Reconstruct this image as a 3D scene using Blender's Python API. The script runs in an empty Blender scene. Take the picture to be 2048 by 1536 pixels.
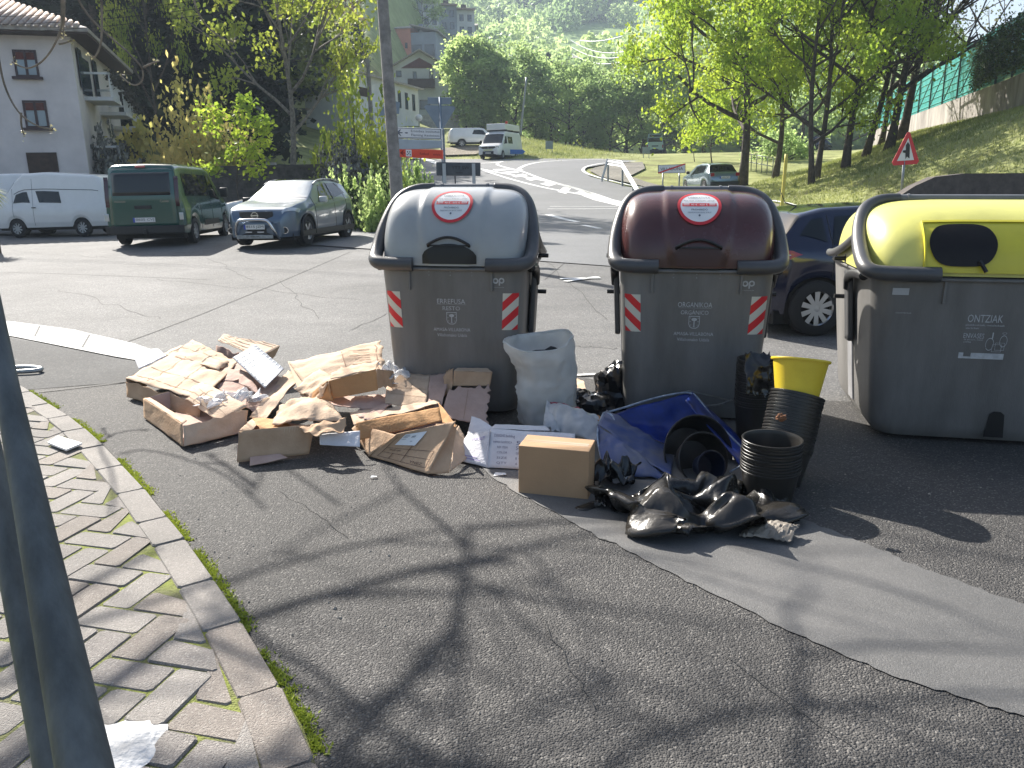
import bpy, bmesh, math, random
from mathutils import Vector, Matrix, noise
R = math.radians
sc = bpy.context.scene
col = sc.collection
# ---------------------------------------------------------------- camera
CAMH = 1.72; FPX = 1580.0; PITCH = R(14.14); ROLL = R(-1.15)
cd = bpy.data.cameras.new('camera'); cam = bpy.data.objects.new('camera', cd); col.objects.link(cam)
cd.sensor_width = 36.0; cd.lens = FPX/2048*36.0; cd.clip_start = 0.05; cd.clip_end = 6000
CM = Matrix.Rotation(math.pi/2-PITCH, 3, 'X') @ Matrix.Rotation(ROLL, 3, 'Z')
cam.matrix_world = Matrix.Translation((0, 0, CAMH)) @ CM.to_4x4()
sc.camera = cam
sc.render.resolution_x = 1024; sc.render.resolution_y = 768
# ---------------------------------------------------------------- light
SUN_EL = R(36.5); SUN_DIR = Vector((-0.56, 0.83, 0)).normalized()   # towards the sun on the ground
w = bpy.data.worlds.new('World'); sc.world = w; w.use_nodes = True
nt = w.node_tree; nt.nodes.clear()
sky = nt.nodes.new('ShaderNodeTexSky'); sky.sky_type = 'NISHITA'; sky.sun_disc = False
sky.sun_elevation = SUN_EL; sky.sun_rotation = math.atan2(SUN_DIR.x, SUN_DIR.y)
sky.air_density = 1.0; sky.dust_density = 2.5; sky.ozone_density = 1.0
bg = nt.nodes.new('ShaderNodeBackground'); bg.inputs['Strength'].default_value = 0.07
wo = nt.nodes.new('ShaderNodeOutputWorld')
nt.links.new(sky.outputs[0], bg.inputs[0]); nt.links.new(bg.outputs[0], wo.inputs[0])
sl = bpy.data.lights.new('sun', 'SUN'); sl.energy = 5.0; sl.angle = R(0.55); sl.color = (1, 0.95, 0.87)
so = bpy.data.objects.new('sun', sl); col.objects.link(so)
sd = Vector((SUN_DIR.x*math.cos(SUN_EL), SUN_DIR.y*math.cos(SUN_EL), math.sin(SUN_EL)))
so.rotation_euler = sd.to_track_quat('Z', 'Y').to_euler()
so.location = (-20, 30, 40)
vs = sc.view_settings; vs.view_transform = 'Standard'; vs.look = 'None'; vs.exposure = 1.42; vs.gamma = 1
try: sc.cycles.volume_bounces = 0; sc.cycles.transparent_max_bounces = 12; sc.cycles.max_bounces = 8
except Exception: pass
rnd = random.Random(7)
# ---------------------------------------------------------------- object helpers
def tag(o, label=None, cat=None, group=None, kind=None):
    if label: o['label'] = label
    if cat: o['category'] = cat
    if group: o['group'] = group
    if kind: o['kind'] = kind
    return o
def empty(name, loc=(0,0,0), rz=0, label=None, cat=None, group=None):
    o = bpy.data.objects.new(name, None); col.objects.link(o); o.location = loc; o.rotation_euler = (0, 0, rz)
    o.empty_display_size = .2
    return tag(o, label, cat, group)
class MB:
    """collects geometry and links it as one mesh object"""
    def __init__(s): s.v = []; s.f = []; s.m = []; s.T = None
    def add(s, vs, fs, mi=0):
        n = len(s.v)
        if s.T is not None: vs = [s.T @ Vector(p) for p in vs]
        s.v += [tuple(p) for p in vs]; s.f += [tuple(i+n for i in f) for f in fs]; s.m += [mi]*len(fs); return s
    def box(s, x0, x1, y0, y1, z0, z1, mi=0):
        return s.add([(x0,y0,z0),(x1,y0,z0),(x1,y1,z0),(x0,y1,z0),(x0,y0,z1),(x1,y0,z1),(x1,y1,z1),(x0,y1,z1)],
            [(0,3,2,1),(4,5,6,7),(0,1,5,4),(1,2,6,5),(2,3,7,6),(3,0,4,7)], mi)
    def tube(s, pts, rad, n=8, mi=0, caps=True):
        pts = [Vector(p) for p in pts]; m = len(pts)
        rs = rad if isinstance(rad, (list, tuple)) else [rad]*m
        vs = []; up = Vector((0.03, 0.05, 1)); pu = None
        for i, p in enumerate(pts):
            t = (pts[min(i+1, m-1)]-pts[max(i-1, 0)])
            if t.length < 1e-9: t = Vector((0,0,1))
            t.normalize()
            if pu is None:
                a = t.cross(up)
                if a.length < .1: a = t.cross(Vector((1,0,0)))
            else: a = pu - t*pu.dot(t)
            a.normalize(); pu = a; b = t.cross(a)
            for k in range(n):
                an = 2*math.pi*k/n; vs.append(p+(a*math.cos(an)+b*math.sin(an))*rs[i])
        fs = [(i*n+k, i*n+(k+1)%n, (i+1)*n+(k+1)%n, (i+1)*n+k) for i in range(m-1) for k in range(n)]
        if caps: fs += [tuple(range(n-1, -1, -1)), tuple((m-1)*n+k for k in range(n))]
        return s.add(vs, fs, mi)
    def lathe(s, prof, n=24, mi=0, c=(0,0,0), caps=False):
        vs = [(c[0]+r*math.cos(2*math.pi*k/n), c[1]+r*math.sin(2*math.pi*k/n), c[2]+z) for r, z in prof for k in range(n)]
        m = len(prof)
        fs = [(i*n+k, i*n+(k+1)%n, (i+1)*n+(k+1)%n, (i+1)*n+k) for i in range(m-1) for k in range(n)]
        if caps: fs += [tuple(range(n-1,-1,-1)), tuple((m-1)*n+k for k in range(n))]
        return s.add(vs, fs, mi)
    def grid(s, fn, nu, nv, mi=0, wrap=False):
        vs = [fn(i/nu, j/nv) for j in range(nv+1) for i in range(nu+1)]; a = nu+1
        return s.add(vs, [(j*a+i, j*a+i+1, (j+1)*a+i+1, (j+1)*a+i) for j in range(nv) for i in range(nu)], mi)
    def prism(s, pts, z0, z1, mi=0, f=None):
        """polygon (x, y) list extruded z0..z1; f maps (x, y, z) to space"""
        n = len(pts); vs = [(p[0], p[1], z0) for p in pts]+[(p[0], p[1], z1) for p in pts]
        if f: vs = [f(*p) for p in vs]
        fs = [tuple(range(n-1,-1,-1)), tuple(range(n, 2*n))]+[(i, (i+1)%n, n+(i+1)%n, n+i) for i in range(n)]
        return s.add(vs, fs, mi)
    def build(s, name, mats, parent=None, smooth=False, bevel=0, solid=0, loc=None, fix=True, auto=None, seg=2):
        me = bpy.data.meshes.new(name); me.from_pydata(s.v, [], s.f)
        if not isinstance(mats, (list, tuple)): mats = [mats]
        for m in mats: me.materials.append(m)
        if len(mats) > 1: me.polygons.foreach_set('material_index', s.m)
        if fix or solid:
            bm = bmesh.new(); bm.from_mesh(me)
            if fix == 'weld': bmesh.ops.remove_doubles(bm, verts=bm.verts, dist=1e-4)
            bmesh.ops.recalc_face_normals(bm, faces=bm.faces); bm.to_mesh(me); bm.free()
        if smooth:
            me.polygons.foreach_set('use_smooth', [True]*len(me.polygons))
            if auto: 
                try: me.set_sharp_from_angle(angle=R(auto))
                except Exception: pass
        me.update()
        o = bpy.data.objects.new(name, me); col.objects.link(o)
        if loc: o.location = loc
        if parent: o.parent = parent
        if solid: md = o.modifiers.new('s', 'SOLIDIFY'); md.thickness = solid; md.offset = 0
        if bevel: md = o.modifiers.new('b', 'BEVEL'); md.width = bevel; md.segments = seg; md.limit_method = 'ANGLE'; md.angle_limit = R(35)
        return o
def copy_tree(o, parent=None):
    c = o.copy(); col.objects.link(c)
    if parent: c.parent = parent
    for ch in list(o.children): copy_tree(ch, c)
    return c
def rename_copy(o, label, loc, rz=None, scale=None):
    c = copy_tree(o); c['label'] = label; c.location = loc
    if rz is not None: c.rotation_euler.z = rz
    if scale is not None: c.scale = scale if isinstance(scale, (tuple, list)) else (scale,)*3
    return c
def lerp(a, b, t): return a+(b-a)*t
def interp(tab, x):
    if x <= tab[0][0]: return tab[0][1]
    for (a, b), (c, d) in zip(tab, tab[1:]):
        if x <= c: return lerp(b, d, (x-a)/(c-a))
    return tab[-1][1]
def sstep(a, b, x):
    t = max(0, min(1, (x-a)/(b-a))); return t*t*(3-2*t)
def smoothpath(pts, it=2, closed=False):
    pts = [Vector(p) for p in pts]
    for _ in range(it):
        q = [pts[0]]
        for a, b in zip(pts, pts[1:]): q += [a*.75+b*.25, a*.25+b*.75]
        q.append(pts[-1]); pts = q
    return pts
# ---------------------------------------------------------------- materials
def mat(name, c, rough=.6, metal=0, var=.0, vs_=4, bump=0, bs=60, spec=.5, c2=None, coat=0, trans=0, alpha=1, det=6, rv=0, world=False, stretch=None):
    m = bpy.data.materials.new(name); m.use_nodes = True; t = m.node_tree; L = t.links
    b = t.nodes['Principled BSDF']; I = b.inputs
    I['Roughness'].default_value = rough; I['Metallic'].default_value = metal; I['Specular IOR Level'].default_value = spec
    if coat: I['Coat Weight'].default_value = coat; I['Coat Roughness'].default_value = .08
    if trans: I['Transmission Weight'].default_value = trans
    if alpha < 1: I['Alpha'].default_value = alpha
    c = tuple(c)+(1,); I['Base Color'].default_value = c
    if var or c2 or bump or rv:
        tc = t.nodes.new('ShaderNodeTexCoord')
        src = tc.outputs['Object']
        if world:
            g = t.nodes.new('ShaderNodeNewGeometry'); src = g.outputs['Position']
        if stretch:
            mp = t.nodes.new('ShaderNodeMapping'); mp.inputs['Scale'].default_value = stretch; L.new(src, mp.inputs['Vector']); src = mp.outputs[0]
    if var or c2:
        n = t.nodes.new('ShaderNodeTexNoise'); n.inputs['Scale'].default_value = vs_; n.inputs['Detail'].default_value = det; n.inputs['Roughness'].default_value = .65
        L.new(src, n.inputs['Vector'])
        r = t.nodes.new('ShaderNodeValToRGB'); r.color_ramp.elements[0].position = .36; r.color_ramp.elements[1].position = .66
        if c2 is None: c2 = tuple(max(0, v*(1-var)) for v in c[:3]); hi = tuple(min(1, v*(1+var*.6)) for v in c[:3])
        else: hi = c[:3]
        r.color_ramp.elements[0].color = tuple(c2)+(1,); r.color_ramp.elements[1].color = hi+(1,)
        L.new(n.outputs['Fac'], r.inputs['Fac']); L.new(r.outputs['Color'], I['Base Color'])
        if rv:
            mr = t.nodes.new('ShaderNodeMapRange'); mr.inputs['To Min'].default_value = rough-rv; mr.inputs['To Max'].default_value = rough+rv
            L.new(n.outputs['Fac'], mr.inputs['Value']); L.new(mr.outputs[0], I['Roughness'])
    if bump:
        n2 = t.nodes.new('ShaderNodeTexNoise'); n2.inputs['Scale'].default_value = bs; n2.inputs['Detail'].default_value = 4
        L.new(src, n2.inputs['Vector'])
        bp = t.nodes.new('ShaderNodeBump'); bp.inputs['Strength'].default_value = min(1, bump); bp.inputs['Distance'].default_value = .02
        L.new(n2.outputs['Fac'], bp.inputs['Height']); L.new(bp.outputs[0], I['Normal'])
    return m
def leafmat(name, c, c2, tr=.5, rough=.5, sc_=.6):
    m = bpy.data.materials.new(name); m.use_nodes = True; t = m.node_tree; L = t.links; t.nodes.clear()
    o = t.nodes.new('ShaderNodeOutputMaterial'); p = t.nodes.new('ShaderNodeBsdfPrincipled'); tl = t.nodes.new('ShaderNodeBsdfTranslucent'); mx = t.nodes.new('ShaderNodeMixShader')
    p.inputs['Roughness'].default_value = rough; p.inputs['Specular IOR Level'].default_value = .3
    mx.inputs[0].default_value = tr
    g = t.nodes.new('ShaderNodeNewGeometry'); n = t.nodes.new('ShaderNodeTexNoise'); n.inputs['Scale'].default_value = sc_; n.inputs['Detail'].default_value = 8
    L.new(g.outputs['Position'], n.inputs['Vector'])
    r = t.nodes.new('ShaderNodeValToRGB'); r.color_ramp.elements[0].position = .38; r.color_ramp.elements[1].position = .62
    r.color_ramp.elements[0].color = tuple(c2)+(1,); r.color_ramp.elements[1].color = tuple(c)+(1,)
    L.new(n.outputs['Fac'], r.inputs['Fac']); L.new(r.outputs[0], p.inputs['Base Color']); L.new(r.outputs[0], tl.inputs['Color'])
    L.new(p.outputs[0], mx.inputs[1]); L.new(tl.outputs[0], mx.inputs[2]); L.new(mx.outputs[0], o.inputs[0])
    return m
M = {}
M['concrete'] = mat('concrete', (.38,.37,.35), .85, var=.3, vs_=3, bump=.3, bs=40)
M['white_paint'] = mat('white_paint', (.72,.72,.70), .7, var=.15, vs_=2, bump=.2, bs=80)
M['dark_plastic'] = mat('dark_plastic', (.012,.012,.013), .45, bump=.05, bs=200)
M['tube_plastic'] = mat('tube_plastic', (.075,.075,.078), .38, bump=.1, bs=150, var=.2)
M['bin_body'] = mat('bin_body', (.205,.197,.188), .5, c2=(.13,.125,.118), vs_=3.2, bump=.10, bs=160, rv=.10, stretch=(1,1,.22), det=10)
M['rubber'] = mat('rubber', (.02,.02,.021), .8, bump=.2, bs=60)
M['galv'] = mat('galvanised_steel', (.30,.32,.33), .45, .75, var=.3, vs_=12, bump=.1, bs=30)
M['sign_back'] = mat('sign_back', (.22,.27,.32), .55, .4, var=.15, vs_=3)
M['black'] = mat('black_print', (.02,.02,.02), .6)
M['red'] = mat('red_print', (.62,.03,.04), .5)
M['white_print'] = mat('white_print', (.75,.75,.74), .5)
M['grey_print'] = mat('grey_print', (.42,.43,.44), .6)
M['bark'] = mat('bark', (.075,.06,.05), .9, var=.5, vs_=6, bump=.8, bs=14)
M['bark_grey'] = mat('bark_grey', (.22,.19,.16), .9, var=.5, vs_=6, bump=.6, bs=14)
# ---------------------------------------------------------------- terrain function
BASE = [(-30,0),(10,0),(16,.16),(21,.3),(28,.4),(38,.9),(50,2.0),(61,3.1),(75,4.05),(86,4.6),(105,5.0),(135,5.2),(3000,5.2)]
def wallx(y): return lerp(21.5, 37.5, (y-30)/50.)
def G(x, y):
    z = interp(BASE, y) if y > 9 else 0.0
    z -= .018*max(-9, min(9, x))*(1-sstep(12, 40, y))
    # left hillside
    L = max(0.0, -10-max(0, 60-y)*.12-x); fy = sstep(36, 62, y)
    z += fy*7.5*sstep(0, 26, L)
    z += max(0, y-78)*.27*sstep(-6, -24, x+max(0, y-140)*.08)*sstep(78, 100, y)*(1-sstep(200, 400, y))
    z += 3.2*sstep(66, 92, y)*sstep(15, -7, x)*sstep(-30, -12, x)*(1-sstep(112, 140, y))
    # grass bank on the right, up to the retaining wall
    ex = bank_edge(y)
    d = x-ex
    if d > 0 and y > 8:
        wx = wallx(max(30, min(80, y)))
        top = lerp(4.3, 5.4, sstep(35, 80, y))+.25
        zt = top
        k = sstep(0, max(4, wx-ex), d)
        fyb = sstep(20, 27, y)*(1-sstep(82, 100, y))
        z = lerp(z, max(z, zt), k*fyb)
    # far hills
    if y > 120:
        cap = lerp(1, .34, sstep(.42, .66, x/max(y, 1)))
        s = max(0, min(900, y)-150)
        hz = .25*s + 22*noise.noise(Vector((x*.004, y*.004, 3)))*sstep(160, 420, y)
        hz += 40*noise.noise(Vector((x*.0016+4, y*.0016, 9)))*sstep(300, 800, y)
        z += max(0, hz)*cap
    return z
def bank_edge(y):
    return interp([(8,30),(20,22),(25,12.0),(29,10.8),(33,9.9),(38,10.2),(45,13),(55,20),(65,27),(80,35),(105,46),(140,60),(3000,600)], y)
# mesh grid lines (the terrain is triangulated on these)
XS = []; YS = []
def lines(a, segs):
    r = [a]
    for end, st in segs:
        n = max(1, round((end-r[-1])/st)); a0 = r[-1]
        r += [a0+(end-a0)*(i+1)/n for i in range(n)]
    return r
XS = lines(-900, [(-300,60),(-100,14),(-40,4),(-12,1.4),(24,1.2),(50,2.5),(110,6),(330,16),(900,50)])
YS = lines(-14, [(8,2),(60,1.3),(110,2.5),(200,7),(420,16),(1000,36)])
import bisect
_gc = {}
def gv(i, j):
    k = (i, j)
    if k not in _gc: _gc[k] = G(XS[i], YS[j])
    return _gc[k]
def Gm(x, y):
    """height of the meshed terrain (quads split along one diagonal)"""
    i = max(0, min(len(XS)-2, bisect.bisect_right(XS, x)-1)); j = max(0, min(len(YS)-2, bisect.bisect_right(YS, y)-1))
    u = (x-XS[i])/(XS[i+1]-XS[i]); v = (y-YS[j])/(YS[j+1]-YS[j])
    a, b, c, d = gv(i,j), gv(i+1,j), gv(i+1,j+1), gv(i,j+1)
    return a+(b-a)*u+(c-b)*v if u >= v else a+(c-d)*u+(d-a)*v
def gp(px, py, zoff=0.0):
    """the point of the terrain seen at a pixel of the 2048x1536 photograph"""
    v = CM @ Vector(((px-1024)/FPX, -(py-768)/FPX, -1)); t = .5; last = .5
    o = Vector((0, 0, CAMH))
    while t < 2500:
        p = o+v*t
        if p.z < Gm(p.x, p.y)+zoff: break
        last = t; t *= 1.01
    a, b = last, t
    for _ in range(30):
        m = (a+b)/2; p = o+v*m
        if p.z < Gm(p.x, p.y)+zoff: b = m
        else: a = m
    p = o+v*b
    return Vector((p.x, p.y, Gm(p.x, p.y)))
def at(px, py, Y):
    v = CM @ Vector(((px-1024)/FPX, -(py-768)/FPX, -1)); t = Y/v.y
    return Vector((v.x*t, Y, CAMH+v.z*t))
# ---------------------------------------------------------------- text
def text_geo(s, size=1.0, width=None, spacing=1.0):
    cu = bpy.data.curves.new('t', 'FONT'); cu.body = s; cu.size = size; cu.align_x = 'CENTER'; cu.align_y = 'CENTER'; cu.space_character = spacing
    cu.resolution_u = 2
    o = bpy.data.objects.new('t', cu); col.objects.link(o)
    me = bpy.data.meshes.new_from_object(o)
    vs = [v.co.copy() for v in me.vertices]; fs = [tuple(p.vertices) for p in me.polygons]
    bpy.data.objects.remove(o); bpy.data.meshes.remove(me); bpy.data.curves.remove(cu)
    if not vs: return vs, fs
    x0 = min(v.x for v in vs); x1 = max(v.x for v in vs); y0 = min(v.y for v in vs); y1 = max(v.y for v in vs)
    for v in vs: v.x -= (x0+x1)/2; v.y -= (y0+y1)/2
    if width:
        k = width/(x1-x0)
        for v in vs: v.x *= k
        if size is None: pass
    return vs, fs
def put_text(mb, s, cx, cy, h, f, width=None, mi=0):
    """text of cap height h centred at (cx, cy) in a plane mapped by f(x, y)"""
    vs, fs = text_geo(s, h/.7, width)
    mb.add([f(cx+v.x, cy+v.y) for v in vs], fs, mi)
def disc(mb, cx, cy, rx_, ry, f, n=40, mi=0, rin=0):
    if rin: 
        vs = [f(cx+rx_*k*math.cos(a), cy+ry*k*math.sin(a)) for k in (rin, 1) for a in [2*math.pi*i/n for i in range(n)]]
        mb.add(vs, [(i, (i+1)%n, n+(i+1)%n, n+i) for i in range(n)], mi)
    else:
        ks = [.34, .67, 1]
        vs = [f(cx, cy)]+[f(cx+rx_*k*math.cos(a), cy+ry*k*math.sin(a)) for k in ks for a in [2*math.pi*i/n for i in range(n)]]
        fs = [(0, 1+i, 1+(i+1)%n) for i in range(n)]+[(1+q*n+i, 1+(q+1)*n+i, 1+(q+1)*n+(i+1)%n, 1+q*n+(i+1)%n) for q in range(2) for i in range(n)]
        mb.add(vs, fs, mi)
def rectf(mb, x0, x1, y0, y1, f, nx=1, ny=1, mi=0):
    mb.grid(lambda u, v: f(lerp(x0, x1, u), lerp(y0, y1, v)), nx, ny, mi)
# ================================================================ SETTING: terrain, road, markings, pavement
def terrain():
    mb = MB()
    nx, ny = len(XS), len(YS)
    mb.v = [(XS[i], YS[j], gv(i, j)) for j in range(ny) for i in range(nx)]
    for j in range(ny-1):
        for i in range(nx-1):
            a = j*nx+i; mb.f += [(a, a+1, a+nx+1), (a, a+nx+1, a+nx)]; mb.m += [0, 0]
    m = bpy.data.materials.new('grass_and_earth'); m.use_nodes = True; t = m.node_tree; L = t.links; b = t.nodes['Principled BSDF']
    b.inputs['Roughness'].default_value = .95; b.inputs['Specular IOR Level'].default_value = .1
    g = t.nodes.new('ShaderNodeNewGeometry')
    n1 = t.nodes.new('ShaderNodeTexNoise'); n1.inputs['Scale'].default_value = .35; n1.inputs['Detail'].default_value = 9; n1.inputs['Roughness'].default_value = .7
    n2 = t.nodes.new('ShaderNodeTexNoise'); n2.inputs['Scale'].default_value = .009; n2.inputs['Detail'].default_value = 5
    L.new(g.outputs['Position'], n1.inputs['Vector']); L.new(g.outputs['Position'], n2.inputs['Vector'])
    r = t.nodes.new('ShaderNodeValToRGB'); e = r.color_ramp.elements
    e[0].position = .3; e[0].color = (.13,.115,.06,1); e[1].position = .72; e[1].color = (.42,.42,.20,1)
    x = e.new(.5); x.color = (.26,.28,.11,1)
    L.new(n1.outputs['Fac'], r.inputs['Fac'])
    r2 = t.nodes.new('ShaderNodeValToRGB'); e = r2.color_ramp.elements
    e[0].position = .42; e[0].color = (.12,.19,.07,1); e[1].position = .55; e[1].color = (.30,.42,.15,1)
    L.new(n2.outputs['Fac'], r2.inputs['Fac'])
    sep = t.nodes.new('ShaderNodeSeparateXYZ'); L.new(g.outputs['Position'], sep.inputs[0])
    mr = t.nodes.new('ShaderNodeMapRange'); mr.inputs['From Min'].default_value = 110; mr.inputs['From Max'].default_value = 260
    L.new(sep.outputs['Y'], mr.inputs['Value'])
    mx = t.nodes.new('ShaderNodeMix'); mx.data_type = 'RGBA'
    L.new(mr.outputs[0], mx.inputs['Factor']); L.new(r.outputs[0], mx.inputs[6]); L.new(r2.outputs[0], mx.inputs[7])
    L.new(mx.outputs[2], b.inputs['Base Color'])
    n3 = t.nodes.new('ShaderNodeTexNoise'); n3.inputs['Scale'].default_value = 6; n3.inputs['Detail'].default_value = 8
    L.new(g.outputs['Position'], n3.inputs['Vector'])
    bp = t.nodes.new('ShaderNodeBump'); bp.inputs['Strength'].default_value = .9; bp.inputs['Distance'].default_value = .12
    L.new(n3.outputs['Fac'], bp.inputs['Height']); L.new(bp.outputs[0], b.inputs['Normal'])
    o = mb.build('ground', m, smooth=True, fix=False); tag(o, kind='structure')
terrain()
def drape(poly, off, step=1.2, mb=None, mi=0):
    """cuts a polygon (x, y) into cells and lays it on the terrain"""
    bm = bmesh.new(); vs = [bm.verts.new((p[0], p[1], 0)) for p in poly]
    bm.faces.new(vs)
    if len(poly) > 4: bmesh.ops.triangulate(bm, faces=bm.faces[:])
    for ax, arr in ((0, XS), (1, YS)):
        lo = min(p[ax] for p in poly); hi = max(p[ax] for p in poly)
        for q in arr:
            if lo < q < hi:
                co = [0,0,0]; no = [0,0,0]; co[ax] = q; no[ax] = 1
                bmesh.ops.bisect_plane(bm, geom=bm.verts[:]+bm.edges[:]+bm.faces[:], plane_co=co, plane_no=no)
    bm.verts.ensure_lookup_table()
    own = mb is None
    if own: mb = MB()
    bmesh.ops.triangulate(bm, faces=bm.faces[:])
    idx = {v: i for i, v in enumerate(bm.verts)}
    V = []
    for v in bm.verts:
        o = off(v.co.x, v.co.y) if callable(off) else off
        V.append((v.co.x, v.co.y, Gm(v.co.x, v.co.y)+o))
    mb.add(V, [tuple(idx[v] for v in f.verts) for f in bm.faces], mi)
    bm.free(); return mb
def offy(base): return lambda x, y: base + max(0, y-12)*.0022
def asphalt(name, dark, lite, speck, sscale, bumpd, rough=.75, big=.25):
    m = bpy.data.materials.new(name); m.use_nodes = True; t = m.node_tree; L = t.links; b = t.nodes['Principled BSDF']
    b.inputs['Roughness'].default_value = rough; b.inputs['Specular IOR Level'].default_value = .5
    g = t.nodes.new('ShaderNodeNewGeometry')
    v = t.nodes.new('ShaderNodeTexVoronoi'); v.inputs['Scale'].default_value = sscale; v.inputs['Randomness'].default_value = 1
    L.new(g.outputs['Position'], v.inputs['Vector'])
    n = t.nodes.new('ShaderNodeTexNoise'); n.inputs['Scale'].default_value = 1.1; n.inputs['Detail'].default_value = 8; n.inputs['Roughness'].default_value = .7
    L.new(g.outputs['Position'], n.inputs['Vector'])
    sepc = t.nodes.new('ShaderNodeSeparateColor'); L.new(v.outputs['Color'], sepc.inputs[0])
    r = t.nodes.new('ShaderNodeValToRGB'); e = r.color_ramp.elements
    e[0].position = 0; e[0].color = tuple(dark)+(1,); e[1].position = 1; e[1].color = tuple(speck)+(1,)
    x = e.new(.86); x.color = tuple(lite)+(1,)
    L.new(sepc.outputs[0], r.inputs['Fac'])
    r2 = t.nodes.new('ShaderNodeValToRGB'); e = r2.color_ramp.elements
    e[0].position = .3; e[0].color = (1-big,)*3+(1,); e[1].position = .72; e[1].color = (1+big*.6, 1+big*.55, 1+big*.5, 1)
    L.new(n.outputs['Fac'], r2.inputs['Fac'])
    mx = t.nodes.new('ShaderNodeMix'); mx.data_type = 'RGBA'; mx.blend_type = 'MULTIPLY'; mx.inputs[0].default_value = 1
    L.new(r.outputs[0], mx.inputs[6]); L.new(r2.outputs[0], mx.inputs[7])
    n4 = t.nodes.new('ShaderNodeTexNoise'); n4.inputs['Scale'].default_value = .28; n4.inputs['Detail'].default_value = 5; n4.inputs['Distortion'].default_value = .8; L.new(g.outputs['Position'], n4.inputs['Vector'])
    r4 = t.nodes.new('ShaderNodeValToRGB'); e = r4.color_ramp.elements; e[0].position = .40; e[0].color = (1-big*.9,)*3+(1,); e[1].position = .60; e[1].color = (1,1,1,1)
    L.new(n4.outputs['Fac'], r4.inputs['Fac'])
    m4 = t.nodes.new('ShaderNodeMix'); m4.data_type = 'RGBA'; m4.blend_type = 'MULTIPLY'; m4.inputs[0].default_value = 1
    L.new(mx.outputs[2], m4.inputs[6]); L.new(r4.outputs[0], m4.inputs[7]); L.new(m4.outputs[2], b.inputs['Base Color'])
    v2 = t.nodes.new('ShaderNodeTexNoise'); v2.inputs['Scale'].default_value = sscale*.8; v2.inputs['Detail'].default_value = 3
    L.new(g.outputs['Position'], v2.inputs['Vector'])
    ad = t.nodes.new('ShaderNodeMath'); ad.operation = 'SUBTRACT'; L.new(v2.outputs['Fac'], ad.inputs[0]); L.new(v.outputs['Distance'], ad.inputs[1])
    bp = t.nodes.new('ShaderNodeBump'); bp.inputs['Strength'].default_value = 1; bp.inputs['Distance'].default_value = bumpd
    L.new(ad.outputs[0], bp.inputs['Height']); L.new(bp.outputs[0], b.inputs['Normal'])
    return m
M['asph_near'] = asphalt('coarse_asphalt', (.047,.045,.044), (.088,.084,.080), (.21,.20,.185), 128, .0065, .78)
M['asph_lot'] = asphalt('worn_asphalt', (.108,.107,.105), (.168,.166,.162), (.27,.265,.255), 75, .004, .85)
M['asph_road'] = asphalt('smooth_road_asphalt', (.125,.127,.13), (.165,.167,.17), (.24,.24,.24), 60, .0012, .68, .12)
M['asph_patch'] = asphalt('fine_asphalt', (.122,.12,.117), (.150,.148,.144), (.19,.185,.18), 190, .0012, .65, .25)
# car park + junction
lot = [(-42,-10),(14,-10),(19,8),(16.5,22),(13.2,25),(11.8,29),(10.9,33),(10,38),(9.6,41),(2,40),(-6,31),(-9,31.5),(-13,31.5),(-20,32.5),(-42,34)]
# far road is its own, bluer and smoother
o = drape(lot, .006).build('car_park_asphalt', M['asph_lot'], fix=False); tag(o, kind='structure')
P = lambda *a: [gp(*q)[:2] for q in a]
def strip(mb, pts, w, off, mi=0, w2=None):
    """painted line through pixel points laid on the terrain"""
    pts = smoothpath([(p[0], p[1], 0) for p in pts], 2)
    for i in range(len(pts)-1):
        a, b = pts[i], pts[i+1]; d = (b-a)
        if d.length < 1e-6: continue
        def nn(k):
            t = (pts[min(k+1, len(pts)-1)]-pts[max(k-1, 0)]).normalized(); return Vector((-t.y, t.x, 0))
        n0, n1 = nn(i), nn(i+1)
        f = lambda k: lerp(w, w2 if w2 is not None else w, k/(len(pts)-1))/2
        drape([(a+n0*f(i))[:2], (b+n1*f(i+1))[:2], (b-n1*f(i+1))[:2], (a-n0*f(i))[:2]], off, mb=mb, mi=mi)
road_poly = P((700,332),(760,327),(860,322),(1000,321.2),(1100,320.5),(1200,320.5),(1280,325),(1215,331),(1172,338),(1165,345),(1180,356),(1250,375),(1330,392),(1450,415),(1560,437),(1640,455)) + [(17,22),(14,19),(3,15),(-5,20),(-6,26),(-7,36),(-8,50)]
o = drape(road_poly, offy(.014)).build('road', M['asph_road'], fix=False); tag(o, kind='structure')
# near coarse asphalt and the fine repaired strip
near = P((0,785),(120,775),(250,768),(420,760),(760,735),(1140,752),(1500,775)) + [(4.5,5.9),(5.5,2),(3,-3),(-2,-3),(-.4,1.6),(-.67,2.25)] + P((380,1090),(230,920),(60,790))
near = P((60,782),(250,768),(560,752),(1140,752)) + [(1.2,6.5),(5.4,5.6),(8,2),(3,-4),(-.2,-4)] + P((628,1536),(600,1440),(480,1240),(380,1095),(290,980),(190,875),(130,830))
o = drape(near, .011).build('coarse_asphalt', M['asph_near'], fix=False); tag(o, kind='structure')
def ragged(pts, j=2.2, n=14):
    r_ = random.Random(6); q_ = []
    for a, b in zip(pts, pts[1:]):
        q_ += [(lerp(a[0], b[0], i/n)+r_.gauss(0, j)*(i > 0), lerp(a[1], b[1], i/n)+r_.gauss(0, j*.6)*(i > 0)) for i in range(n)]
    return P(*(q_+[pts[-1]]))
patch = P((1180,800),(960,935))+ragged([(985,960),(1160,1060),(1300,1130),(1560,1260),(1800,1365),(2048,1440)])+[(2.6,1.9)]+ragged([(2048,1215),(1850,1145),(1700,1080),(1500,1000)])+P((1500,850))
o = drape(patch, .016).build('repaired_strip', M['asph_patch'], fix=False); tag(o, kind='structure')
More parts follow.
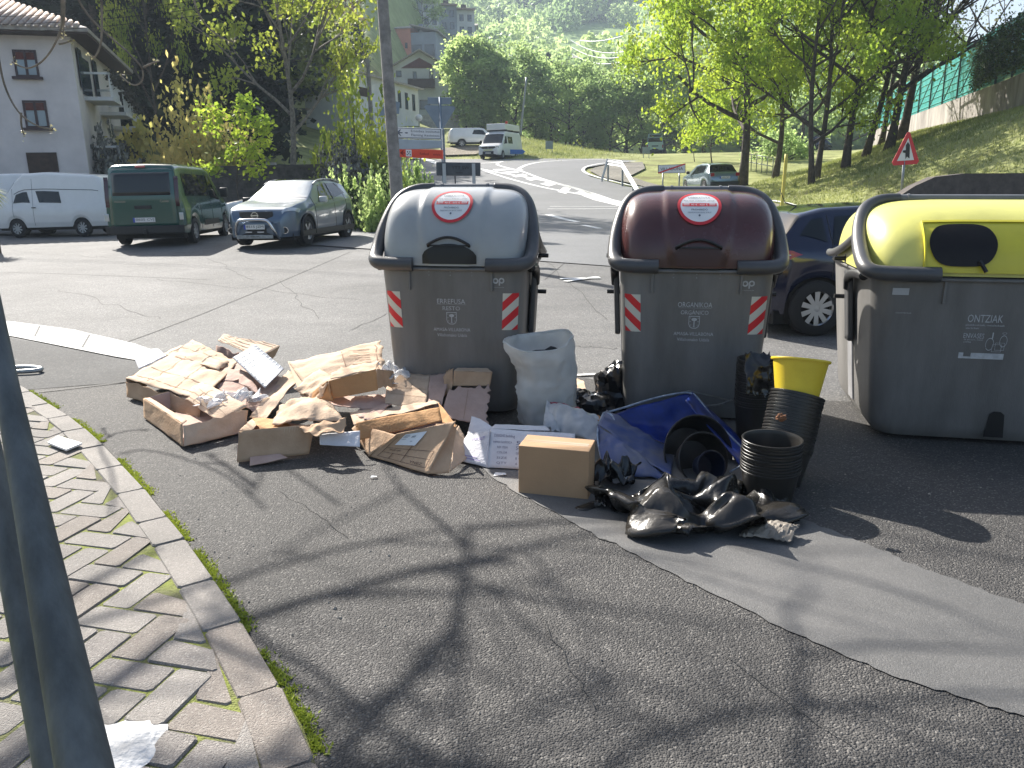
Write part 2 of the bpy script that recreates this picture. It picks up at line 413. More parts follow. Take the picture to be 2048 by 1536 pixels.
# markings
mk = MB(); lo = offy(.021)
M['marking'] = mat('road_marking', (.74,.74,.72), .6, var=.25, vs_=2.2, bump=.3, bs=50, world=True)
strip(mk, P((1290,393),(1240,411),(1170,384),(1080,362),(1000,349),(960,341))[1:], .30, lo)
strip(mk, P((1245,413),(1190,398),(1140,388),(1085,378),(1030,364),(985,350),(962,342)), .22, lo)
strip(mk, P((1245,408),(1190,391),(1130,374),(1080,360),(1043,345),(1000,336),(992,331),(1005,326)), .22, lo)
for (a, b, c, d) in [((1115,387),(1128,377),(1142,380),(1132,391)), ((1080,371),(1098,367),(1112,372),(1098,376)), ((1050,361),(1068,357),(1080,361),(1062,365)), ((1023,355),(1046,351),(1056,354),(1032,358)), ((1002,348),(1030,345),(1040,348),(1012,351)), ((985,342),(1018,341),(1026,343),(992,345))]:
    drape([gp(*q)[:2] for q in (a, b, c, d)], lo, mb=mk)
drape(P((1150,389),(1165,384),(1252,410),(1244,417)), lo, mb=mk)
strip(mk, P((1044,344),(1036,342),(1042,338),(1060,331),(1085,327),(1110,325),(1150,323),(1220,322)), .3, lo)
strip(mk, P((1270,326),(1210,329),(1175,335),(1164,342),(1172,350),(1200,359),(1240,369),(1330,388),(1440,409),(1560,432),(1640,451)), .22, lo)
strip(mk, P((1095,421),(1180,421),(1235,420)), .12, lo)
strip(mk, P((1100,416),(1180,416),(1235,416)), .12, lo)
strip(mk, P((1095,432),(1120,439),(1155,447)), .25, lo); strip(mk, P((1165,453),(1185,457),(1200,460)), .2, lo)
strip(mk, P((1120,560),(1200,558)), .12, lo); strip(mk, P((1130,565),(1195,556)), .12, lo)
strip(mk, P((1098,757),(1150,754),(1230,750)), .06, lo)
strip(mk, P((820,318),(860,322),(890,334),(925,352)), .5, lo, w2=1.0)
strip(mk, P((960,330),(985,329),(1004,327)), .5, lo)
strip(mk, P((1545,404),(1600,416),(1650,427)), .12, lo)
o = mk.build('road_markings', M['marking'], fix=False); tag(o, kind='structure')
# concrete gutter band on the left
M['gutter'] = mat('pale_gutter', (.50,.49,.47), .8, var=.25, vs_=2, bump=.3, bs=30, world=True)
ga = P((-120,632),(30,646),(150,662),(270,690),(330,712)); gb = P((300,728),(230,716),(100,690),(30,676),(-120,650))
o = drape(ga+gb, .017).build('gutter', M['gutter'], fix=False); tag(o, kind='structure')
jm = MB()
for a, b in [((80,655),(70,676)), ((180,672),(165,698)), ((60,790),(250,768))]:
    strip(jm, P(a, b), .02, .0205)
for a, b in [((700,505),(560,565)), ((560,565),(240,690)), ((1240,460),(1160,500)), ((1160,500),(1090,560)), ((690,500),(760,480)), ((0,545),(420,560))]:
    strip(jm, P(a, b), .018, .0105)
rc_ = random.Random(2)
for a, b in [((300,560),(720,600)), ((120,580),(330,640)), ((560,565),(640,640)), ((1090,520),(1210,640)), ((420,520),(500,560)), ((860,600),(700,660)), ((1120,690),(1230,700)), ((20,500),(250,520)), ((700,470),(1200,478)), ((560,985),(700,1080)), ((1050,1180),(1180,1420)), ((1450,1320),(1700,1500)), ((1750,960),(2040,1090))]:
    pp_ = [(lerp(a[0], b[0], i/14)+rc_.gauss(0, 5), lerp(a[1], b[1], i/14)+rc_.gauss(0, 2.2)) for i in range(15)]
    strip(jm, P(*pp_), .010 if a[1] < 900 else .004, .0105 if a[1] < 700 else .0205)
jm.build('pavement_joints', mat('joint_tar', (.035,.035,.034), .8, var=.3, world=True), fix=False)['kind'] = 'structure'
slab = P((-100,655),(100,692),(230,718),(310,730),(420,752),(250,767),(60,782),(-100,790))
o = drape(slab, .013).build('slab', asphalt('pale_slab', (.095,.095,.093), (.125,.124,.121), (.18,.18,.175), 75, .003, .95, .2), fix=False); tag(o, kind='structure')
# gravel shoulder near the guard rail
sh = P((1285,327),(1230,330),(1190,338),(1178,344),(1200,356),(1250,367),(1330,386),(1420,402),(1490,414),(1545,421),(1560,412),(1500,398),(1400,392),(1350,382),(1290,366),(1260,355),(1290,340))
o = drape(sh, offy(.018)).build('gravel_shoulder', asphalt('gravel', (.14,.13,.11), (.24,.22,.18), (.4,.38,.34), 30, .01, .9, .3), fix=False); tag(o, kind='structure')
# verge in front of the pickup
vg = P((880,300),(955,296),(975,305),(950,312),(890,314))
o = drape(vg, offy(.03)).build('dirt_verge', asphalt('dirt', (.16,.13,.09), (.26,.22,.16), (.36,.32,.26), 12, .01, .9, .3), fix=False); tag(o, kind='structure')
# ---------------------------------------------------------------- paved footway: herringbone setts, kerb, moss
kl = [gp(*q) for q in ((60,788),(130,832),(190,878),(290,985),(380,1098),(480,1245),(600,1445),(632,1536))]
kl = [Vector((p.x, p.y, 0)) for p in kl]; kl = [kl[0]+(kl[0]-kl[1])*2]+kl+[kl[-1]+(kl[-1]-kl[-2])*3]
def kerb_x(y):
    for a, b in zip(kl, kl[1:]):
        if b.y <= y <= a.y: return lerp(a.x, b.x, (a.y-y)/(a.y-b.y))
    return kl[0].x if y > kl[0].y else kl[-1].x
M['sett'] = mat('sett_stone', (.30,.275,.25), .8, var=.35, vs_=5, bump=.6, bs=90, world=True)
M['sett_a'] = asphalt('sett_dark', (.22,.20,.185), (.29,.265,.245), (.40,.38,.35), 190, .003, .8, .35)
M['sett_b'] = asphalt('sett_light', (.26,.24,.22), (.33,.305,.28), (.42,.40,.37), 190, .003, .8, .35)
M['sett_c'] = asphalt('sett_brown', (.23,.20,.175), (.31,.27,.235), (.40,.37,.33), 190, .003, .8, .35)
pm = MB(); rr = random.Random(3)
def sett(cx, cy, L_, W_, ang, mi, hgt=.0, clip=True):
    ca, sa = math.cos(ang), math.sin(ang); g_ = .0035
    hl, hw = L_/2-g_*rr.uniform(.5, 1.6), W_/2-g_*rr.uniform(.5, 1.6); zt = .029+rr.uniform(-.003, .003)+hgt; tx, ty = rr.uniform(-.012,.012), rr.uniform(-.012,.012); r_ = .012
    ring = []
    for (sx, sy) in ((-1,-1),(1,-1),(1,1),(-1,1)):
        for k in ((0,1),(1,0)) if sx*sy > 0 else ((1,0),(0,1)):
            ring.append((sx*(hl-r_*k[0]*rr.uniform(.8,1.4)), sy*(hw-r_*k[1]*rr.uniform(.8,1.4))))
    V = []
    for sc_, z in ((1.0, -.03), (1.0, zt-.008), (.93, zt)):
        for (a, b) in ring:
            a2, b2 = (a*sc_ if sc_ == 1 else a-math.copysign(.005, a)), (b if sc_ == 1 else b-math.copysign(.005, b))
            x, y = cx+a2*ca-b2*sa, cy+a2*sa+b2*ca
            V.append((x, y, Gm(x, y)+z+(a2*tx+b2*ty if z > 0 else 0)))
    if clip and min(p[0] for p in V) > kerb_x(cy)-.21: return
    if cx < 90: V = [(min(p[0], kerb_x(p[1])-.175) if clip else p[0], p[1], p[2]) for p in V]
    n = 8; F_ = [(q*n+i, q*n+(i+1)%n, (q+1)*n+(i+1)%n, (q+1)*n+i) for q in range(2) for i in range(n)]+[tuple(range(2*n, 3*n))]
    pm.add(V, F_, mi)
a0 = R(-14); S = .145
for i in range(-70, 70):
    for j in range(-70, 70):
        # herringbone: 2x1 blocks
        k = (i-j) % 4
        if k == 0: u, v, l, w_ = i+1, j+.5, 2, 1
        elif k == 3: u, v, l, w_ = i+.5, j+1, 1, 2
        else: continue
        x0, y0 = u*S*1.05, v*S*1.05
        X = x0*math.cos(a0)-y0*math.sin(a0)-3.0; Y = x0*math.sin(a0)+y0*math.cos(a0)+3.6
        if Y < .9 or Y > 7.6 or X < -7.5: continue
        if X > kerb_x(Y)-.03: continue
        if X/max(Y, .5) < -.80: continue
        sett(X, Y, 2*S*1.05 if l == 2 else S*1.05, S*1.05 if l == 2 else 2*S*1.05, a0, rr.choice([0,0,1,1,2]))
# cut pieces and kerb blocks along the edge
y = .4
pts = []
while y < 7.8:
    x = kerb_x(y); x2 = kerb_x(y+.1); ang = math.atan2(.1, x2-x); L_ = rr.choice([.34,.42,.5])
    ny = y+math.sin(ang)*L_
    mx_, my = (kerb_x(y)+kerb_x(ny))/2, (y+ny)/2
    a_ = math.atan2(ny-y, kerb_x(ny)-kerb_x(y))
    sett(mx_-.075*math.sin(a_), my+.075*math.cos(a_)-.0, L_, .155, a_, rr.choice([1,2,1]), .004, False)
    y = ny
o = pm.build('paved_footway', [M['sett_a'], M['sett_b'], M['sett_c']], fix=False); tag(o, kind='structure')
# soil and moss bed under the setts
m = mat('mossy_joint_soil', (.26,.30,.05), .95, c2=(.10,.09,.07), vs_=2.6, bump=.8, bs=120, world=True)
fp = [(-8,-1),(-8,8.2)]+[(kerb_x(y_), y_) for y_ in (8,7,6,5,4,3,2.2,1.4,.4,-1)]
o = drape(fp, .0225).build('joint_moss', m, fix=False); tag(o, kind='structure')
# moss tufts
mm = MB(); rr = random.Random(5)
def tuft(x, y, s, n):
    z = Gm(x, y)
    for _ in range(n):
        a = rr.uniform(0, 6.28); d = rr.gauss(0, s); bx, by = x+d*math.cos(a), y+d*math.sin(a); h = rr.uniform(.001, .008); q = rr.uniform(0, 6.28); wd = .005
        mm.add([(bx-wd*math.cos(q), by-wd*math.sin(q), z+.01), (bx+wd*math.cos(q), by+wd*math.sin(q), z+.01), (bx+rr.gauss(0,.009), by+rr.gauss(0,.009), z+.018+h)], [(0,1,2)])
for _ in range(900):
    y = rr.uniform(1.2, 7.0); dens = noise.noise(Vector((y*2.3, 1, 5)))
    if dens < -.12: continue
    tuft(kerb_x(y)+rr.gauss(.012, .012), y, .018, 14)
for _ in range(1500):
    y = rr.uniform(1.3, 6.5); x = kerb_x(y)-rr.uniform(.16, 2.2)
    if noise.noise(Vector((x*1.1, y*1.1, 8))) < .12: continue
    # snap to a joint of the herringbone grid
    xr, yr = x+3.0, y-3.6; u = (xr*math.cos(a0)+yr*math.sin(a0))/(S*1.05); v = (-xr*math.sin(a0)+yr*math.cos(a0))/(S*1.05)
    if rr.random() < .5: u = round(u)
    else: v = round(v)
    i, j = math.floor(u), math.floor(v)
    xr, yr = u*S*1.05*math.cos(a0)-v*S*1.05*math.sin(a0), u*S*1.05*math.sin(a0)+v*S*1.05*math.cos(a0)
    tuft(xr-3.0, yr+3.6, .006, 8)
o = mm.build('moss', leafmat('moss_green', (.36,.42,.05), (.20,.26,.04), .3), fix=False); tag(o, kind='stuff')
M['letter'] = mat('grey_lettering', (.50,.51,.52), .6, var=.2, vs_=30)
M['black_soft'] = mat('notice_ink', (.10,.12,.16), .6)
M['panel'] = mat('grey_side_panel', (.30,.30,.31), .5, var=.15)
M['hinge'] = mat('hinge_plastic', (.16,.165,.17), .4, var=.15)
M['lid_grey'] = mat('grey_lid_plastic', (.36,.37,.37), .3, var=.12, vs_=2, coat=.25, rv=.06)
M['lid_brown'] = mat('brown_lid_plastic', (.085,.028,.026), .26, var=.2, vs_=2.5, coat=.3, rv=.08)
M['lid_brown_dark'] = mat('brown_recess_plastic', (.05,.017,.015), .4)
M['lid_yellow'] = mat('yellow_lid_plastic', (.62,.595,.16), .40, var=.12, vs_=2, rv=.06, coat=.1)
M['lid_yellow2'] = mat('yellow_frame_plastic', (.66,.58,.05), .36, var=.08)
M['flap'] = mat('rubber_flap', (.012,.009,.008), .42, bump=.2, bs=9, spec=.3)

# ================================================================ WASTE CONTAINERS
M['strap'] = None
def stripes(name, sx):
    m = bpy.data.materials.new(name); m.use_nodes = True; t = m.node_tree; L = t.links; b = t.nodes['Principled BSDF']; b.inputs['Roughness'].default_value = .4
    tc = t.nodes.new('ShaderNodeTexCoord'); sp = t.nodes.new('ShaderNodeSeparateXYZ'); L.new(tc.outputs['Object'], sp.inputs[0])
    a = t.nodes.new('ShaderNodeMath'); a.operation = 'MULTIPLY'; a.inputs[1].default_value = 7.0*sx; L.new(sp.outputs['X'], a.inputs[0])
    c = t.nodes.new('ShaderNodeMath'); c.operation = 'MULTIPLY_ADD'; c.inputs[1].default_value = 7.6; L.new(sp.outputs['Z'], c.inputs[0]); L.new(a.outputs[0], c.inputs[2])
    fr = t.nodes.new('ShaderNodeMath'); fr.operation = 'FRACT'; L.new(c.outputs[0], fr.inputs[0])
    gt = t.nodes.new('ShaderNodeMath'); gt.operation = 'GREATER_THAN'; gt.inputs[1].default_value = .5; L.new(fr.outputs[0], gt.inputs[0])
    mx = t.nodes.new('ShaderNodeMix'); mx.data_type = 'RGBA'; mx.inputs[6].default_value = (.62,.6,.52,1); mx.inputs[7].default_value = (.66,.02,.03,1)
    L.new(gt.outputs[0], mx.inputs[0]); L.new(mx.outputs[2], b.inputs['Base Color']); return m
ST_L = stripes('reflector_stripe_left', 1); ST_R = stripes('reflector_stripe_right', -1)
def container(name, loc, rz, label, W, D, ZR, ZT, lidmat, words, kind, tilt=.018):
    t = empty(name, loc, rz, label, 'waste container', 'roadside waste containers'); t.rotation_euler = (0, tilt, rz)
    hw, hd = W/2, D/2; T = .88; rc = .13
    def half(z):
        k = lerp(T, 1, min(1, max(0, z/ZR))**.9); 
        if z < .09: k *= lerp(.94, 1, max(0, z)/.09)
        return hw*k, hd*k
    def sect(z, n=8):
        a, b = half(z); r = rc*(1.0 if z > .05 else 1.1); pts = []
        for (cx, cy, st) in ((a-r, -b+r, -90), (a-r, b-r, 0), (-a+r, b-r, 90), (-a+r, -b+r, 180)):
            for i in range(n+1):
                an = R(st+90*i/n); pts.append((cx+r*math.cos(an), cy+r*math.sin(an), z))
        return pts
    zs = [.03,.045,.07,.12,.3,.5,.7,.9,1.0,ZR-.10,ZR-.05,ZR]
    rings = [sect(z) for z in zs]; n = len(rings[0]); mb = MB()
    mb.add([p for r in rings for p in r], [(i*n+k, i*n+(k+1)%n, (i+1)*n+(k+1)%n, (i+1)*n+k) for i in range(len(zs)-1) for k in range(n)])
    mb.add(rings[0], [tuple(range(n-1,-1,-1))])
    mb.add(rings[-1], [tuple(range(n))])
    mb.build('body', M['bin_body'], t, smooth=True, auto=40)
    fy = lambda x, z, o=.004: (x, -(half(z)[1]) - o + max(0, rc-math.sqrt(max(0, rc*rc-max(0, abs(x)-(half(z)[0]-rc))**2))), z)
    # rim lip, ribs and base notch
    lip = MB(); a, b = half(ZR)
    ring = [(p[0]*1.012, p[1]*1.012, p[2]) for p in sect(ZR-.015)]
    lip.tube(ring+[ring[0]], .014, 6, caps=False)
    lip.build('rim', M['bin_body'], t, smooth=True)
    for sx in (-1, 1):
        rb = MB(); x = sx*hw*.57; y = -half(ZR-.1)[1]
        rb.box(x-.008, x+.008, y-.022, y+.02, ZR-.17, ZR-.02)
        rb.build('rib', M['bin_body'], t, bevel=.003)
    # trunnion sides: recess panel, pins and lifting lever on both ends
    for sx in (-1, 1):
        xa = sx*half(.7)[0]; X = lambda z, o: sx*(half(z)[0]+o)
        pnl = MB(); zz = [.12,.4,.7,.95]
        V = []
        for z in zz: V += [(X(z,.004), -.085, z), (X(z,.012), -.075, z), (X(z,.012), .075, z), (X(z,.004), .085, z)]
        pnl.add(V, [(i*4+k, i*4+k+1, i*4+k+5, i*4+k+4) for i in range(3) for k in range(3)])
        pnl.build('side_panel', M['panel'], t)
        lev = MB()
        lev.add([(X(z, o), y, z) for z in (ZR-.55, ZR-.53, ZR-.06, ZR-.03) for (y, o) in ((-.17 if z > ZR-.54 else -.15,.015),(-.17 if z > ZR-.54 else -.15,.055),(-.05,.06),(-.05,.015))],
                [(i*4+k, i*4+(k+1)%4, i*4+4+(k+1)%4, i*4+4+k) for i in range(3) for k in range(4)]+[(0,1,2,3),(12,13,14,15)])
        lev.build('lifting_lever', M['tube_plastic'], t, bevel=.012)
        arm = MB(); arm.tube(smoothpath([(X(ZR,.035), -hd+.14, ZR-.015), (X(ZR,.045), -hd+.26, ZR-.01), (X(ZR,.045), -.16, ZR-.05), (X(ZR-.1,.04), -.12, ZR-.16)]), .032, 10)
        arm.build('lever_arm', M['dark_plastic'], t, smooth=True)
        for zp, yp in ((ZR+.04, .05), (ZR-.24, .03)):
            pn = MB(); pn.tube([(X(min(zp,ZR),-.03), yp, zp), (X(min(zp,ZR),.115), yp, zp)], .017, 10); pn.tube([(X(min(zp,ZR),.02), yp, zp), (X(min(zp,ZR),.035), yp, zp)], .035, 10)
            pn.build('lifting_pin', M['dark_plastic'], t, smooth=True, auto=40)
    # lid: two domed halves and a frame tube that arches between them
    lw, ld, zh = hw*1.035, hd*1.03, ZT-ZR-.03
    def lid_pt(u, ph, sgn=-1, o=0):
        au = abs(u); k = max(0, 1-au**7)**(1/4.2) if au < 1 else 0
        q = 1.0
        wv = .035*(1-sstep(.40, .46, au + .25*(1-math.sin(ph))**3*.6)) if kind != 'wide' else .006*(1-sstep(.52,.54,au))
        cy, sy = max(0, math.cos(ph))**.78, max(0, math.sin(ph))**.88
        r = k+wv+o
        return (u*lw*(1+.0*o), sgn*ld*cy*r, ZR+.01+zh*sy*(lerp(k, 1, .0)+(wv+o)*.7))
    for sgn in (-1, 1):
        mb = MB(); NU, NV = 84, 22
        def fn(a, b):
            s_ = 2*a-1; u = math.copysign(1-(1-abs(s_))**1.9, s_) if abs(s_) > 0 else 0
            return lid_pt(u, b*math.pi/2, sgn)
        mb.grid(fn, NU, NV)
        mb.build('lid', lidmat, t, smooth=True, fix=True)
    for sx in (-1, 1):
        tb = MB()
        fx = hw*.50 if kind != 'wide' else hw*.62
        pts = [(sx*fx, -ld-.015, ZR+.02), (sx*(lw-.12), -ld-.015, ZR+.02), (sx*(lw+.01), -ld+.005, ZR+.03), (sx*(lw+.03), -ld+.14, ZR+.09), (sx*(lw+.012), -ld*.45, ZR+zh*.52), (sx*(lw-.05), -ld*.14, ZR+zh*.88), (sx*(lw-.17), .0, ZT-.02), (sx*(lw-.32), .03, ZT-.012)]
        pp = smoothpath(pts, 3); m_ = len(pp)
        tb.tube(pp, [lerp(.05, .036, sstep(.45, 1, i/(m_-1))) for i in range(m_)], 14)
        pts = [(sx*(lw+.02), -ld*.45, ZR+zh*.50), (sx*(lw+.03), -.02, ZR+.13), (sx*(lw+.03), ld*.5, ZR+.05), (sx*(lw+.0), ld, ZR+.03), (sx*(lw-.12), ld+.01, ZR+.02), (sx*fx, ld+.01, ZR+.02)]
        tb.tube(smoothpath(pts, 3), .03, 10)
        tb.build('lid_frame', M['tube_plastic'], t, smooth=True)
    br = MB(); br.tube([(-(lw-.30), .03, ZT-.014), (lw-.30, .03, ZT-.014)], .03, 12)
    for x in (-(lw-.31), (lw-.31), -(lw-.38), (lw-.38)): br.tube([(x-.008, .03, ZT-.014), (x+.008, .03, ZT-.014)], .036, 12)
    br.build('hinge_bar', M['hinge'], t, smooth=True, auto=40)
    def lf(x, s, o=.012):
        """s = arc angle measure up the front of the lid"""
        p = lid_pt(x/lw, s, -1, o); return p
    ang = lambda z_: z_
    if kind != 'wide':
        # handle recess
        hm = MB()
        hm.grid(lambda u, v: lf(lerp(-.20,.20,u), R(1)+v*R(5+8*math.sin(math.pi*u)**.6), .014), 20, 6)
        hm.build('handle_recess', M['dark_plastic'] if words[0] != 'ORGANIKOA' else M['lid_brown_dark'], t, smooth=True)
        hb = MB(); pts = [lf(x, R(14)-R(6)*(abs(x)/.15)**2*0+R(9)*(1-(x/.15)**2), .045 if abs(x) < .14 else .02) for x in [-.15+.3*i/14 for i in range(15)]]
        hb.tube([lf(-.15, R(12), .02)]+[lf(-.15+.3*i/14, R(13)+R(5)*math.sin(math.pi*i/14), .05+.02*math.sin(math.pi*i/14)) for i in range(15)]+[lf(.15, R(12), .02)], .011, 8)
        hb.grid(lambda u, v: lf(lerp(-.14,.14,u), R(12)+v*R(1), .02+.06*math.sin(math.pi*u)), 14, 1)
        hb.build('handle', M['dark_plastic'], t, smooth=True)
        # round notice
        arc = [0.0]; NA = 90
        for i in range(NA):
            a_, b_ = Vector(lid_pt(0, i/NA*math.pi/2)), Vector(lid_pt(0, (i+1)/NA*math.pi/2)); arc.append(arc[-1]+(b_-a_).length)
        def ph_of(s_):
            s_ = max(0, min(arc[-1]-1e-6, s_)); k_ = bisect.bisect_right(arc, s_)-1
            return (k_+(s_-arc[k_])/(arc[k_+1]-arc[k_]))/NA*math.pi/2
        H = lambda x, y, o=.0175: lf(x, ph_of(arc[-1]*.52+y*1.12), o)
        sk = MB(); disc(sk, 0, 0, .138, .132, lambda x, y: H(x, y, .022), 56)
        stk = sk.build('round_notice', M['white_print'], t, smooth=True)
        sk = MB(); disc(sk, 0, 0, .152, .146, lambda x, y: H(x, y, .024), 56, rin=.86); rectf(sk, -.118, .118, -.008, .020, lambda x, y: H(x, y, .026), 12, 1)
        sk.build('red_band', M['red'], stk, smooth=True)
        sk = MB(); F2 = lambda x, y: H(x, y, .0275)
        put_text(sk, 'DEBEKATUTA', 0, .080, .018, F2, .15); put_text(sk, 'POLTSAK LURREAN UZTEA', 0, .044, .013, F2, .21)
        put_text(sk, 'PROHIBIDO', 0, -.036, .015, F2, .11); put_text(sk, 'DEJAR BOLSAS EN EL SUELO', 0, -.060, .010, F2, .16); disc(sk, 0, -.08, .007, .008, F2, 10)
        sk.build('notice_text', M['black_soft'], stk, fix=False)
        sk = MB(); F3 = lambda x, y: H(x, y, .0285); put_text(sk, '90 \u20ac -450 \u20ac', 0, .006, .015, F3, .115)
        for sx in (-1, 1):
            for q in (.0, .011): rectf(sk, sx*.068, sx*.11, q+.001, q+.006, F3)
        sk.build('notice_price', M['white_print'], stk, fix=False)
        # reflective strips, lettering, crest, maker's mark
        for sx, ml in ((-1, ST_L), (1, ST_R)):
            s_ = MB(); x1 = hw*.945; x0 = x1-.115
            s_.grid(lambda u, v: fy(sx*(lerp(x0, x1, u)*half(lerp(.672, .945, v))[0]/hw-.002), lerp(.672, .945, v), .003), 10, 6)
            s_.build('reflective_strip', ml, t, smooth=True)
        F4 = lambda x, z: fy(x*1.14, (z-.78)*1.16+.745, .004)
        lt = MB(); put_text(lt, words[0], 0, .895, .031, F4, words[2]); put_text(lt, words[1], 0, .850, .026, F4, words[3])
        rectf(lt, -.10, .10, .874, .8752, F4)
        put_text(lt, 'AMASA-VILLABONA', 0, .712, .022, F4, .245); put_text(lt, 'Villabonako Udala', 0, .676, .021, F4, .20)
        # shield with tree
        sh = [(-.034,.825),(.034,.825),(.034,.775),(.028,.757),(.012,.746),(-.012,.746),(-.028,.757),(-.034,.775)]
        c_ = (0, .787)
        n_ = len(sh); lt.add([F4(*p) for p in sh]+[F4(c_[0]+(p[0])*.9, c_[1]+(p[1]-c_[1])*.9) for p in sh], [(i, (i+1)%n_, n_+(i+1)%n_, n_+i) for i in range(n_)])
        disc(lt, 0, .803, .017, .010, F4, 16); rectf(lt, -.003, .003, .756, .795, F4); rectf(lt, -.008, .008, .755, .758, F4)
        for p in ((-.024,.812),(.024,.812),(-.024,.79),(.024,.79),(-.02,.768),(.02,.768)): rectf(lt, p[0]-.003, p[0]+.003, p[1]-.0012, p[1]+.0012, F4); rectf(lt, p[0]-.0012, p[0]+.0012, p[1]-.003, p[1]+.003, F4)
        lt.build('lettering', M['letter'], t, fix=False)
        F4 = lambda x, z: fy(x, z, .004)
        op = MB(); ox, oz = hw*.66, 1.035
        disc(op, ox-.022, oz, .021, .021, F4, 24, rin=.5); disc(op, ox+.022, oz+.002, .021, .021, F4, 24, rin=.5); rectf(op, ox+.001, ox+.011, oz-.034, oz, F4)
        put_text(op, 'CONTENUR', ox-.003, oz-.047, .006, F4, .085)
        op.build('maker_mark', M['letter'], t, fix=False)
        sc2 = MB()
        for x in (-.16, 0, .16):
            for z in (ZR-.035, ZR-.06): sc2.tube([fy(x, z, -.002), fy(x, z, .004)], .004, 6)
        sc2.build('rivet', M['galv'], t)
    else:
        fr = MB(); F5 = lambda x, s, o=.02: lf(x, s, o)
        # raised opening frame with a big dark mouth
        x0, x1 = -hw*.72, hw*.42
        fr.grid(lambda u, v: F5(lerp(x0, x1, u), lerp(R(2), R(44), v), .028), 24, 8)
        fr.grid(lambda u, v: F5(lerp(x0, x1, u), R(44), lerp(.0,.045,v)), 24, 1)
        fr.grid(lambda u, v: F5(x0, lerp(R(2), R(44), u), lerp(.0,.045,v)), 8, 1)
        for (a, b, c, d) in ((x0, x1, R(42.5), R(44.5)), (x0, x0+.012, R(2), R(44))):
            fr.grid(lambda u, v: F5(lerp(a, b, u), lerp(c, d, v), .045), 24, 2)
        fr.build('opening_frame', M['lid_yellow2'], t, smooth=True, auto=40)
        for k, cx in enumerate((-hw*.50, hw*.18)):
            mo = MB(); n_ = 40
            def mp(a, k_):
                c, s2 = math.cos(a), math.sin(a); X_ = .195*math.copysign(abs(c)**.55, c); Y_ = R(17)*math.copysign(abs(s2)**.9, s2)*(1-.25*(abs(c))**6)
                return F5(cx+X_*k_, R(23)+Y_*k_, .050)
            V = [F5(cx, R(23), .050)]+[mp(2*math.pi*i/n_, q) for q in (.5, 1) for i in range(n_)]
            mo.add(V, [(0, 1+i, 1+(i+1)%n_) for i in range(n_)]+[(1+i, 1+n_+i, 1+n_+(i+1)%n_, 1+(i+1)%n_) for i in range(n_)])
            mo.build('rubber_flap', M['flap'], t, smooth=True)
            lk = MB(); lk.tube([F5(cx+.09, R(10), .06), F5(cx+.13, R(3), .07)], .014, 6); lk.build('latch', M['dark_plastic'], t)
        F4 = lambda x, z: fy(x, z, .004)
        lt = MB(); X0 = words[0]; F4 = lambda x, z: fy(x*1.12, (z-.78)*1.12+.74, .004)
        put_text(lt, 'ONTZIAK', X0, .895, .045, F4, .185); put_text(lt, 'plastikozkoak, metalezkoak', X0+.005, .855, .011, F4, .205); put_text(lt, 'eta brikak', X0-.06, .838, .011, F4, .07)
        put_text(lt, 'ENVASES', X0-.045, .792, .030, F4, .11); put_text(lt, 'de pl\u00e1stico, metal', X0-.045, .768, .009, F4, .10); put_text(lt, 'y briks', X0-.075, .754, .009, F4, .04)
        for (cx, cz, a, b) in ((X0+.045,.745,.022,.038),(X0+.115,.765,.02,.035)):
            disc(lt, cx, cz, a, b, F4, 20, rin=.9)
        for (a, b, c, d) in ((.06,.11,.70,.745),(.075,.125,.71,.755)):
            for (p, q, r_, s_) in ((a,b,c,c+.0018),(a,b,d-.0018,d),(a,a+.0018,c,d),(b-.0018,b,c,d)): rectf(lt, X0+p, X0+q, r_, s_, F4)
        rectf(lt, X0+.052, X0+.058, .78, .815, F4); disc(lt, X0+.115, .812, .012, .006, F4, 14, rin=.8)
        rectf(lt, X0-.11, X0-.085, .655, .69, F4); rectf(lt, X0-.085, X0+.13, .655, .667, F4); rectf(lt, X0-.045, X0+.13, .667, .69, F4)
        lt.build('lettering', M['letter'], t, fix=False)
        d2 = MB(); put_text(d2, 'gipuzkoa', X0-.03+.06, .679, .010, lambda x, z: fy(x, z, .0055), .07); disc(d2, X0-.085, .68, .017, .017, lambda x, z: fy(x, z, .0055), 20); d2.build('logo', M['bin_body'], t, fix=False)
        st_ = MB(); rectf(st_, -hw*.97+.09, -hw*.97+.19, ZR-.12, ZR-.075, lambda x, z: fy(x, z, .004), 8, 1); st_.build('reflector_sticker', M['grey_print'], t)
        w_ = MB(); put_text(w_, 'CONTENUR', -hw*.71, ZR-.215, .006, F4, .085); w_.build('maker_mark', M['letter'], t, fix=False)
        nb = MB(); nb.prism([(-.06,.0),(.06,.0),(.045,.16),(.02,.18),(-.02,.18),(-.045,.16)], 0, .01, f=lambda x, y, z: (x-hw*.13, -half(max(.09,y+.03))[1]-.004-z*.5, y+.06))
        nb.build('base_recess', M['dark_plastic'], t)
    return t
def gz(x, y): return (x, y, Gm(x, y)+.014)
BIN1 = container('waste_container', gz(-.37, 6.3), R(-9), 'grey waste container with metallic grey lid, lettered for rest waste, behind the crushed cardboard', 1.08, 1.06, 1.13, 1.70, M['lid_grey'], ('ERREFUSA','RESTO',.185,.115), 'std')
BIN2 = container('waste_container', gz(1.38, 6.10), R(-9), 'grey waste container with brown lid, lettered for organic waste, behind the blue tub', 1.08, 1.06, 1.13, 1.68, M['lid_brown'], ('ORGANIKOA','ORG\u00c1NICO',.21,.17), 'std')
BIN3 = container('waste_container', gz(3.49, 5.68), R(-12), 'wide grey container with yellow lid and dark opening for packaging, at the right edge', 2.0, 1.5, 1.13, 1.62, M['lid_yellow'], (-.27,), 'wide')
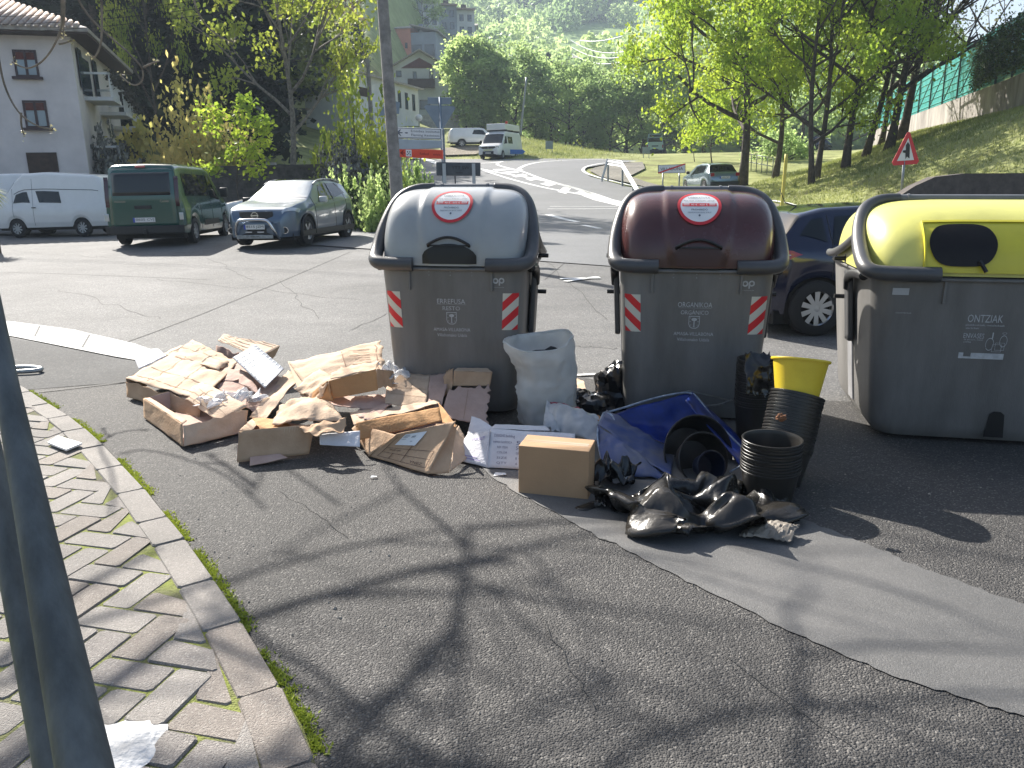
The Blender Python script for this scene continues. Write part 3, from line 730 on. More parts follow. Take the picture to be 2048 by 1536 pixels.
# ================================================================ RUBBISH
def card(name, c, c2):
    m = mat(name, c, .82, c2=c2, vs_=3.2, bump=.25, bs=60, spec=.2)
    return m
M['card'] = card('cardboard', (.54,.375,.245), (.42,.275,.17))
M['card_pale'] = card('pale_cardboard', (.62,.47,.34), (.50,.36,.25))
M['card_pink'] = card('inner_cardboard', (.52,.37,.31), (.42,.29,.235))
M['card_orange'] = card('orange_cardboard', (.52,.30,.14), (.42,.22,.10))
M['card_white'] = card('white_cardboard', (.74,.73,.74), (.60,.59,.62))
M['card_clean'] = mat('clean_cardboard', (.46,.29,.165), .75, var=.10, vs_=2.5, bump=.1, bs=90, spec=.25)
M['ink'] = mat('carton_ink', (.10,.06,.04), .8)
M['ink_faint'] = mat('faint_carton_ink', (.27,.16,.10), .85)
def Q(p):  # (px, py, distance) -> world point, never under the asphalt
    v = at(*p); v.z = max(v.z, Gm(v.x, v.y)+.022); return v
def nz(p, s, k=0): return noise.noise(Vector((p.x*s+k, p.y*s+k*1.7, p.z*s-k)))
def panel_fn(c, amp=.01, seed=0, bow=0.0, rag=(0,0,0,0)):
    a, b, c2, d = [Q(p) if not isinstance(p, Vector) else p for p in c]
    n = (b-a).cross(d-a)
    if n.length < 1e-9: n = Vector((0,0,1))
    n.normalize()
    if n.z < 0: n = -n
    def f(u, v):
        uu = u; vv = v
        # ragged torn edges: left, right, bottom, top
        if rag[0]: uu = lerp(uu, 1, (1-u)**6*rag[0]*(.5+.5*noise.noise(Vector((v*7+seed, 3, 1)))+.3*noise.noise(Vector((v*11.3, seed, 1)))))
        if rag[1]: uu = uu-(u**6)*rag[1]*(.5+.5*noise.noise(Vector((v*7+seed, 9, 1)))+.3*noise.noise(Vector((v*11.3, seed, 2))))
        if rag[2]: vv = vv+(1-v)**6*rag[2]*(.5+.5*noise.noise(Vector((u*7+seed, 5, 1)))+.3*noise.noise(Vector((u*11.3, seed, 3))))
        if rag[3]: vv = vv-(v**6)*rag[3]*(.5+.5*noise.noise(Vector((u*7+seed, 7, 1)))+.3*noise.noise(Vector((u*11.3, seed, 4))))
        p = (a*(1-uu)+b*uu)*(1-vv)+(d*(1-uu)+c2*uu)*vv
        h = amp*(1.6*nz(p, 5, seed)+.8*(1-2*abs(nz(p, 9, seed+3)))+.35*nz(p, 26, seed)) + bow*math.sin(math.pi*uu)*math.sin(math.pi*vv)
        p = p+n*h
        g_ = Gm(p.x, p.y)+.02
        if p.z < g_: p.z = g_
        return p
    return f
def carton(name, label, cat, panels, base, group=None):
    """panels: (part name, four corners (px, py, distance), material, options)"""
    o = Q(base); o.z = Gm(o.x, o.y)+.012
    t = empty(name, o, 0, label, cat, group); fns = []
    for i, pn in enumerate(panels):
        nm, c, m = pn[:3]; opt = pn[3] if len(pn) > 3 else {}
        f = panel_fn(c, opt.get('amp', .008), opt.get('seed', i*1.3), opt.get('bow', 0), opt.get('rag', (0,0,0,0)))
        fns.append(f); mb = MB(); mb.T = Matrix.Translation(-o)
        nu, nv = opt.get('n', (22, 14))
        mb.grid(f, nu, nv)
        mb.build(nm, M[m], t, smooth=True, solid=opt.get('th', .005), fix=True)
    return t, fns, o
def decal(t, o, f, name, m, lift=.006):
    """helper: a mesh drawn on panel f in (u, v)"""
    mb = MB(); mb.T = Matrix.Translation(-o)
    n = (f(.6,.5)-f(.5,.5)).cross(f(.5,.6)-f(.5,.5)).normalized()
    toc = Vector((0,0,CAMH))-f(.5,.5)
    if n.dot(toc) < 0: n = -n
    F_ = lambda u, v: f(u, v)+n*lift
    return mb, F_
def lines_on(mb, F_, segs, w=.006):
    for (u0, v0, u1, v1) in segs:
        k = 8; d = Vector((u1-u0, v1-v0)); d.normalize(); nx_, ny_ = -d.y*w, d.x*w
        V = []; 
        for i in range(k+1):
            u, v = lerp(u0, u1, i/k), lerp(v0, v1, i/k); V += [F_(u-nx_, v-ny_), F_(u+nx_, v+ny_)]
        mb.add(V, [(2*i, 2*i+1, 2*i+3, 2*i+2) for i in range(k)])
def rect_lines(u0, v0, u1, v1): return [(u0,v0,u1,v0),(u1,v0,u1,v1),(u1,v1,u0,v1),(u0,v1,u0,v0)]
GC = 'discarded cartons heaped in front of the grey lidded container'
# A open tray at the front left
t, f, o = carton('cardboard_box', 'open crushed carton tray at the left front of the heap, end face towards the kerb', 'carton', [
 ('wall', [(290,838,5.72),(368,893,5.02),(366,848,5.10),(288,797,5.80)], 'card', {'amp':.004}),
 ('wall', [(368,893,5.02),(492,864,5.36),(496,812,5.45),(366,848,5.10)], 'card_pale', {'amp':.012,'rag':(0,0,0,.25)}),
 ('floor', [(290,838,5.72),(368,893,5.02),(492,864,5.36),(420,812,6.0)], 'card_pink', {'amp':.004}),
 ('wall', [(288,797,5.80),(404,766,6.25),(404,806,6.15),(290,836,5.74)], 'card_pink', {'amp':.006}),
 ('flap', [(352,788,6.0),(404,762,6.2),(498,812,5.48),(440,846,5.36)], 'card_pale', {'amp':.014,'bow':.03,'rag':(0,.12,.1,0)}),
 ('flap', [(288,797,5.80),(366,848,5.10),(374,842,5.16),(300,796,5.83)], 'card_pale', {'amp':.003}),
], (390,870,5.3), GC)
mb, F_ = decal(t, o, f[4], 'print', M['ink_faint']); lines_on(mb, F_, [(.1,.1,.1,.9),(.3,.05,.3,.95),(.5,.05,.5,.9),(.05,.4,.8,.4),(.05,.7,.8,.7)], .006); mb.build('print', M['ink_faint'], t, fix=False)
# B big pale carton at the back left
t, f, o = carton('cardboard_box', 'large flattened carton with sun bleached top, leftmost of the heap', 'carton', [
 ('top', [(252,758,6.35),(405,802,5.75),(478,722,6.7),(388,684,7.3)], 'card_pale', {'amp':.010,'n':(34,26),'rag':(0,0,0,.05)}),  # top panel in paler cardboard than the walls
 ('wall', [(252,758,6.35),(405,802,5.75),(400,842,5.68),(258,794,6.3)], 'card', {'amp':.012,'rag':(0,0,.25,0)}),
 ('wall', [(252,758,6.35),(388,684,7.3),(388,712,7.35),(258,794,6.3)], 'card', {'amp':.006}),
 ('flap', [(322,708,7.1),(385,682,7.35),(470,722,6.75),(438,742,6.4)], 'card_pale', {'amp':.018,'bow':.03}),
 ('flap', [(262,702,7.3),(318,700,7.2),(335,714,7.0),(278,738,6.9)], 'card_white', {'amp':.01}),
], (330,800,6.1), GC)
mb, F_ = decal(t, o, f[0], 'print', 0); lines_on(mb, F_, [(.05,.1,.9,.1),(.05,.3,.9,.3),(.25,.05,.25,.95),(.6,.05,.6,.95)], .004); lines_on(mb, F_, [(.1,.62,.3,.62),(.1,.68,.26,.68)], .012); mb.build('print', M['ink_faint'], t, fix=False)
mb, F_ = decal(t, o, f[3], 'print', 0); lines_on(mb, F_, [(.1,.1,.9,.1),(.1,.4,.9,.4),(.1,.7,.9,.7),(.5,.05,.5,.9)], .007); mb.build('print', M['ink'], t, fix=False)
# C carton behind it
t, f, o = carton('cardboard_box', 'torn carton with dark tape stripes along its lid, behind the grey sheet', 'carton', [
 ('flap', [(436,682,7.3),(520,716,6.7),(560,692,6.9),(448,670,7.5)], 'card_pale', {'amp':.010}),
 ('wall', [(432,686,7.25),(518,718,6.65),(500,760,6.75),(432,722,7.2)], 'card_pink', {'amp':.012,'rag':(0,.2,.2,0)}),
 ('wall', [(520,716,6.7),(560,692,6.9),(552,712,7.0),(520,745,6.8)], 'card_pale', {'amp':.006}),
], (480,745,6.9), GC)
mb, F_ = decal(t, o, f[0], 'print', 0); lines_on(mb, F_, [(.02,.1,.95,.1),(.02,.3,.95,.3),(.02,.55,.6,.55),(.02,.8,.95,.8),(.02,.94,.95,.94)], .02); mb.build('tape', M['ink'], t, fix=False)
# D grey corrugated sheet
mb = MB(); f = panel_fn([(465,716,6.35),(530,777,5.85),(568,738,6.15),(512,690,6.65)], .002); o = Q((520,740,6.2)); mb.T = Matrix.Translation(-o)
mb.grid(f, 60, 6); tt = mb.build('corrugated_sheet', mat('bluegrey_sheet', (.27,.29,.33), .55, var=.2, vs_=14, bump=.4, bs=30), None, smooth=True, solid=.006, loc=o)
tag(tt, 'blue grey sheet with printed grid lines lying on top of the cartons', 'board')
m2, F_ = decal(tt, o, f, 'g', 0, .007); lines_on(m2, F_, [(a/9,.02,a/9,.98) for a in range(1, 9)]+[(.02,.35,.98,.35),(.02,.7,.98,.7)], .006); m2.build('print', M['sign_back'], tt, fix=False)
# E pink inner carton between
t, f, o = carton('cardboard_box', 'torn open carton showing its pinkish inside, between the grey sheet and the clear plastic', 'carton', [
 ('floor', [(405,760,6.3),(510,830,5.6),(590,770,6.0),(470,722,6.75)], 'card_pink', {'amp':.016,'n':(26,20)}),
 ('wall', [(425,735,6.55),(500,742,6.35),(478,762,6.2),(408,762,6.3)], 'card_pink', {'amp':.008}),
 ('flap', [(480,742,6.3),(504,752,6.2),(520,795,5.8),(478,768,6.05)], 'card_pink', {'amp':.012,'bow':.02}),
 ('flap', [(498,836,5.5),(530,842,5.42),(602,756,6.05),(575,738,6.3)], 'card_pale', {'amp':.012,'rag':(.1,.1,0,0)}),
], (500,800,5.9), GC)
# F big bright carton top centre
t, f, o = carton('cardboard_box', 'big pale carton board standing highest in the middle of the heap', 'carton', [
 ('wall', [(578,726,6.3),(610,772,5.8),(775,748,5.75),(768,682,6.35)], 'card_pale', {'amp':.012,'n':(34,20),'bow':.03,'rag':(0,0,0,.06)}),
 ('wall', [(576,724,6.32),(594,726,6.25),(622,800,5.6),(604,800,5.62)], 'card_pale', {'amp':.006}),
 ('flap', [(590,780,5.75),(640,800,5.45),(700,772,5.5),(640,740,5.95)], 'card_pale', {'amp':.02}),
], (680,790,5.9), GC)
mb, F_ = decal(t, o, f[0], 'print', 0); lines_on(mb, F_, [(.1,.93,.9,.93),(.1,.55,.95,.55)]+[(a/14,.62+.05*(a%3),a/14+.03,.85) for a in range(3, 13)], .006); mb.build('print', M['ink_faint'], t, fix=False)
# F2 open orange box
t, f, o = carton('cardboard_box', 'open box with orange side and torn left lip above the arched carton', 'carton', [
 ('wall', [(657,762,5.42),(752,738,5.5),(756,780,5.45),(664,798,5.38)], 'card_orange', {'amp':.004}),
 ('wall', [(752,738,5.5),(790,742,5.7),(792,775,5.65),(756,780,5.45)], 'card', {'amp':.01,'rag':(0,.15,0,.2)}),
 ('flap', [(655,760,5.42),(752,738,5.5),(765,722,5.8),(680,735,5.85)], 'card_pale', {'amp':.014,'rag':(.1,.1,0,.2)}),
 ('flap', [(655,762,5.4),(668,800,5.36),(608,812,5.45),(600,806,5.6)], 'card_orange', {'amp':.014,'rag':(0,0,0,.1)}),
 ('flap', [(640,772,5.5),(664,765,5.4),(650,800,5.38),(600,812,5.5)], 'card_pale', {'amp':.02,'rag':(.2,.1,.1,.1)}),
], (700,800,5.5), GC)
# G folded box at the front
t, f, o = carton('cardboard_box', 'plain folded box with a flat upright front panel, second from the left along the front', 'carton', [
 ('wall', [(474,925,4.72),(618,908,4.86),(630,848,4.92),(478,862,4.80)], 'card', {'amp':.003,'n':(16,8)}),
 ('wall', [(478,862,4.80),(474,922,4.73),(500,858,5.5),(508,836,5.5)], 'card_pink', {'amp':.006}),
 ('flap', [(520,860,4.95),(505,838,5.4),(560,842,5.3),(588,856,4.98)], 'card_orange', {'amp':.01}),
 ('flap', [(505,838,5.4),(478,862,4.82),(498,866,4.95),(524,842,5.35)], 'card_pale', {'amp':.006}),
 ('wall', [(480,905,5.15),(620,890,5.2),(610,850,5.35),(505,840,5.4)], 'card_pink', {'amp':.004}),
 ('flap', [(500,934,4.66),(575,915,4.76),(560,908,4.8),(500,915,4.75)], 'card_pink', {'amp':.003}),
], (550,905,4.9), GC)
mb, F_ = decal(t, o, f[0], 'tape', 0, .004)
lines_on(mb, F_, [(.6+.035*a, .80+.05*(a%2), .6+.035*a, .99) for a in range(11)], .003); mb.build('torn_tape', M['card_pale'], t, fix=False)
# G2 arched crumpled carton
t, f, o = carton('cardboard_box', 'crumpled arched carton lid with a dark hollow under it, right of the folded box', 'carton', [
 ('top', [(545,856,5.0),(690,842,4.9),(660,800,5.5),(560,812,5.6)], 'card_pale', {'amp':.028,'bow':.09,'n':(28,20),'rag':(0,.05,.08,0)}),
 ('flap', [(585,860,4.9),(700,832,4.92),(690,868,4.8),(630,875,4.75)], 'card', {'amp':.03,'rag':(.1,.1,.3,0)}),
 ('wall', [(640,872,4.85),(720,862,4.9),(720,895,4.8),(640,890,4.8)], 'card_white', {'amp':.01}),
 ('flap', [(655,812,5.35),(790,822,5.3),(770,790,5.6),(640,798,5.6)], 'card_pink', {'amp':.015}),
], (630,880,5.1), GC)
# H big front box with label
t, f, o = carton('cardboard_box', 'large tipped carton with a white shipping label and printed grid on its front', 'carton', [
 ('wall', [(738,912,4.84),(858,948,4.50),(912,842,4.76),(795,868,4.74)], 'card', {'amp':.006,'n':(26,20),'rag':(0,0,0,.0)}),
 ('wall', [(704,858,5.1),(738,914,4.83),(795,870,4.76),(714,850,5.12)], 'card', {'amp':.006}),
 ('wall', [(858,948,4.50),(898,946,4.52),(914,850,4.84),(872,848,4.78)], 'card', {'amp':.006}),
 ('wall', [(712,846,5.0),(880,815,5.25),(884,842,5.1),(714,882,4.9)], 'card_orange', {'amp':.006,'bow':.01}),
 ('flap', [(708,852,5.02),(880,808,5.3),(876,800,5.4),(700,828,5.25)], 'card_pale', {'amp':.01}),
 ('flap', [(700,830,5.2),(740,852,5.0),(800,800,5.45),(755,790,5.6)], 'card_pink', {'amp':.02,'rag':(0,.1,.1,0)}),
 ('flap', [(878,806,5.25),(912,848,4.8),(914,856,4.76),(884,845,5.0)], 'card_orange', {'amp':.008}),
 ('flap', [(900,944,4.53),(948,905,4.85),(918,850,5.05),(906,870,4.85)], 'card_pale', {'amp':.012,'rag':(0,.1,0,0)}),
 ('floor', [(738,908,4.86),(858,942,4.54),(900,880,5.15),(715,880,5.2)], 'card_pink', {'amp':.004}),
 ('wall', [(715,880,5.2),(900,880,5.15),(880,812,5.4),(705,830,5.4)], 'card_pink', {'amp':.004}),
], (830,935,4.75), GC)
mb, F_ = decal(t, o, f[0], 'print', 0, .007)
lines_on(mb, F_, rect_lines(.12,.08,.92,.40)+[(.12,.24,.92,.24),(.52,.08,.52,.40),(.12,.4,.12,.8),(.52,.4,.52,.75),(.3,.08,.3,.24)], .005)
put_text(mb, 'YNEZ', .75, .13, .055, F_, .2); put_text(mb, '5005-0PS', .3, .34, .045, F_, .2); mb.build('print', M['ink'], t, fix=False)
m2 = MB(); m2.T = Matrix.Translation(-o); Lb = lambda u, v: f[0](.22+.35*u+.02*v, .50+.36*v)+(F_(.5,.5)-f[0](.5,.5))*1.5
m2.grid(Lb, 8, 8); lab = m2.build('shipping_label', M['white_print'], t)
m2 = MB(); m2.T = Matrix.Translation(-o); L2 = lambda u, v: Lb(u, v)+(F_(.5,.5)-f[0](.5,.5))*.4
lines_on(m2, L2, [(.08,.85,.3,.85),(.08,.75,.35,.75),(.08,.65,.3,.65),(.5,.6,.5,.75),(.56,.6,.56,.75),(.62,.6,.62,.75),(.08,.5,.3,.5),(.6,.3,.7,.3)], .015); m2.build('label_print', M['black_soft'], lab, fix=False)
mb, F_ = decal(t, o, f[5], 'p', 0, .005); lines_on(mb, F_, [(a/8,.1,a/8,.95) for a in range(1, 8)]+[(.1,.5,.9,.5)], .005); mb.build('print', M['ink_faint'], t, fix=False)
# I cartons leaning on the container
t, f, o = carton('cardboard_box', 'pale carton sheet leaning on the left foot of the grey lidded container', 'carton', [
 ('wall', [(770,808,5.35),(850,820,5.3),(862,752,5.85),(775,748,5.9)], 'card_pale', {'amp':.008,'n':(20,16)}),
 ('wall', [(850,822,5.3),(885,812,5.32),(905,742,5.88),(862,750,5.86)], 'card_pink', {'amp':.008,'rag':(0,.1,0,.1)}),
], (820,818,5.5), GC)
mb, F_ = decal(t, o, f[0], 'p', 0, .005); lines_on(mb, F_, [(.05,.3,.95,.3),(.05,.55,.95,.55)], .004); mb.build('print', M['ink_faint'], t, fix=False)
t, f, o = carton('cardboard_box', 'torn carton side standing against the front of the grey lidded container', 'carton', [
 ('wall', [(880,838,5.15),(982,858,5.1),(992,765,5.62),(900,772,5.62)], 'card_pink', {'amp':.008,'n':(26,20),'rag':(0,.22,.05,.2)}),
 ('wall', [(908,742,5.68),(985,745,5.66),(980,772,5.6),(906,772,5.64)], 'card', {'amp':.006}),
 ('flap', [(895,742,5.8),(915,735,5.75),(908,790,5.6),(880,800,5.55)], 'card', {'amp':.03,'rag':(.2,.2,.2,.2)}),
 ('flap', [(908,742,5.68),(985,745,5.66),(975,738,5.74),(915,736,5.74)], 'card_pale', {'amp':.004}),
], (930,850,5.4), GC)
mb, F_ = decal(t, o, f[0], 'p', 0, .005); lines_on(mb, F_, [(.45,.05,.42,.9)], .004); mb.build('print', M['ink_faint'], t, fix=False)
# J white printed carton
t, f, o = carton('printed_carton', 'white carton lettered with a bedding order, standing behind the clean brown box', 'carton', [
 ('wall', [(975,938,4.62),(1150,945,4.55),(1150,868,4.75),(980,858,4.82)], 'card_white', {'amp':.003,'n':(20,10)}),
 ('wall', [(902,928,4.78),(975,938,4.62),(980,862,4.80),(935,868,4.95)], 'card_white', {'amp':.006}),
 ('flap', [(936,872,4.95),(1000,864,4.85),(960,840,5.1),(944,834,5.15)], 'card_white', {'amp':.008}),
 ('flap', [(980,858,4.82),(1100,862,4.80),(1092,852,4.98),(990,850,5.0)], 'card_white', {'amp':.003}),
], (1040,940,4.75), None)
mb, F_ = decal(t, o, f[0], 'p', 0, .004)
put_text(mb, 'DISIGNS bedding', .18, .82, .075, F_, .24)
for i, (a, b) in enumerate((('FAMSA NORDICA', '54'), ('REF ITEM', '54308'), ('COLOR', 'GENCO'), ('SIZE', '105'), ('QTY', '6 SET'))):
    put_text(mb, a, .16, .66-.135*i, .055, F_, .22 if i == 0 else .12); put_text(mb, b, .38, .66-.135*i, .10 if i < 2 else .06, F_, .12)
mb.build('order_lettering', M['ink2'] if 'ink2' in M else mat('order_ink', (.16,.15,.22), .7), t, fix=False)
mb, F_ = decal(t, o, f[1], 'p', 0, .006); put_text(mb, 'INKAST', .6, .78, .10, F_, .5); lines_on(mb, F_, [(.2,.2,.7,.2),(.3,.12,.8,.12)], .012); mb.build('side_print', mat('violet_ink', (.30,.24,.5), .7), t, fix=False)
# K clean closed box
b0 = gp(1037, 990); b1 = gp(1176, 1004); b0.z = b1.z = 0; dx = (b1-b0); L_ = dx.length; az = math.atan2(dx.y, dx.x)
t = empty('cardboard_box', (b0.x, b0.y, Gm(b0.x, b0.y)+.013), az, 'clean closed brown box standing alone in front of the white carton', 'carton'); t.rotation_euler = (0, .018, az)
mb = MB(); mb.box(0, L_, 0, .21, 0, .285); mb.build('box_body', M['card_clean'], t, bevel=.004)
mb = MB(); mb.box(.0025, L_-.0025, .102, .1045, .2855, .2862); mb.box(.02, L_-.02, .08, .13, .2851, .2854); mb.build('tape', mat('clear_tape', (.52,.38,.25), .25), t)
# ---------------------------------------------------------------- clear plastic, paper bits
M['clear'] = mat('clear_film', (.75,.76,.78), .22, alpha=.42, spec=.7)
def hsh(i, j, s):
    v = math.sin(i*12.9898+j*78.233+s*37.7)*43758.5453; return (v-math.floor(v))*2-1
def blob(name, label, cat, base, c, rx_, ry_, rz_, m, amp=.3, seed=0, sharp=True, tilt=0, group=None, n=(30, 17), flat=True):
    o = Vector(base); mb = MB()
    def f(u, v):
        if sharp and 0 < v < 1:
            i_, j_ = round(u*n[0]) % n[0], round(v*n[1]); u += .38*hsh(i_, j_, seed)/n[0]; v += .38*hsh(i_, j_, seed+5)/n[1]
        th = u*2*math.pi; ph = (v-.5)*math.pi
        d = Vector((math.cos(th)*math.cos(ph), math.sin(th)*math.cos(ph), math.sin(ph)))
        k = noise.noise(d*1.6+Vector((seed,0,0)))*.9
        k2 = (1-2*abs(noise.noise(d*3.4+Vector((0,seed,2)))))*.5 if sharp else 0
        k3 = (1-2*abs(noise.noise(d*8+Vector((0,seed,2)))))*.18 if sharp else 0
        r = 1+amp*(k+k2+k3)+(.045*hsh(round(u*n[0]*3), round(v*n[1]*3), seed) if sharp else 0)
        p = Vector((d.x*rx_*r, d.y*ry_*r, d.z*rz_*r+c))
        if flat and p.z < 0: p.z = max(0, p.z*.02)+.001
        return p
    mb.grid(f, n[0], n[1]); ob = mb.build(name, m, None, smooth=True, loc=o, fix='weld', auto=22); ob.rotation_euler.z = tilt
    return tag(ob, label, cat, group)
def gl(px, py, dz=.012): p = gp(px, py); return Vector((p.x, p.y, p.z+dz))
mb = MB(); mb.grid(lambda u, v: Q(((110+55*u-12*v), (893+12*u+22*v*1.0-6*u*v), 99)) if 0 else gp(105+42*v+58*u*.55-30*(1-v)*0, 898-14*v+22*u)+Vector((0,0,.036+.01*math.sin(3*u))), 6, 4)
a_, b_, c_, d_ = gp(98,900), gp(135,915), gp(166,902), gp(118,887)
mb = MB(); mb.grid(lambda u, v: (a_*(1-u)+b_*u)*(1-v)+(d_*(1-u)+c_*u)*v-a_+Vector((0,0,.0)), 5, 4)
tag(mb.build('ceramic_tile', M['white_print'], None, solid=.014, loc=a_+Vector((0,0,.05))), 'small white tile lying on the paved footway', 'tile')
for (px, py, lab, s) in ((748,960,'tiny white paper scrap on the asphalt in front of the shipping label carton', .02), (1000,955,'pale flattened scrap on the smooth repaired strip left of the brown box', .04)):
    q = gl(px, py, .02); mb = MB(); mb.add([(-s,-s*.6,0),(s,-s*.4,.004),(s*.8,s*.6,0),(-s*.7,s*.5,.006)], [(0,1,2,3)]); tag(mb.build('paper_scrap', M['white_print'], None, solid=.002, loc=q), lab, 'scrap')
# gravel specks and twigs lying on the asphalt
mb = MB(); rr = random.Random(11)
for _ in range(700):
    x, y = rr.uniform(-2.5, 4), rr.uniform(1.4, 5.5)
    if x < kerb_x(y)+.03: continue
    s = rr.uniform(.002, .007)*(1 if rr.random() < .93 else 1.8); z = Gm(x, y)+.012; a = rr.uniform(0, 6)
    V = [(x+s*math.cos(a+k*1.57)*rr.uniform(.6,1.3), y+s*math.sin(a+k*1.57)*rr.uniform(.6,1.3), z) for k in range(4)]+[(x, y, z+s*.9)]
    mb.add(V, [(0,1,4),(1,2,4),(2,3,4),(3,0,4)])
tag(mb.build('loose_grit', mat('grit', (.30,.27,.23), .9, var=.5, vs_=3, world=True), None), kind='stuff')
# ---------------------------------------------------------------- white woven sack
def sack():
    b = gl(1095, 862, .012); t = empty('woven_sack', b, 0, 'tall white woven sack standing open between the two lettered containers', 'sack')
    H_ = .64
    def f(u, v, k=1.0, dz=0):
        th = u*2*math.pi; z = v*H_
        a = interp([(0,.17),(.1,.185),(.3,.18),(.55,.172),(.75,.19),(.9,.205),(1,.195)], v)*k; bq = interp([(0,.15),(.3,.16),(.6,.15),(.85,.185),(1,.19)], v)*k
        c, s = math.cos(th), math.sin(th)
        x = a*math.copysign(abs(c)**.75, c); y = bq*math.copysign(abs(s)**.75, s)
        p = Vector((x*2.2, y*2.2, z*2.2)); w_ = .03*noise.noise(p*1.7)+.026*(1-2*abs(noise.noise(Vector((p.x*2.3+5,p.y*2.3+1,p.z*1.6)))))+.010*(1-2*abs(noise.noise(p*6)))+.016*(1-2*abs(noise.noise(Vector((c*2.6+v, s*2.6, z*1.1)))))
        w_ += .006*hsh(round(u*44)%44, round(v*24), 8)*(1 if 0 < v < .97 else 0)
        x += c*w_; y += s*w_
        x += -.035*v + .02*math.sin(v*4); zz = z+.018*math.sin(th*2+1)*v**4+.03*(math.cos(th-.3))*v**6*0
        zz += .03*v**8*math.sin(th+.5)
        return Vector((x, y+.12, max(zz+dz, .0)))
    mb = MB(); mb.grid(lambda u, v: f((u+.3*hsh(round(u*44)%44, round(v*24), 2)/44) if 0 < v < 1 else u, v)*1.0, 44, 24)
    mb.build('sack_cloth', M['sack'], t, smooth=True, solid=.005, fix='weld')
    hem = MB(); hem.tube([f(i/56, .985, 1.01) for i in range(57)], .006, 6, caps=False); hem.build('hem', M['sack'], t, smooth=True)
    r_ = MB(); r_.grid(lambda u, v: f(u, .86, v*.90)+Vector((0,0,-.03+.04*nz(f(u,.86,v), 9))), 30, 6); r_.build('contents', M['rubber'], t, smooth=True)
M['sack'] = leafmat('woven_white_plastic', (.92,.91,.88), (.80,.79,.76), .5, .6, 5)
sack()
# white and red translucent bag
M['film_white'] = leafmat('milky_film', (.74,.73,.72), (.52,.53,.55), .35, .3, 7)
t, f, o = carton('plastic_sack', 'milky plastic sack with a red hem slumped between the woven sack and the blue tub', 'sack', [
 ('film', [(1092,862,5.05),(1200,888,4.85),(1205,838,5.05),(1095,806,5.35)], 'film_white', {'amp':.035,'bow':.09,'n':(34,24),'th':.002,'rag':(.05,.1,0,.05)}),
 ('film', [(1082,868,5.0),(1120,872,4.98),(1118,828,5.2),(1092,804,5.35)], 'film_white', {'amp':.03,'bow':.03,'th':.002,'rag':(.1,0,.2,0)}),
], (1130,875,5.1), None)
mb = MB(); mb.T = Matrix.Translation(-o); f0 = f[0]; mb.tube([f0(i/16, 1.0)+Vector((0,-.005,.006)) for i in range(11)], .008, 6); mb.build('red_hem', mat('red_film', (.35,.04,.06), .4), t, smooth=True)
# black bags behind
M['black_film'] = mat('black_film', (.010,.010,.011), .24, bump=.5, bs=7, spec=.6)
M['black_film2'] = mat('dusty_black_film', (.012,.012,.012), .30, c2=(.03,.027,.023), vs_=3, bump=.6, bs=6, rv=.12)
p = gl(1236, 822); blob('rubbish_bag', 'full black rubbish bag against the brown lidded container', 'rubbish bag', p+Vector((0,.12,0)), .13, .17, .16, .19, M['black_film'], .30, 3, group='black rubbish bags')
p = gl(1178, 838); blob('rubbish_bag', 'low slumped black rubbish bag behind the milky sack', 'rubbish bag', p+Vector((0,.1,0)), .06, .19, .14, .11, M['black_film'], .35, 9, group='black rubbish bags')
t, f, o = carton('cardboard_scrap', 'orange cardboard strip sticking out behind the milky sack', 'carton', [('flap', [(1178,842,5.3),(1205,852,5.2),(1212,838,5.3),(1196,830,5.45)], 'card_orange', {'amp':.004})], (1195,845,5.3))
t, f, o = carton('cardboard_scrap', 'pale cardboard strips behind the woven sack', 'carton', [('flap', [(1150,800,6.0),(1178,800,6.0),(1168,762,6.5),(1150,758,6.6)], 'card_pale', {'amp':.01,'rag':(0,.1,.1,0)})], (1160,800,6.1))
mb = MB(); q = gl(1172, 805, .02)
for i in range(7): mb.tube(smoothpath([(rr.uniform(-.09,.09), rr.uniform(-.02,.05), rr.uniform(.0,.09)) for _ in range(4)]), .004, 5)
tag(mb.build('red_string', M['red'], None, smooth=True, loc=q), 'tangle of red string beside the woven sack', 'string')
# ---------------------------------------------------------------- blue tub
M['blue'] = mat('blue_plastic', (.008,.035,.26), .36, c2=(.004,.014,.09), vs_=4, rv=.08)
M['blue_dusty'] = mat('dusty_blue_plastic', (.16,.16,.16), .55, c2=(.03,.06,.19), vs_=2.6)
M['edge'] = mat('scuffed_plastic_edge', (.30,.36,.45), .5, var=.4, vs_=20)
TB = 'broken blue plastic tub lying on its side with black pots inside'
t, f, o = carton('plastic_tub', TB, 'tub', [
 ('base', [(1208,832,5.30),(1345,975,4.98),(1488,925,5.05),(1385,786,5.42)], 'blue', {'amp':.012,'n':(30,30),'bow':-.10}),
 ('side', [(1196,850,4.92),(1338,978,4.42),(1348,972,4.9),(1212,822,5.28)], 'blue_dusty', {'amp':.012,'n':(40,12),'rag':(0,0,.0,0)}),
 ('side', [(1212,980,4.45),(1338,978,4.42),(1196,850,4.92),(1192,880,4.9)], 'blue_dusty', {'amp':.02,'n':(24,20),'bow':.03}),
 ('side', [(1385,786,5.42),(1492,912,5.0),(1478,930,4.65),(1372,800,5.0)], 'blue', {'amp':.008,'n':(24,8)}),
], (1340,970,4.9))
mb = MB(); mb.T = Matrix.Translation(-o)
pth = smoothpath([Q((1208,826,5.28)), Q((1240,818,5.3)), Q((1310,795,5.38)), Q((1380,782,5.42)), Q((1400,800,5.3)), Q((1420,830,5.15)), Q((1458,870,5.0)), Q((1492,910,4.9))], 2)
mb.tube(pth, .0075, 6)
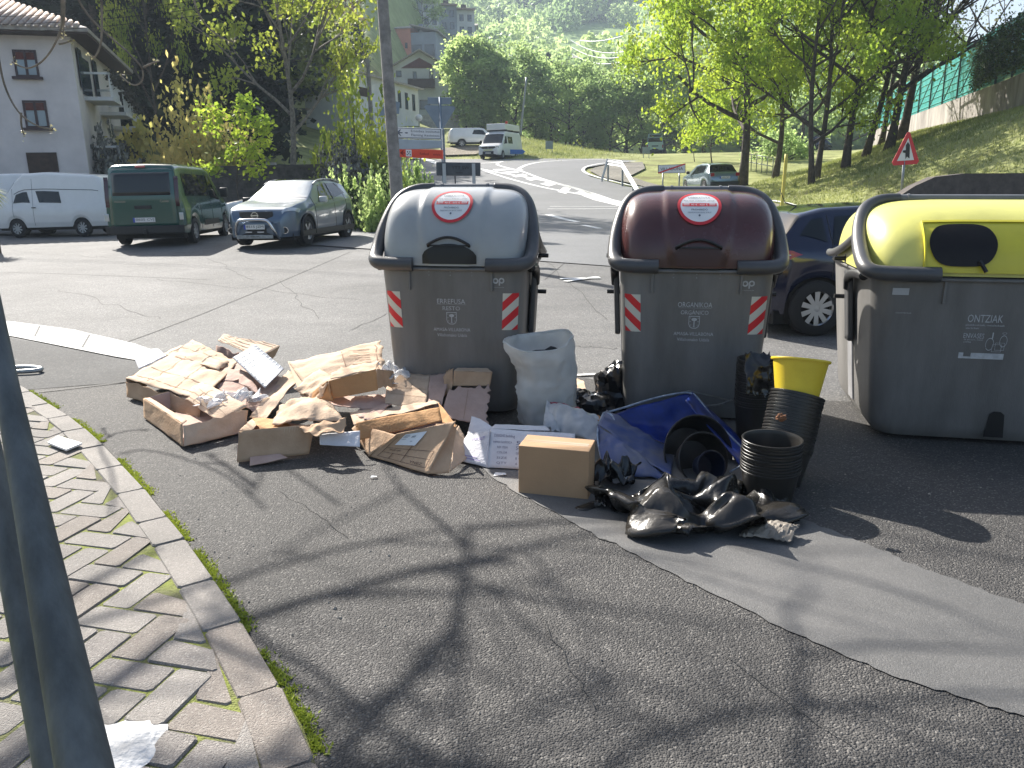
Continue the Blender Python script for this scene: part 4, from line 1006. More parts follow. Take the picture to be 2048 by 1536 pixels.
pth = smoothpath([Q((1208,826,5.26)), Q((1222,828,5.2)), Q((1230,842,5.1)), Q((1226,855,5.05)), Q((1236,866,5.0)), Q((1250,862,5.0)), Q((1256,874,4.95)), Q((1290,915,4.72)), Q((1310,938,4.6)), Q((1312,950,4.56)), Q((1326,962,4.5)), Q((1336,978,4.44))], 2)
mb.tube(pth, .0075, 6)
mb.tube(smoothpath([Q((1207,826,5.27)), Q((1196,850,4.92)), Q((1194,880,4.85)), Q((1206,930,4.6)), Q((1216,975,4.46))], 2), .007, 6)
mb.tube([Q((1460,944,4.5)), Q((1492,926,4.55))], .006, 6)
mb.build('tub_edge', M['edge'], t, smooth=True)
# bent white rod
mb = MB(); o = Q((1380,790,5.45)); mb.T = Matrix.Translation(-o)
mb.tube([Q((1310,796,5.46)), Q((1378,782,5.46)), Q((1458,801,5.5))], .006, 6); mb.tube(smoothpath([Q((1408,812,5.3)), Q((1440,810,5.35)), Q((1464,800,5.4))], 2), .007, 6)
tag(mb.build('bent_rod', M['galv'], None, smooth=True, loc=o), 'thin bent metal rod leaning across the top of the blue tub', 'rod')
# ---------------------------------------------------------------- plant pots
M['pot'] = mat('black_pot_plastic', (.016,.016,.016), .36, c2=(.028,.025,.021), vs_=5, rv=.08)
def pot_mesh(rt, rb, h, rim=.012):
    mb = MB(); prof = [(0,.004),(rb*.96,.0),(rb,.004)]
    for i in range(1, 7): prof.append((lerp(rb, rt, i/7), h*i/7))
    prof += [(rt-.001,h-rim),(rt+.006,h-rim),(rt+.007,h-.002),(rt+.005,h),(rt-.002,h-.001),(rt-.006,h-rim)]
    for i in range(6, 0, -1): prof.append((lerp(rb, rt, i/7)-.004, h*i/7))
    prof += [(rb-.004,.008),(0,.008)]
    mb.lathe(prof, 36); return mb
def pot(m, p, ax, label, rt=.155, rb=.118, h=.34, group=None, me=[None]):
    key = (rt, rb, h, m.name)
    if key not in POTS: POTS[key] = pot_mesh(rt, rb, h).build('plant_pot', m, None, smooth=True, auto=50); ob = POTS[key]
    else: ob = POTS[key].copy(); col.objects.link(ob)
    ob.location = p; ob.rotation_euler = Vector(ax).to_track_quat('Z', 'Y').to_euler()
    return tag(ob, label, 'plant pot', group)
POTS = {}
def stack(base, top, n, sp, label, group, rt, rb, h, m):
    base = Vector(base); ax = (Vector(top)-base).normalized()
    r2 = random.Random(n)
    for i in range(n):
        j = Vector((r2.uniform(-.012,.012), r2.uniform(-.012,.012), 0))
        pot(m, base+ax*sp*i, ax+j, label, rt, rb, h, group)
    return ax
sb = gl(1547, 1012, .016); sb.y += .10; sb.z = Gm(sb.x, sb.y)+.016
stack(sb, sb+Vector((.015,0,1)), 11, .0175, 'black plant pot nested in the short stack in front', 'pots of the short stack', .157, .132, .17, M['pot'])
tb0 = gp(1568, 985); tb0 = Vector((tb0.x, tb0.y+.12, Gm(tb0.x, tb0.y)+.02)); tt0 = at(1598, 778, tb0.y+.16)
nt_ = int(((tt0-tb0).length-.2)/.0195)
ax = stack(tb0, tt0, nt_, .0195, 'black plant pot nested in the tall leaning stack under the yellow bucket', 'pots of the tall stack', .150, .128, .2, M['pot'])
bb = Vector((2.05, 0, 0))
q = gp(1512, 890); q = Vector((q.x, q.y+.12, q.z+.016))
stack(q, q+Vector((.02,0,1)), 20, .017, 'black plant pot nested in the stack beside the brown lidded container', 'pots of the rear stack', .125, .10, .24, M['pot'])
# dirt clod caught between pots
p = Q((1562,835,4.05)); blob('soil_clod', 'reddish soil clod caught on the side of the tall pot stack', 'soil', p, 0, .022, .015, .015, mat('soil', (.22,.10,.05), .95, bump=.8, bs=60), .6, 4, flat=False, n=(16,10))
# torn black film on the rear stack
t, f, o = carton('torn_film', 'torn black film hanging over the rear pot stack', 'plastic film', [('film', [(1488,800,4.95),(1545,800,4.95),(1550,702,5.05),(1486,700,5.05)], 'black_film', {'amp':.03,'th':.002,'rag':(.1,.3,.2,.1),'n':(20,24)})], (1515,880,5.0))
# yellow bucket
M['bucket'] = mat('yellow_bucket_plastic', (.80,.60,.04), .38, c2=(.70,.50,.03), vs_=6)
yp = tt0-ax*.075; axy = (ax+Vector((-.14,-.06,.0))).normalized()
mb = MB(); h = .245; rt, rb = .158, .118
prof = [(0,0),(rb,0)]+[(lerp(rb, rt, i/6), h*i/6) for i in range(1, 7)]+[(rt+.010,h-.008),(rt+.013,h),(rt+.010,h+.006),(rt-.003,h+.004)]+[(lerp(rb, rt, i/6)-.004, h*i/6) for i in range(5, 0, -1)]+[(rb-.006,.006),(0,.006)]
mb.lathe(prof, 44); yb = mb.build('bucket', M['bucket'], None, smooth=True, auto=50); yb.location = yp; yb.rotation_euler = axy.to_track_quat('Z', 'Y').to_euler(); tag(yb, 'yellow plastic bucket stuck in the top of the tall pot stack', 'bucket')
mb = MB(); mb.tube([(math.cos(a)*(rt-.004), math.sin(a)*(rt-.004), h+.012-.0*a) for a in (R(215), R(218))]+[(math.cos(R(-60))*(lerp(rb,rt,.25)+.004), math.sin(R(-60))*(lerp(rb,rt,.25)+.004), h*.25)], .006, 6)
mb.build('bucket_stick', mat('brown_stick', (.28,.13,.03), .6), yb)
# pots lying in the tub
pax = Vector((.28, -.90, .34)).normalized()
for (px, py, Y, rt, rb, h, lab) in ((1398,905,4.72,.235,.17,.16,'largest black pot lying in the blue tub, opening towards the viewer'), (1408,918,4.52,.160,.12,.14,'middle black pot nested in the largest pot in the tub')):
    p = at(px, py, Y)-pax*h; pot(M['pot'], p, pax, lab, rt, rb, h, 'pots lying in the blue tub')
p = at(1424, 932, 4.40)-pax*.12; pot(mat('bluish_pot_plastic', (.012,.016,.032), .35), p, pax, 'smallest pot with bluish rim in the middle of the nested pots in the tub', .088, .066, .12, 'pots lying in the blue tub')
# ---------------------------------------------------------------- black sheet in front
M['sheet'] = bpy.data.materials.new('dusty_black_sheet')
M['sheet'] = mat('dusty_black_sheet', (.012,.012,.012), .26, c2=(.030,.026,.021), vs_=2.4, bump=.4, bs=10, rv=.12)
M['sheet_dusty'] = mat('dusty_grey_sheet', (.30,.26,.21), .6, c2=(.10,.09,.08), vs_=5, bump=.3, bs=14)
M['film_white2'] = M['film_white']
o = gl(1390, 1075, .0); o = Vector(o); tS = empty('plastic_sheet', o, 0, 'crumpled black plastic sheet spread on the ground in front of the tub and pots', 'plastic sheet')
def sheet_part(nm, A, B, C, D, hgt, m, seed, n=(24,10), rag=.12, fold=(0,1,6), sk=1.0):
    a, b, c, d = [gp(*q) for q in (A, B, C, D)]
    def f(u, v):
        i_, j_ = round(u*n[0]), round(v*n[1])
        if 0 < i_ < n[0] and 0 < j_ < n[1]: u += .42*hsh(i_, j_, seed)/n[0]; v += .42*hsh(i_, j_, seed+3)/n[1]
        w1 = .06*noise.noise(Vector((u*5, v*2, seed))); w2 = rag*(noise.noise(Vector((u*6, 2, seed)))+.4*noise.noise(Vector((u*17, 2, seed))))
        w3 = rag*(noise.noise(Vector((v*4, 7, seed)))+.4*noise.noise(Vector((v*13, 7, seed))))
        uu, vv = u+w3*(2*u-1)*.5+w1, v+w2*(2*v-1)
        p = (a*(1-uu)+b*uu)*(1-vv)+(d*(1-uu)+c*uu)*vv
        e = min(1, 6*min(u, 1-u, v, 1-v))**.5
        q = Vector((p.x*2.6+p.y*1.2, p.y*5.5-p.x*.8, seed)); q = q+Vector((noise.noise(q*.7), noise.noise(q*.9+Vector((4,0,0))), 0))*.5
        k = (1-abs(noise.noise(q*.9))*2.4)*.75 + (1-abs(noise.noise(q*1.9+Vector((7,0,0))))*2.2)*.20+.05*(1-abs(noise.noise(q*4.3))*2)
        z = max(0.004, hgt(u, v)*(.40+k*.8+.16*hsh(i_, j_, seed+9)))*e+.006*(1-e)
        return Vector((p.x, p.y, Gm(p.x, p.y)+.016+z))-o
    mb = MB(); mb.grid(f, *n); ob = mb.build(nm, m, tS, smooth=True, solid=.0015, fix=True, auto=16); return ob
SHN = [
352,-99,241, 351,-98,257, 321,-103,248, 301,-94,215, 303,-93,173, 282,-128,155, 257,-91,147, 227,-85,170, 222,-54,176, 217,-31,192, 222,-41,168, 203,-37,153, 196,-44,116, 238,-29,111, 287,-27,113, 338,-27,110, 365,-43,77, 373,-74,65, 370,-111,81, 371,-130,131, 402,-108,182, 461,-80,162, 516,-58,147, 560,-45,144, 595,-43,155, 631,-52,162, 674,-66,184, 726,-80,218, 779,-95,261, 826,-120,297, 860,-148,308, 870,-160,291, 870,-142,266, 898,-101,240, 924,-59,187, 947,-10,133, 924,26,72, 895,65,33, 873,95,15, 887,108,10, 895,89,33, 937,55,50, 993,10,54, 1051,49,36, 1095,91,46, 1072,51,69, 1058,75,36, 1091,106,28, 1090,48,28, 1056,7,61, 1038,-44,45, 1020,-79,26, 1041,-95,12,
337,-100,272, 361,-106,260, 313,-92,253, 310,-78,199, 270,-105,179, 241,-129,153, 225,-101,124, 209,-75,139, 195,-63,163, 200,-42,181, 226,-29,182, 219,-47,156, 216,-67,121, 250,-61,99, 289,-62,89, 325,-78,91, 340,-103,112, 354,-111,147, 383,-93,181, 424,-57,182, 454,-39,133, 506,-9,124, 552,1,99, 590,2,93, 593,-32,90, 624,-55,103, 667,-75,129, 721,-88,165, 778,-97,206, 826,-103,242, 859,-103,264, 878,-95,268, 883,-74,238, 906,-38,195, 926,1,140, 909,11,72, 881,58,35, 860,101,21, 861,130,24, 890,136,24, 934,107,21, 990,67,38, 1040,32,86, 1103,35,65, 1141,64,46, 1118,64,82, 1092,95,62, 1049,108,49, 1046,62,20, 1018,18,36, 1017,-24,12, 1046,-45,14, 1062,-57,29,
361,-84,265, 318,-79,256, 294,-58,202, 236,-83,189, 190,-104,165, 166,-110,130, 156,-107,95, 164,-79,88, 173,-56,107, 186,-41,134, 192,-21,168, 236,-22,160, 225,-68,148, 258,-78,124, 291,-87,119, 318,-85,141, 341,-72,170, 372,-43,180, 412,-19,162, 451,2,136, 491,19,102, 524,11,59, 566,19,39, 595,18,37, 589,-13,40, 622,-40,58, 671,-53,93, 728,-55,142, 782,-55,198, 823,-59,242, 857,-60,253, 881,-54,245, 913,-40,214, 914,9,169, 898,-4,98, 874,29,52, 852,72,29, 844,107,26, 863,124,36, 912,121,42, 982,102,37, 1042,64,82, 1106,36,117, 1161,44,101, 1172,80,95, 1153,101,71, 1118,85,101, 1076,79,73, 1030,71,60, 1010,65,18, 1034,29,11, 1048,8,38, 1050,-2,12,
319,-44,266, 278,-30,225, 211,-58,198, 147,-81,168, 107,-88,128, 89,-86,94, 89,-78,65, 104,-53,67, 134,-35,64, 140,-47,104, 157,-13,131, 203,-31,127, 253,-42,121, 278,-42,151, 303,-36,134, 327,-23,153, 362,-5,145, 402,8,123, 442,19,97, 476,27,74, 510,35,52, 546,36,39, 569,34,14, 599,39,18, 609,2,23, 640,-17,51, 685,-23,95, 734,-22,154, 781,-23,214, 823,-24,253, 856,-23,261, 877,-16,239, 913,-4,205, 941,13,148, 886,17,110, 861,28,69, 853,64,51, 863,91,47, 897,100,48, 954,87,43, 1024,87,86, 1093,52,131, 1172,66,129, 1225,75,123, 1241,81,104, 1215,94,85, 1166,113,81, 1116,105,102, 1068,101,80, 1023,100,52, 1040,77,9, 1066,43,11, 1086,27,32,
268,9,267, 206,-9,246, 137,-22,195, 88,-31,126, 32,-45,91, 14,-41,51, 22,-29,25, 49,-12,16, 67,1,55, 112,14,82, 171,15,76, 224,12,102, 270,4,131, 298,-3,148, 325,0,140, 358,1,117, 400,-1,87, 445,-2,57, 487,0,34, 518,10,20, 540,26,17, 558,44,21, 572,51,36, 570,28,68, 612,24,100, 653,15,139, 693,1,186, 740,1,232, 785,-1,272, 825,2,293, 857,8,293, 882,15,274, 883,30,230, 906,42,179, 932,54,130, 891,56,122, 901,37,93, 914,48,71, 950,58,65, 993,90,93, 1057,62,127, 1138,75,139, 1215,95,129, 1272,102,134, 1294,104,123, 1277,103,102, 1229,112,82, 1166,118,101, 1100,123,79, 1039,129,53, 1063,98,12, 1088,62,12, 1106,32,12,
196,54,258, 153,43,216, 98,31,163, 44,18,108, -11,4,77, -17,14,33, 2,32,12, 35,52,12, 84,56,27, 121,75,76, 176,63,120, 235,49,156, 283,34,188, 315,35,194, 335,41,177, 365,38,145, 402,34,101, 448,28,63, 491,29,36, 522,38,15, 539,49,11, 555,62,33, 557,54,77, 585,50,131, 627,46,190, 670,36,248, 712,26,298, 754,21,333, 795,21,350, 830,26,352, 858,34,342, 880,48,317, 881,67,273, 889,85,220, 921,98,179, 936,103,143, 926,102,114, 949,88,129, 995,102,123, 1048,91,161, 1123,99,156, 1192,113,149, 1254,128,135, 1298,134,131, 1306,136,117, 1277,135,101, 1216,133,107, 1147,151,81, 1072,166,89, 1084,154,28, 1112,123,12, 1127,94,18, 1144,61,33,
144,85,248, 105,75,211, 60,60,170, 22,52,126, -4,54,83, 28,34,70, 58,45,50, 81,81,58, 128,89,72, 183,93,99, 229,96,148, 272,87,200, 301,67,246, 337,77,250, 352,56,251, 375,38,226, 408,38,187, 437,59,145, 474,69,110, 513,73,82, 544,80,69, 550,70,90, 572,72,125, 618,79,169, 662,80,235, 703,76,297, 731,66,352, 764,54,383, 799,49,390, 830,51,379, 857,58,358, 878,74,326, 893,94,279, 902,114,224, 905,129,173, 927,144,148, 936,147,126, 975,140,130, 1024,145,171, 1105,147,178, 1184,148,179, 1242,158,158, 1287,157,146, 1303,162,125, 1280,166,105, 1224,171,97, 1151,181,114, 1087,212,82, 1115,193,26, 1152,168,13, 1169,143,14, 1176,114,39, 1184,76,69,
136,103,258, 100,92,237, 69,94,203, 41,97,165, 20,106,126, 48,99,98, 85,95,92, 117,85,113, 159,97,123, 201,122,142, 235,122,192, 266,113,243, 294,100,284, 333,107,297, 361,99,299, 370,70,295, 397,50,270, 432,50,230, 468,61,187, 506,81,146, 540,96,120, 567,94,125, 597,100,147, 637,109,194, 670,113,262, 705,110,320, 734,103,361, 758,88,385, 790,77,381, 818,68,357, 851,84,337, 870,92,292, 883,108,240, 895,136,192, 910,156,149, 923,158,121, 934,177,131, 987,175,123, 1046,187,169, 1126,189,193, 1201,185,200, 1250,179,185, 1271,185,157, 1259,199,123, 1208,208,99, 1138,218,114, 1098,241,53, 1149,223,16, 1185,195,11, 1206,178,19, 1211,148,31, 1195,130,70, 1220,83,70,
94,118,297, 113,144,286, 102,152,251, 76,154,214, 46,151,173, 52,141,129, 81,127,119, 114,126,122, 153,141,140, 182,138,193, 215,143,254, 250,146,308, 285,148,338, 320,149,351, 343,131,353, 371,114,335, 393,97,291, 401,80,231, 452,95,191, 501,112,155, 537,121,133, 567,122,132, 599,129,165, 620,118,227, 646,105,291, 678,100,346, 702,109,382, 735,112,393, 767,98,381, 797,82,352, 837,95,321, 873,117,276, 878,130,213, 890,143,155, 909,153,114, 912,174,99, 919,192,116, 968,196,110, 1024,207,139, 1079,217,174, 1136,219,186, 1179,225,181, 1198,246,159, 1165,226,139, 1125,246,114, 1113,275,67, 1153,256,29, 1195,230,12, 1225,205,12, 1240,188,37, 1256,158,33, 1218,174,36, 1245,146,68,
24,133,268, 36,157,287, 59,181,305, 77,199,264, 73,188,209, 70,176,160, 77,170,132, 103,165,146, 132,161,186, 168,170,246, 208,186,312, 247,197,367, 279,198,395, 305,189,402, 330,176,386, 357,163,344, 382,149,281, 406,135,211, 433,129,145, 483,148,115, 520,156,103, 550,155,113, 576,154,158, 614,144,212, 631,131,278, 653,108,330, 679,118,368, 712,124,382, 747,116,375, 776,96,346, 818,109,307, 859,134,254, 892,158,190, 904,175,124, 883,175,79, 888,194,58, 901,210,67, 914,231,101, 965,235,98, 1011,246,122, 1060,250,130, 1094,267,148, 1120,289,144, 1125,283,113, 1147,290,90, 1140,300,56, 1170,280,32, 1208,250,15, 1243,216,12, 1270,188,36, 1285,170,70, 1254,185,89, 1214,209,80,
-14,180,265, -2,194,297, 29,221,309, 44,232,259, 37,214,206, 42,211,156, 61,212,137, 83,206,147, 103,194,189, 143,204,246, 191,222,302, 229,230,352, 257,228,375, 280,218,377, 300,201,356, 319,178,315, 351,177,260, 373,162,195, 409,166,137, 457,179,106, 497,188,95, 529,183,92, 560,173,112, 584,166,155, 608,159,208, 637,146,262, 659,119,305, 684,116,338, 715,125,352, 752,122,334, 791,135,287, 833,162,220, 873,199,149, 885,214,73, 842,214,36, 845,227,16, 854,232,36, 893,235,50, 916,244,99, 968,252,98, 1015,258,108, 1059,264,118, 1093,282,124, 1116,305,123, 1141,302,117, 1145,312,90, 1159,310,49, 1203,275,28, 1246,233,13, 1282,194,37, 1297,183,80, 1275,194,107, 1244,218,93,
-40,213,268, -27,224,306, 12,256,306, 10,250,248, 9,240,189, 28,247,142, 50,252,123, 66,248,135, 97,231,158, 142,208,190, 178,200,242, 209,209,285, 233,219,304, 258,220,303, 280,203,287, 310,200,256, 337,190,212, 373,190,164, 412,196,115, 458,209,92, 497,213,73, 532,216,68, 561,206,66, 587,193,85, 595,198,128, 611,167,168, 639,150,212, 659,150,258, 697,144,277, 733,152,270, 770,174,233, 809,203,173, 848,236,107, 867,252,42, 820,250,29, 817,243,13, 844,240,17, 883,243,40, 902,252,92, 955,263,99, 1002,268,110, 1050,274,110, 1081,289,140, 1114,306,151, 1137,322,141, 1153,332,113, 1167,335,63, 1214,291,50, 1259,263,23, 1296,233,32, 1301,232,66, 1278,245,74, 1265,277,78,
-63,223,264, -49,235,300, -10,266,312, 5,274,253, -7,259,192, 21,274,143, 50,282,116, 69,286,128, 97,275,141, 137,253,162, 178,227,191, 210,210,228, 238,212,252, 264,214,251, 294,216,233, 327,214,198, 366,216,156, 408,222,109, 452,231,68, 492,237,40, 532,241,26, 565,245,23, 592,246,32, 615,237,52, 634,223,83, 645,207,122, 633,212,169, 670,197,196, 702,203,225, 734,217,236, 765,235,212, 787,254,163, 806,269,105, 831,283,56, 848,291,22, 858,271,10, 871,258,20, 896,257,42, 909,258,81, 952,259,85, 998,273,95, 1049,294,106, 1078,316,146, 1112,338,166, 1139,357,160, 1158,372,129, 1186,373,83, 1232,340,53, 1276,314,50, 1294,303,21, 1293,311,43, 1298,330,54, 1297,359,60,
-84,250,292, -58,275,308, -14,299,294, -15,290,234, -16,277,174, 20,300,137, 55,313,111, 84,314,106, 111,314,122, 145,301,142, 181,278,168, 218,252,190, 252,234,208, 279,235,213, 308,242,198, 348,249,171, 398,254,135, 452,256,95, 504,258,61, 552,256,46, 582,278,31, 608,274,53, 622,296,32, 641,289,64, 658,275,101, 672,258,142, 682,242,188, 671,245,234, 710,259,249, 742,274,258, 769,292,247, 793,307,216, 813,316,172, 847,299,135, 867,290,94, 881,286,63, 884,288,41, 900,280,42, 898,280,70, 939,285,70, 989,305,85, 1048,333,106, 1079,363,158, 1113,390,191, 1145,410,194, 1176,420,171, 1203,422,125, 1236,404,75, 1264,377,40, 1283,365,15, 1299,369,27, 1301,387,37, 1320,390,19,
-73,313,280, -46,331,293, -24,333,245, -24,321,184, -24,307,123, 14,317,81, 50,334,53, 71,361,58, 102,362,65, 134,355,83, 172,336,105, 210,314,129, 253,290,150, 292,281,175, 324,287,192, 354,298,195, 392,303,188, 438,304,164, 491,300,131, 545,287,101, 574,308,64, 609,308,68, 610,326,47, 627,320,77, 633,298,118, 637,264,164, 657,266,222, 685,284,272, 731,300,293, 763,298,324, 794,314,326, 814,334,306, 827,350,265, 838,359,212, 854,348,158, 881,324,125, 895,315,93, 894,323,72, 919,329,72, 962,335,91, 1013,346,132, 1072,396,135, 1092,432,201, 1129,466,242, 1162,486,259, 1195,488,249, 1228,474,217, 1257,449,168, 1282,420,115, 1297,404,63, 1290,409,22, 1307,395,14, 1303,408,28,
-65,348,289, -49,344,276, -29,345,239, -35,335,183, -38,327,119, -9,335,65, 24,347,23, 61,331,19, 91,345,12, 123,359,21, 162,367,48, 208,356,83, 254,342,127, 301,326,174, 338,317,222, 366,312,257, 377,293,276, 405,282,264, 447,295,235, 492,311,188, 531,320,137, 554,326,95, 579,333,81, 598,328,95, 602,296,120, 613,281,175, 641,292,235, 687,319,278, 726,317,329, 766,322,367, 803,329,385, 833,341,379, 852,354,350, 860,371,303, 865,383,246, 866,385,187, 897,362,160, 918,352,139, 944,360,134, 984,384,136, 1042,404,123, 1087,450,158, 1100,483,226, 1140,519,266, 1169,543,291, 1196,552,287, 1220,545,261, 1239,522,215, 1251,483,155, 1257,437,93, 1264,393,43, 1287,421,10, 1301,452,15,
-64,351,248, -69,372,261, -57,385,262, -36,386,233, -54,360,190, -35,368,132, -5,380,81, 36,373,46, 75,377,31, 110,379,38, 150,376,69, 196,353,111, 254,346,164, 320,348,211, 362,341,270, 361,332,318, 369,323,339, 387,314,329, 385,308,287, 421,309,241, 464,320,197, 500,332,163, 530,334,146, 548,316,143, 571,307,170, 604,315,213, 638,325,266, 680,330,316, 724,333,358, 766,337,391, 805,343,415, 837,352,422, 861,360,406, 878,369,367, 890,378,308, 899,385,237, 897,409,177, 915,395,136, 929,390,108, 967,388,99, 1005,421,120, 1043,450,160, 1084,497,180, 1135,507,215, 1145,541,249, 1165,561,262, 1186,564,256, 1201,549,228, 1211,512,177, 1216,453,118, 1231,418,37, 1290,469,20, 1301,479,77,
-81,393,206, -113,419,231, -130,430,244, -123,437,258, -83,444,261, -39,418,235, 0,400,187, 30,413,129, 72,384,100, 110,372,88, 154,364,105, 209,367,141, 273,368,190, 338,372,245, 371,367,311, 363,366,360, 363,362,379, 376,353,376, 377,345,346, 374,336,294, 425,329,263, 464,324,228, 498,325,204, 531,331,192, 567,338,198, 605,344,228, 646,352,263, 687,353,298, 729,348,328, 769,343,356, 805,350,386, 834,363,408, 857,373,408, 874,384,383, 891,395,331, 903,407,253, 925,410,172, 885,413,118, 885,406,75, 907,400,54, 919,409,91, 964,424,93, 1013,440,102, 1055,466,123, 1090,498,146, 1111,524,171, 1126,543,186, 1143,532,185, 1158,512,158, 1169,468,114, 1189,439,41, 1252,491,10, 1288,520,68,
-100,431,171, -148,453,197, -172,472,215, -172,483,229, -139,491,237, -86,481,226, -23,470,214, 42,443,192, 86,413,147, 126,394,119, 167,388,113, 209,395,142, 269,400,174, 321,407,237, 358,406,308, 381,404,364, 377,406,399, 388,402,403, 393,395,382, 389,388,331, 391,379,263, 449,375,227, 500,374,191, 546,378,164, 588,384,153, 626,398,168, 664,378,169, 701,376,192, 738,372,220, 773,368,250, 806,366,291, 833,373,331, 853,384,356, 866,396,355, 882,408,323, 906,421,258, 925,422,176, 880,428,111, 863,422,56, 876,437,26, 904,439,22, 885,435,52, 926,445,54, 974,458,60, 1021,476,73, 1051,500,97, 1074,520,117, 1099,520,128, 1118,504,128, 1138,480,104, 1156,446,62, 1204,485,28, 1260,530,23,
-100,444,140, -152,472,164, -172,505,188, -190,518,199, -169,531,206, -128,521,191, -71,511,179, 2,496,173, 73,472,154, 123,443,128, 164,431,107, 205,433,120, 248,441,152, 285,445,213, 318,444,278, 353,448,327, 378,451,357, 392,444,362, 400,438,348, 401,435,306, 400,430,244, 451,424,196, 506,421,153, 562,424,117, 613,429,90, 656,446,86, 667,476,104, 695,460,95, 726,449,115, 757,429,145, 788,406,184, 818,392,229, 840,391,269, 857,395,289, 873,406,284, 896,429,247, 931,435,181, 888,439,112, 855,437,47, 875,470,11, 896,491,12, 904,491,35, 876,471,60, 927,479,53, 978,488,54, 1019,493,61, 1039,509,82, 1065,509,93, 1089,501,100, 1114,483,94, 1138,463,68, 1190,462,58, 1242,482,27,
-104,456,121, -153,491,142, -188,521,162, -201,548,175, -188,567,180, -152,569,178, -101,562,170, -36,537,151, 40,516,141, 102,489,118, 154,473,103, 195,470,109, 228,472,141, 248,466,196, 292,472,240, 327,476,278, 356,476,301, 375,465,305, 389,465,301, 397,466,276, 405,466,233, 443,463,192, 490,459,149, 545,457,111, 608,458,91, 652,468,56, 645,504,73, 672,510,66, 698,504,86, 729,488,116, 761,470,151, 766,445,190, 802,432,203, 827,422,218, 853,426,223, 885,440,208, 924,452,163, 905,425,95, 857,468,55, 873,508,11, 894,535,23, 894,537,45, 861,513,51, 914,515,58, 964,503,73, 1002,508,60, 1033,511,64, 1056,508,78, 1080,503,83, 1108,490,77, 1142,477,57, 1192,480,70, 1241,505,41,
-101,457,90, -123,502,123, -166,528,130, -182,558,142, -170,577,152, -141,582,153, -95,577,148, -30,558,140, 32,509,118, 96,473,94, 153,444,78, 199,441,71, 235,449,85, 261,462,126, 256,490,177, 293,495,222, 327,496,258, 359,483,274, 384,481,281, 398,484,274, 399,486,246, 426,483,210, 465,477,167, 513,470,122, 579,470,100, 624,454,60, 643,493,38, 632,511,57, 651,522,71, 675,495,99, 700,480,138, 735,498,160, 758,485,191, 794,478,197, 830,471,191, 867,466,173, 901,458,132, 940,444,79, 885,485,91, 843,511,56, 861,551,57, 864,564,70, 874,539,82, 899,510,97, 935,528,68, 986,532,62, 1030,532,76, 1068,536,86, 1100,539,86, 1132,534,76, 1171,515,85, 1149,496,37, 1197,532,16,
-139,435,13, -105,471,36, -98,510,70, -126,544,84, -119,548,116, -98,566,123, -58,553,130, 4,542,117, 71,503,109, 132,470,72, 177,428,39, 219,449,14, 249,470,12, 276,467,30, 290,478,75, 259,499,123, 288,511,180, 327,514,228, 364,508,259, 390,503,273, 403,496,264, 410,496,227, 453,492,186, 499,490,129, 568,498,111, 587,452,55, 607,484,11, 615,518,12, 610,521,43, 636,515,86, 689,507,109, 698,504,165, 749,520,177, 792,520,202, 837,516,210, 876,518,190, 919,513,170, 962,496,143, 977,504,84, 915,494,106, 860,498,114, 846,529,114, 862,545,110, 869,519,106, 916,529,98, 976,558,80, 1045,570,95, 1100,577,126, 1146,596,133, 1182,609,122, 1150,617,91, 1118,590,48, 1104,531,12,
-204,398,12, -170,434,12, -131,469,13, -97,496,35, -88,525,62, -68,534,86, -28,531,97, 29,517,95, 97,500,87, 161,468,81, 168,449,18, 209,480,11, 242,503,12, 269,508,12, 289,483,13, 288,503,55, 261,520,110, 304,529,168, 349,527,217, 384,508,243, 403,507,249, 424,504,230, 460,504,184, 517,498,139, 565,521,93, 559,469,53, 577,466,12, 593,491,15, 615,484,42, 645,476,92, 658,523,134, 707,553,171, 761,573,204, 810,580,239, 830,596,192, 875,608,185, 916,609,201, 959,591,198, 1001,552,180, 1005,549,109, 937,547,116, 908,506,138, 884,512,148, 895,526,133, 916,561,115, 984,596,98, 1065,610,126, 1136,629,145, 1187,662,123, 1203,685,89, 1192,683,51, 1160,652,15, 1106,607,12,
-236,397,12, -197,430,13, -155,466,18, -116,500,22, -84,519,38, -72,542,60, -37,520,69, 20,521,61, 75,486,55, 133,504,77, 176,497,38, 193,461,61, 230,467,56, 260,475,52, 270,501,46, 282,533,60, 282,509,104, 312,509,156, 364,518,196, 403,524,230, 422,529,249, 437,522,253, 465,507,228, 501,485,188, 535,510,145, 581,518,111, 593,497,93, 601,477,107, 622,477,136, 648,497,178, 683,534,212, 723,574,244, 768,617,264, 797,650,222, 824,666,180, 866,675,189, 907,671,190, 946,648,184, 973,599,204, 1020,564,166, 993,564,103, 947,555,126, 934,543,150, 926,566,157, 948,608,132, 1018,632,127, 1093,658,125, 1152,640,94, 1174,693,84, 1188,713,54, 1178,708,26, 1144,681,12, 1101,636,12,
-270,408,12, -221,443,12, -168,483,23, -123,521,33, -91,549,35, -60,553,30, -59,510,43, 1,508,30, 69,507,19, 131,517,36, 175,539,59, 189,505,83, 202,479,103, 219,504,95, 239,530,109, 264,552,135, 307,555,156, 353,554,179, 399,556,206, 434,561,234, 455,567,257, 456,572,276, 479,564,272, 507,537,260, 536,502,244, 564,495,218, 591,493,202, 613,502,196, 633,516,203, 654,538,220, 683,572,243, 724,611,272, 762,663,252, 788,696,207, 820,711,172, 860,700,169, 895,675,170, 923,632,175, 982,622,180, 1036,596,161, 999,598,116, 984,556,130, 961,569,130, 970,581,163, 978,637,150, 1029,668,119, 1085,659,88, 1127,641,58, 1138,682,46, 1134,711,37, 1127,704,19, 1105,682,12, 1070,644,15,
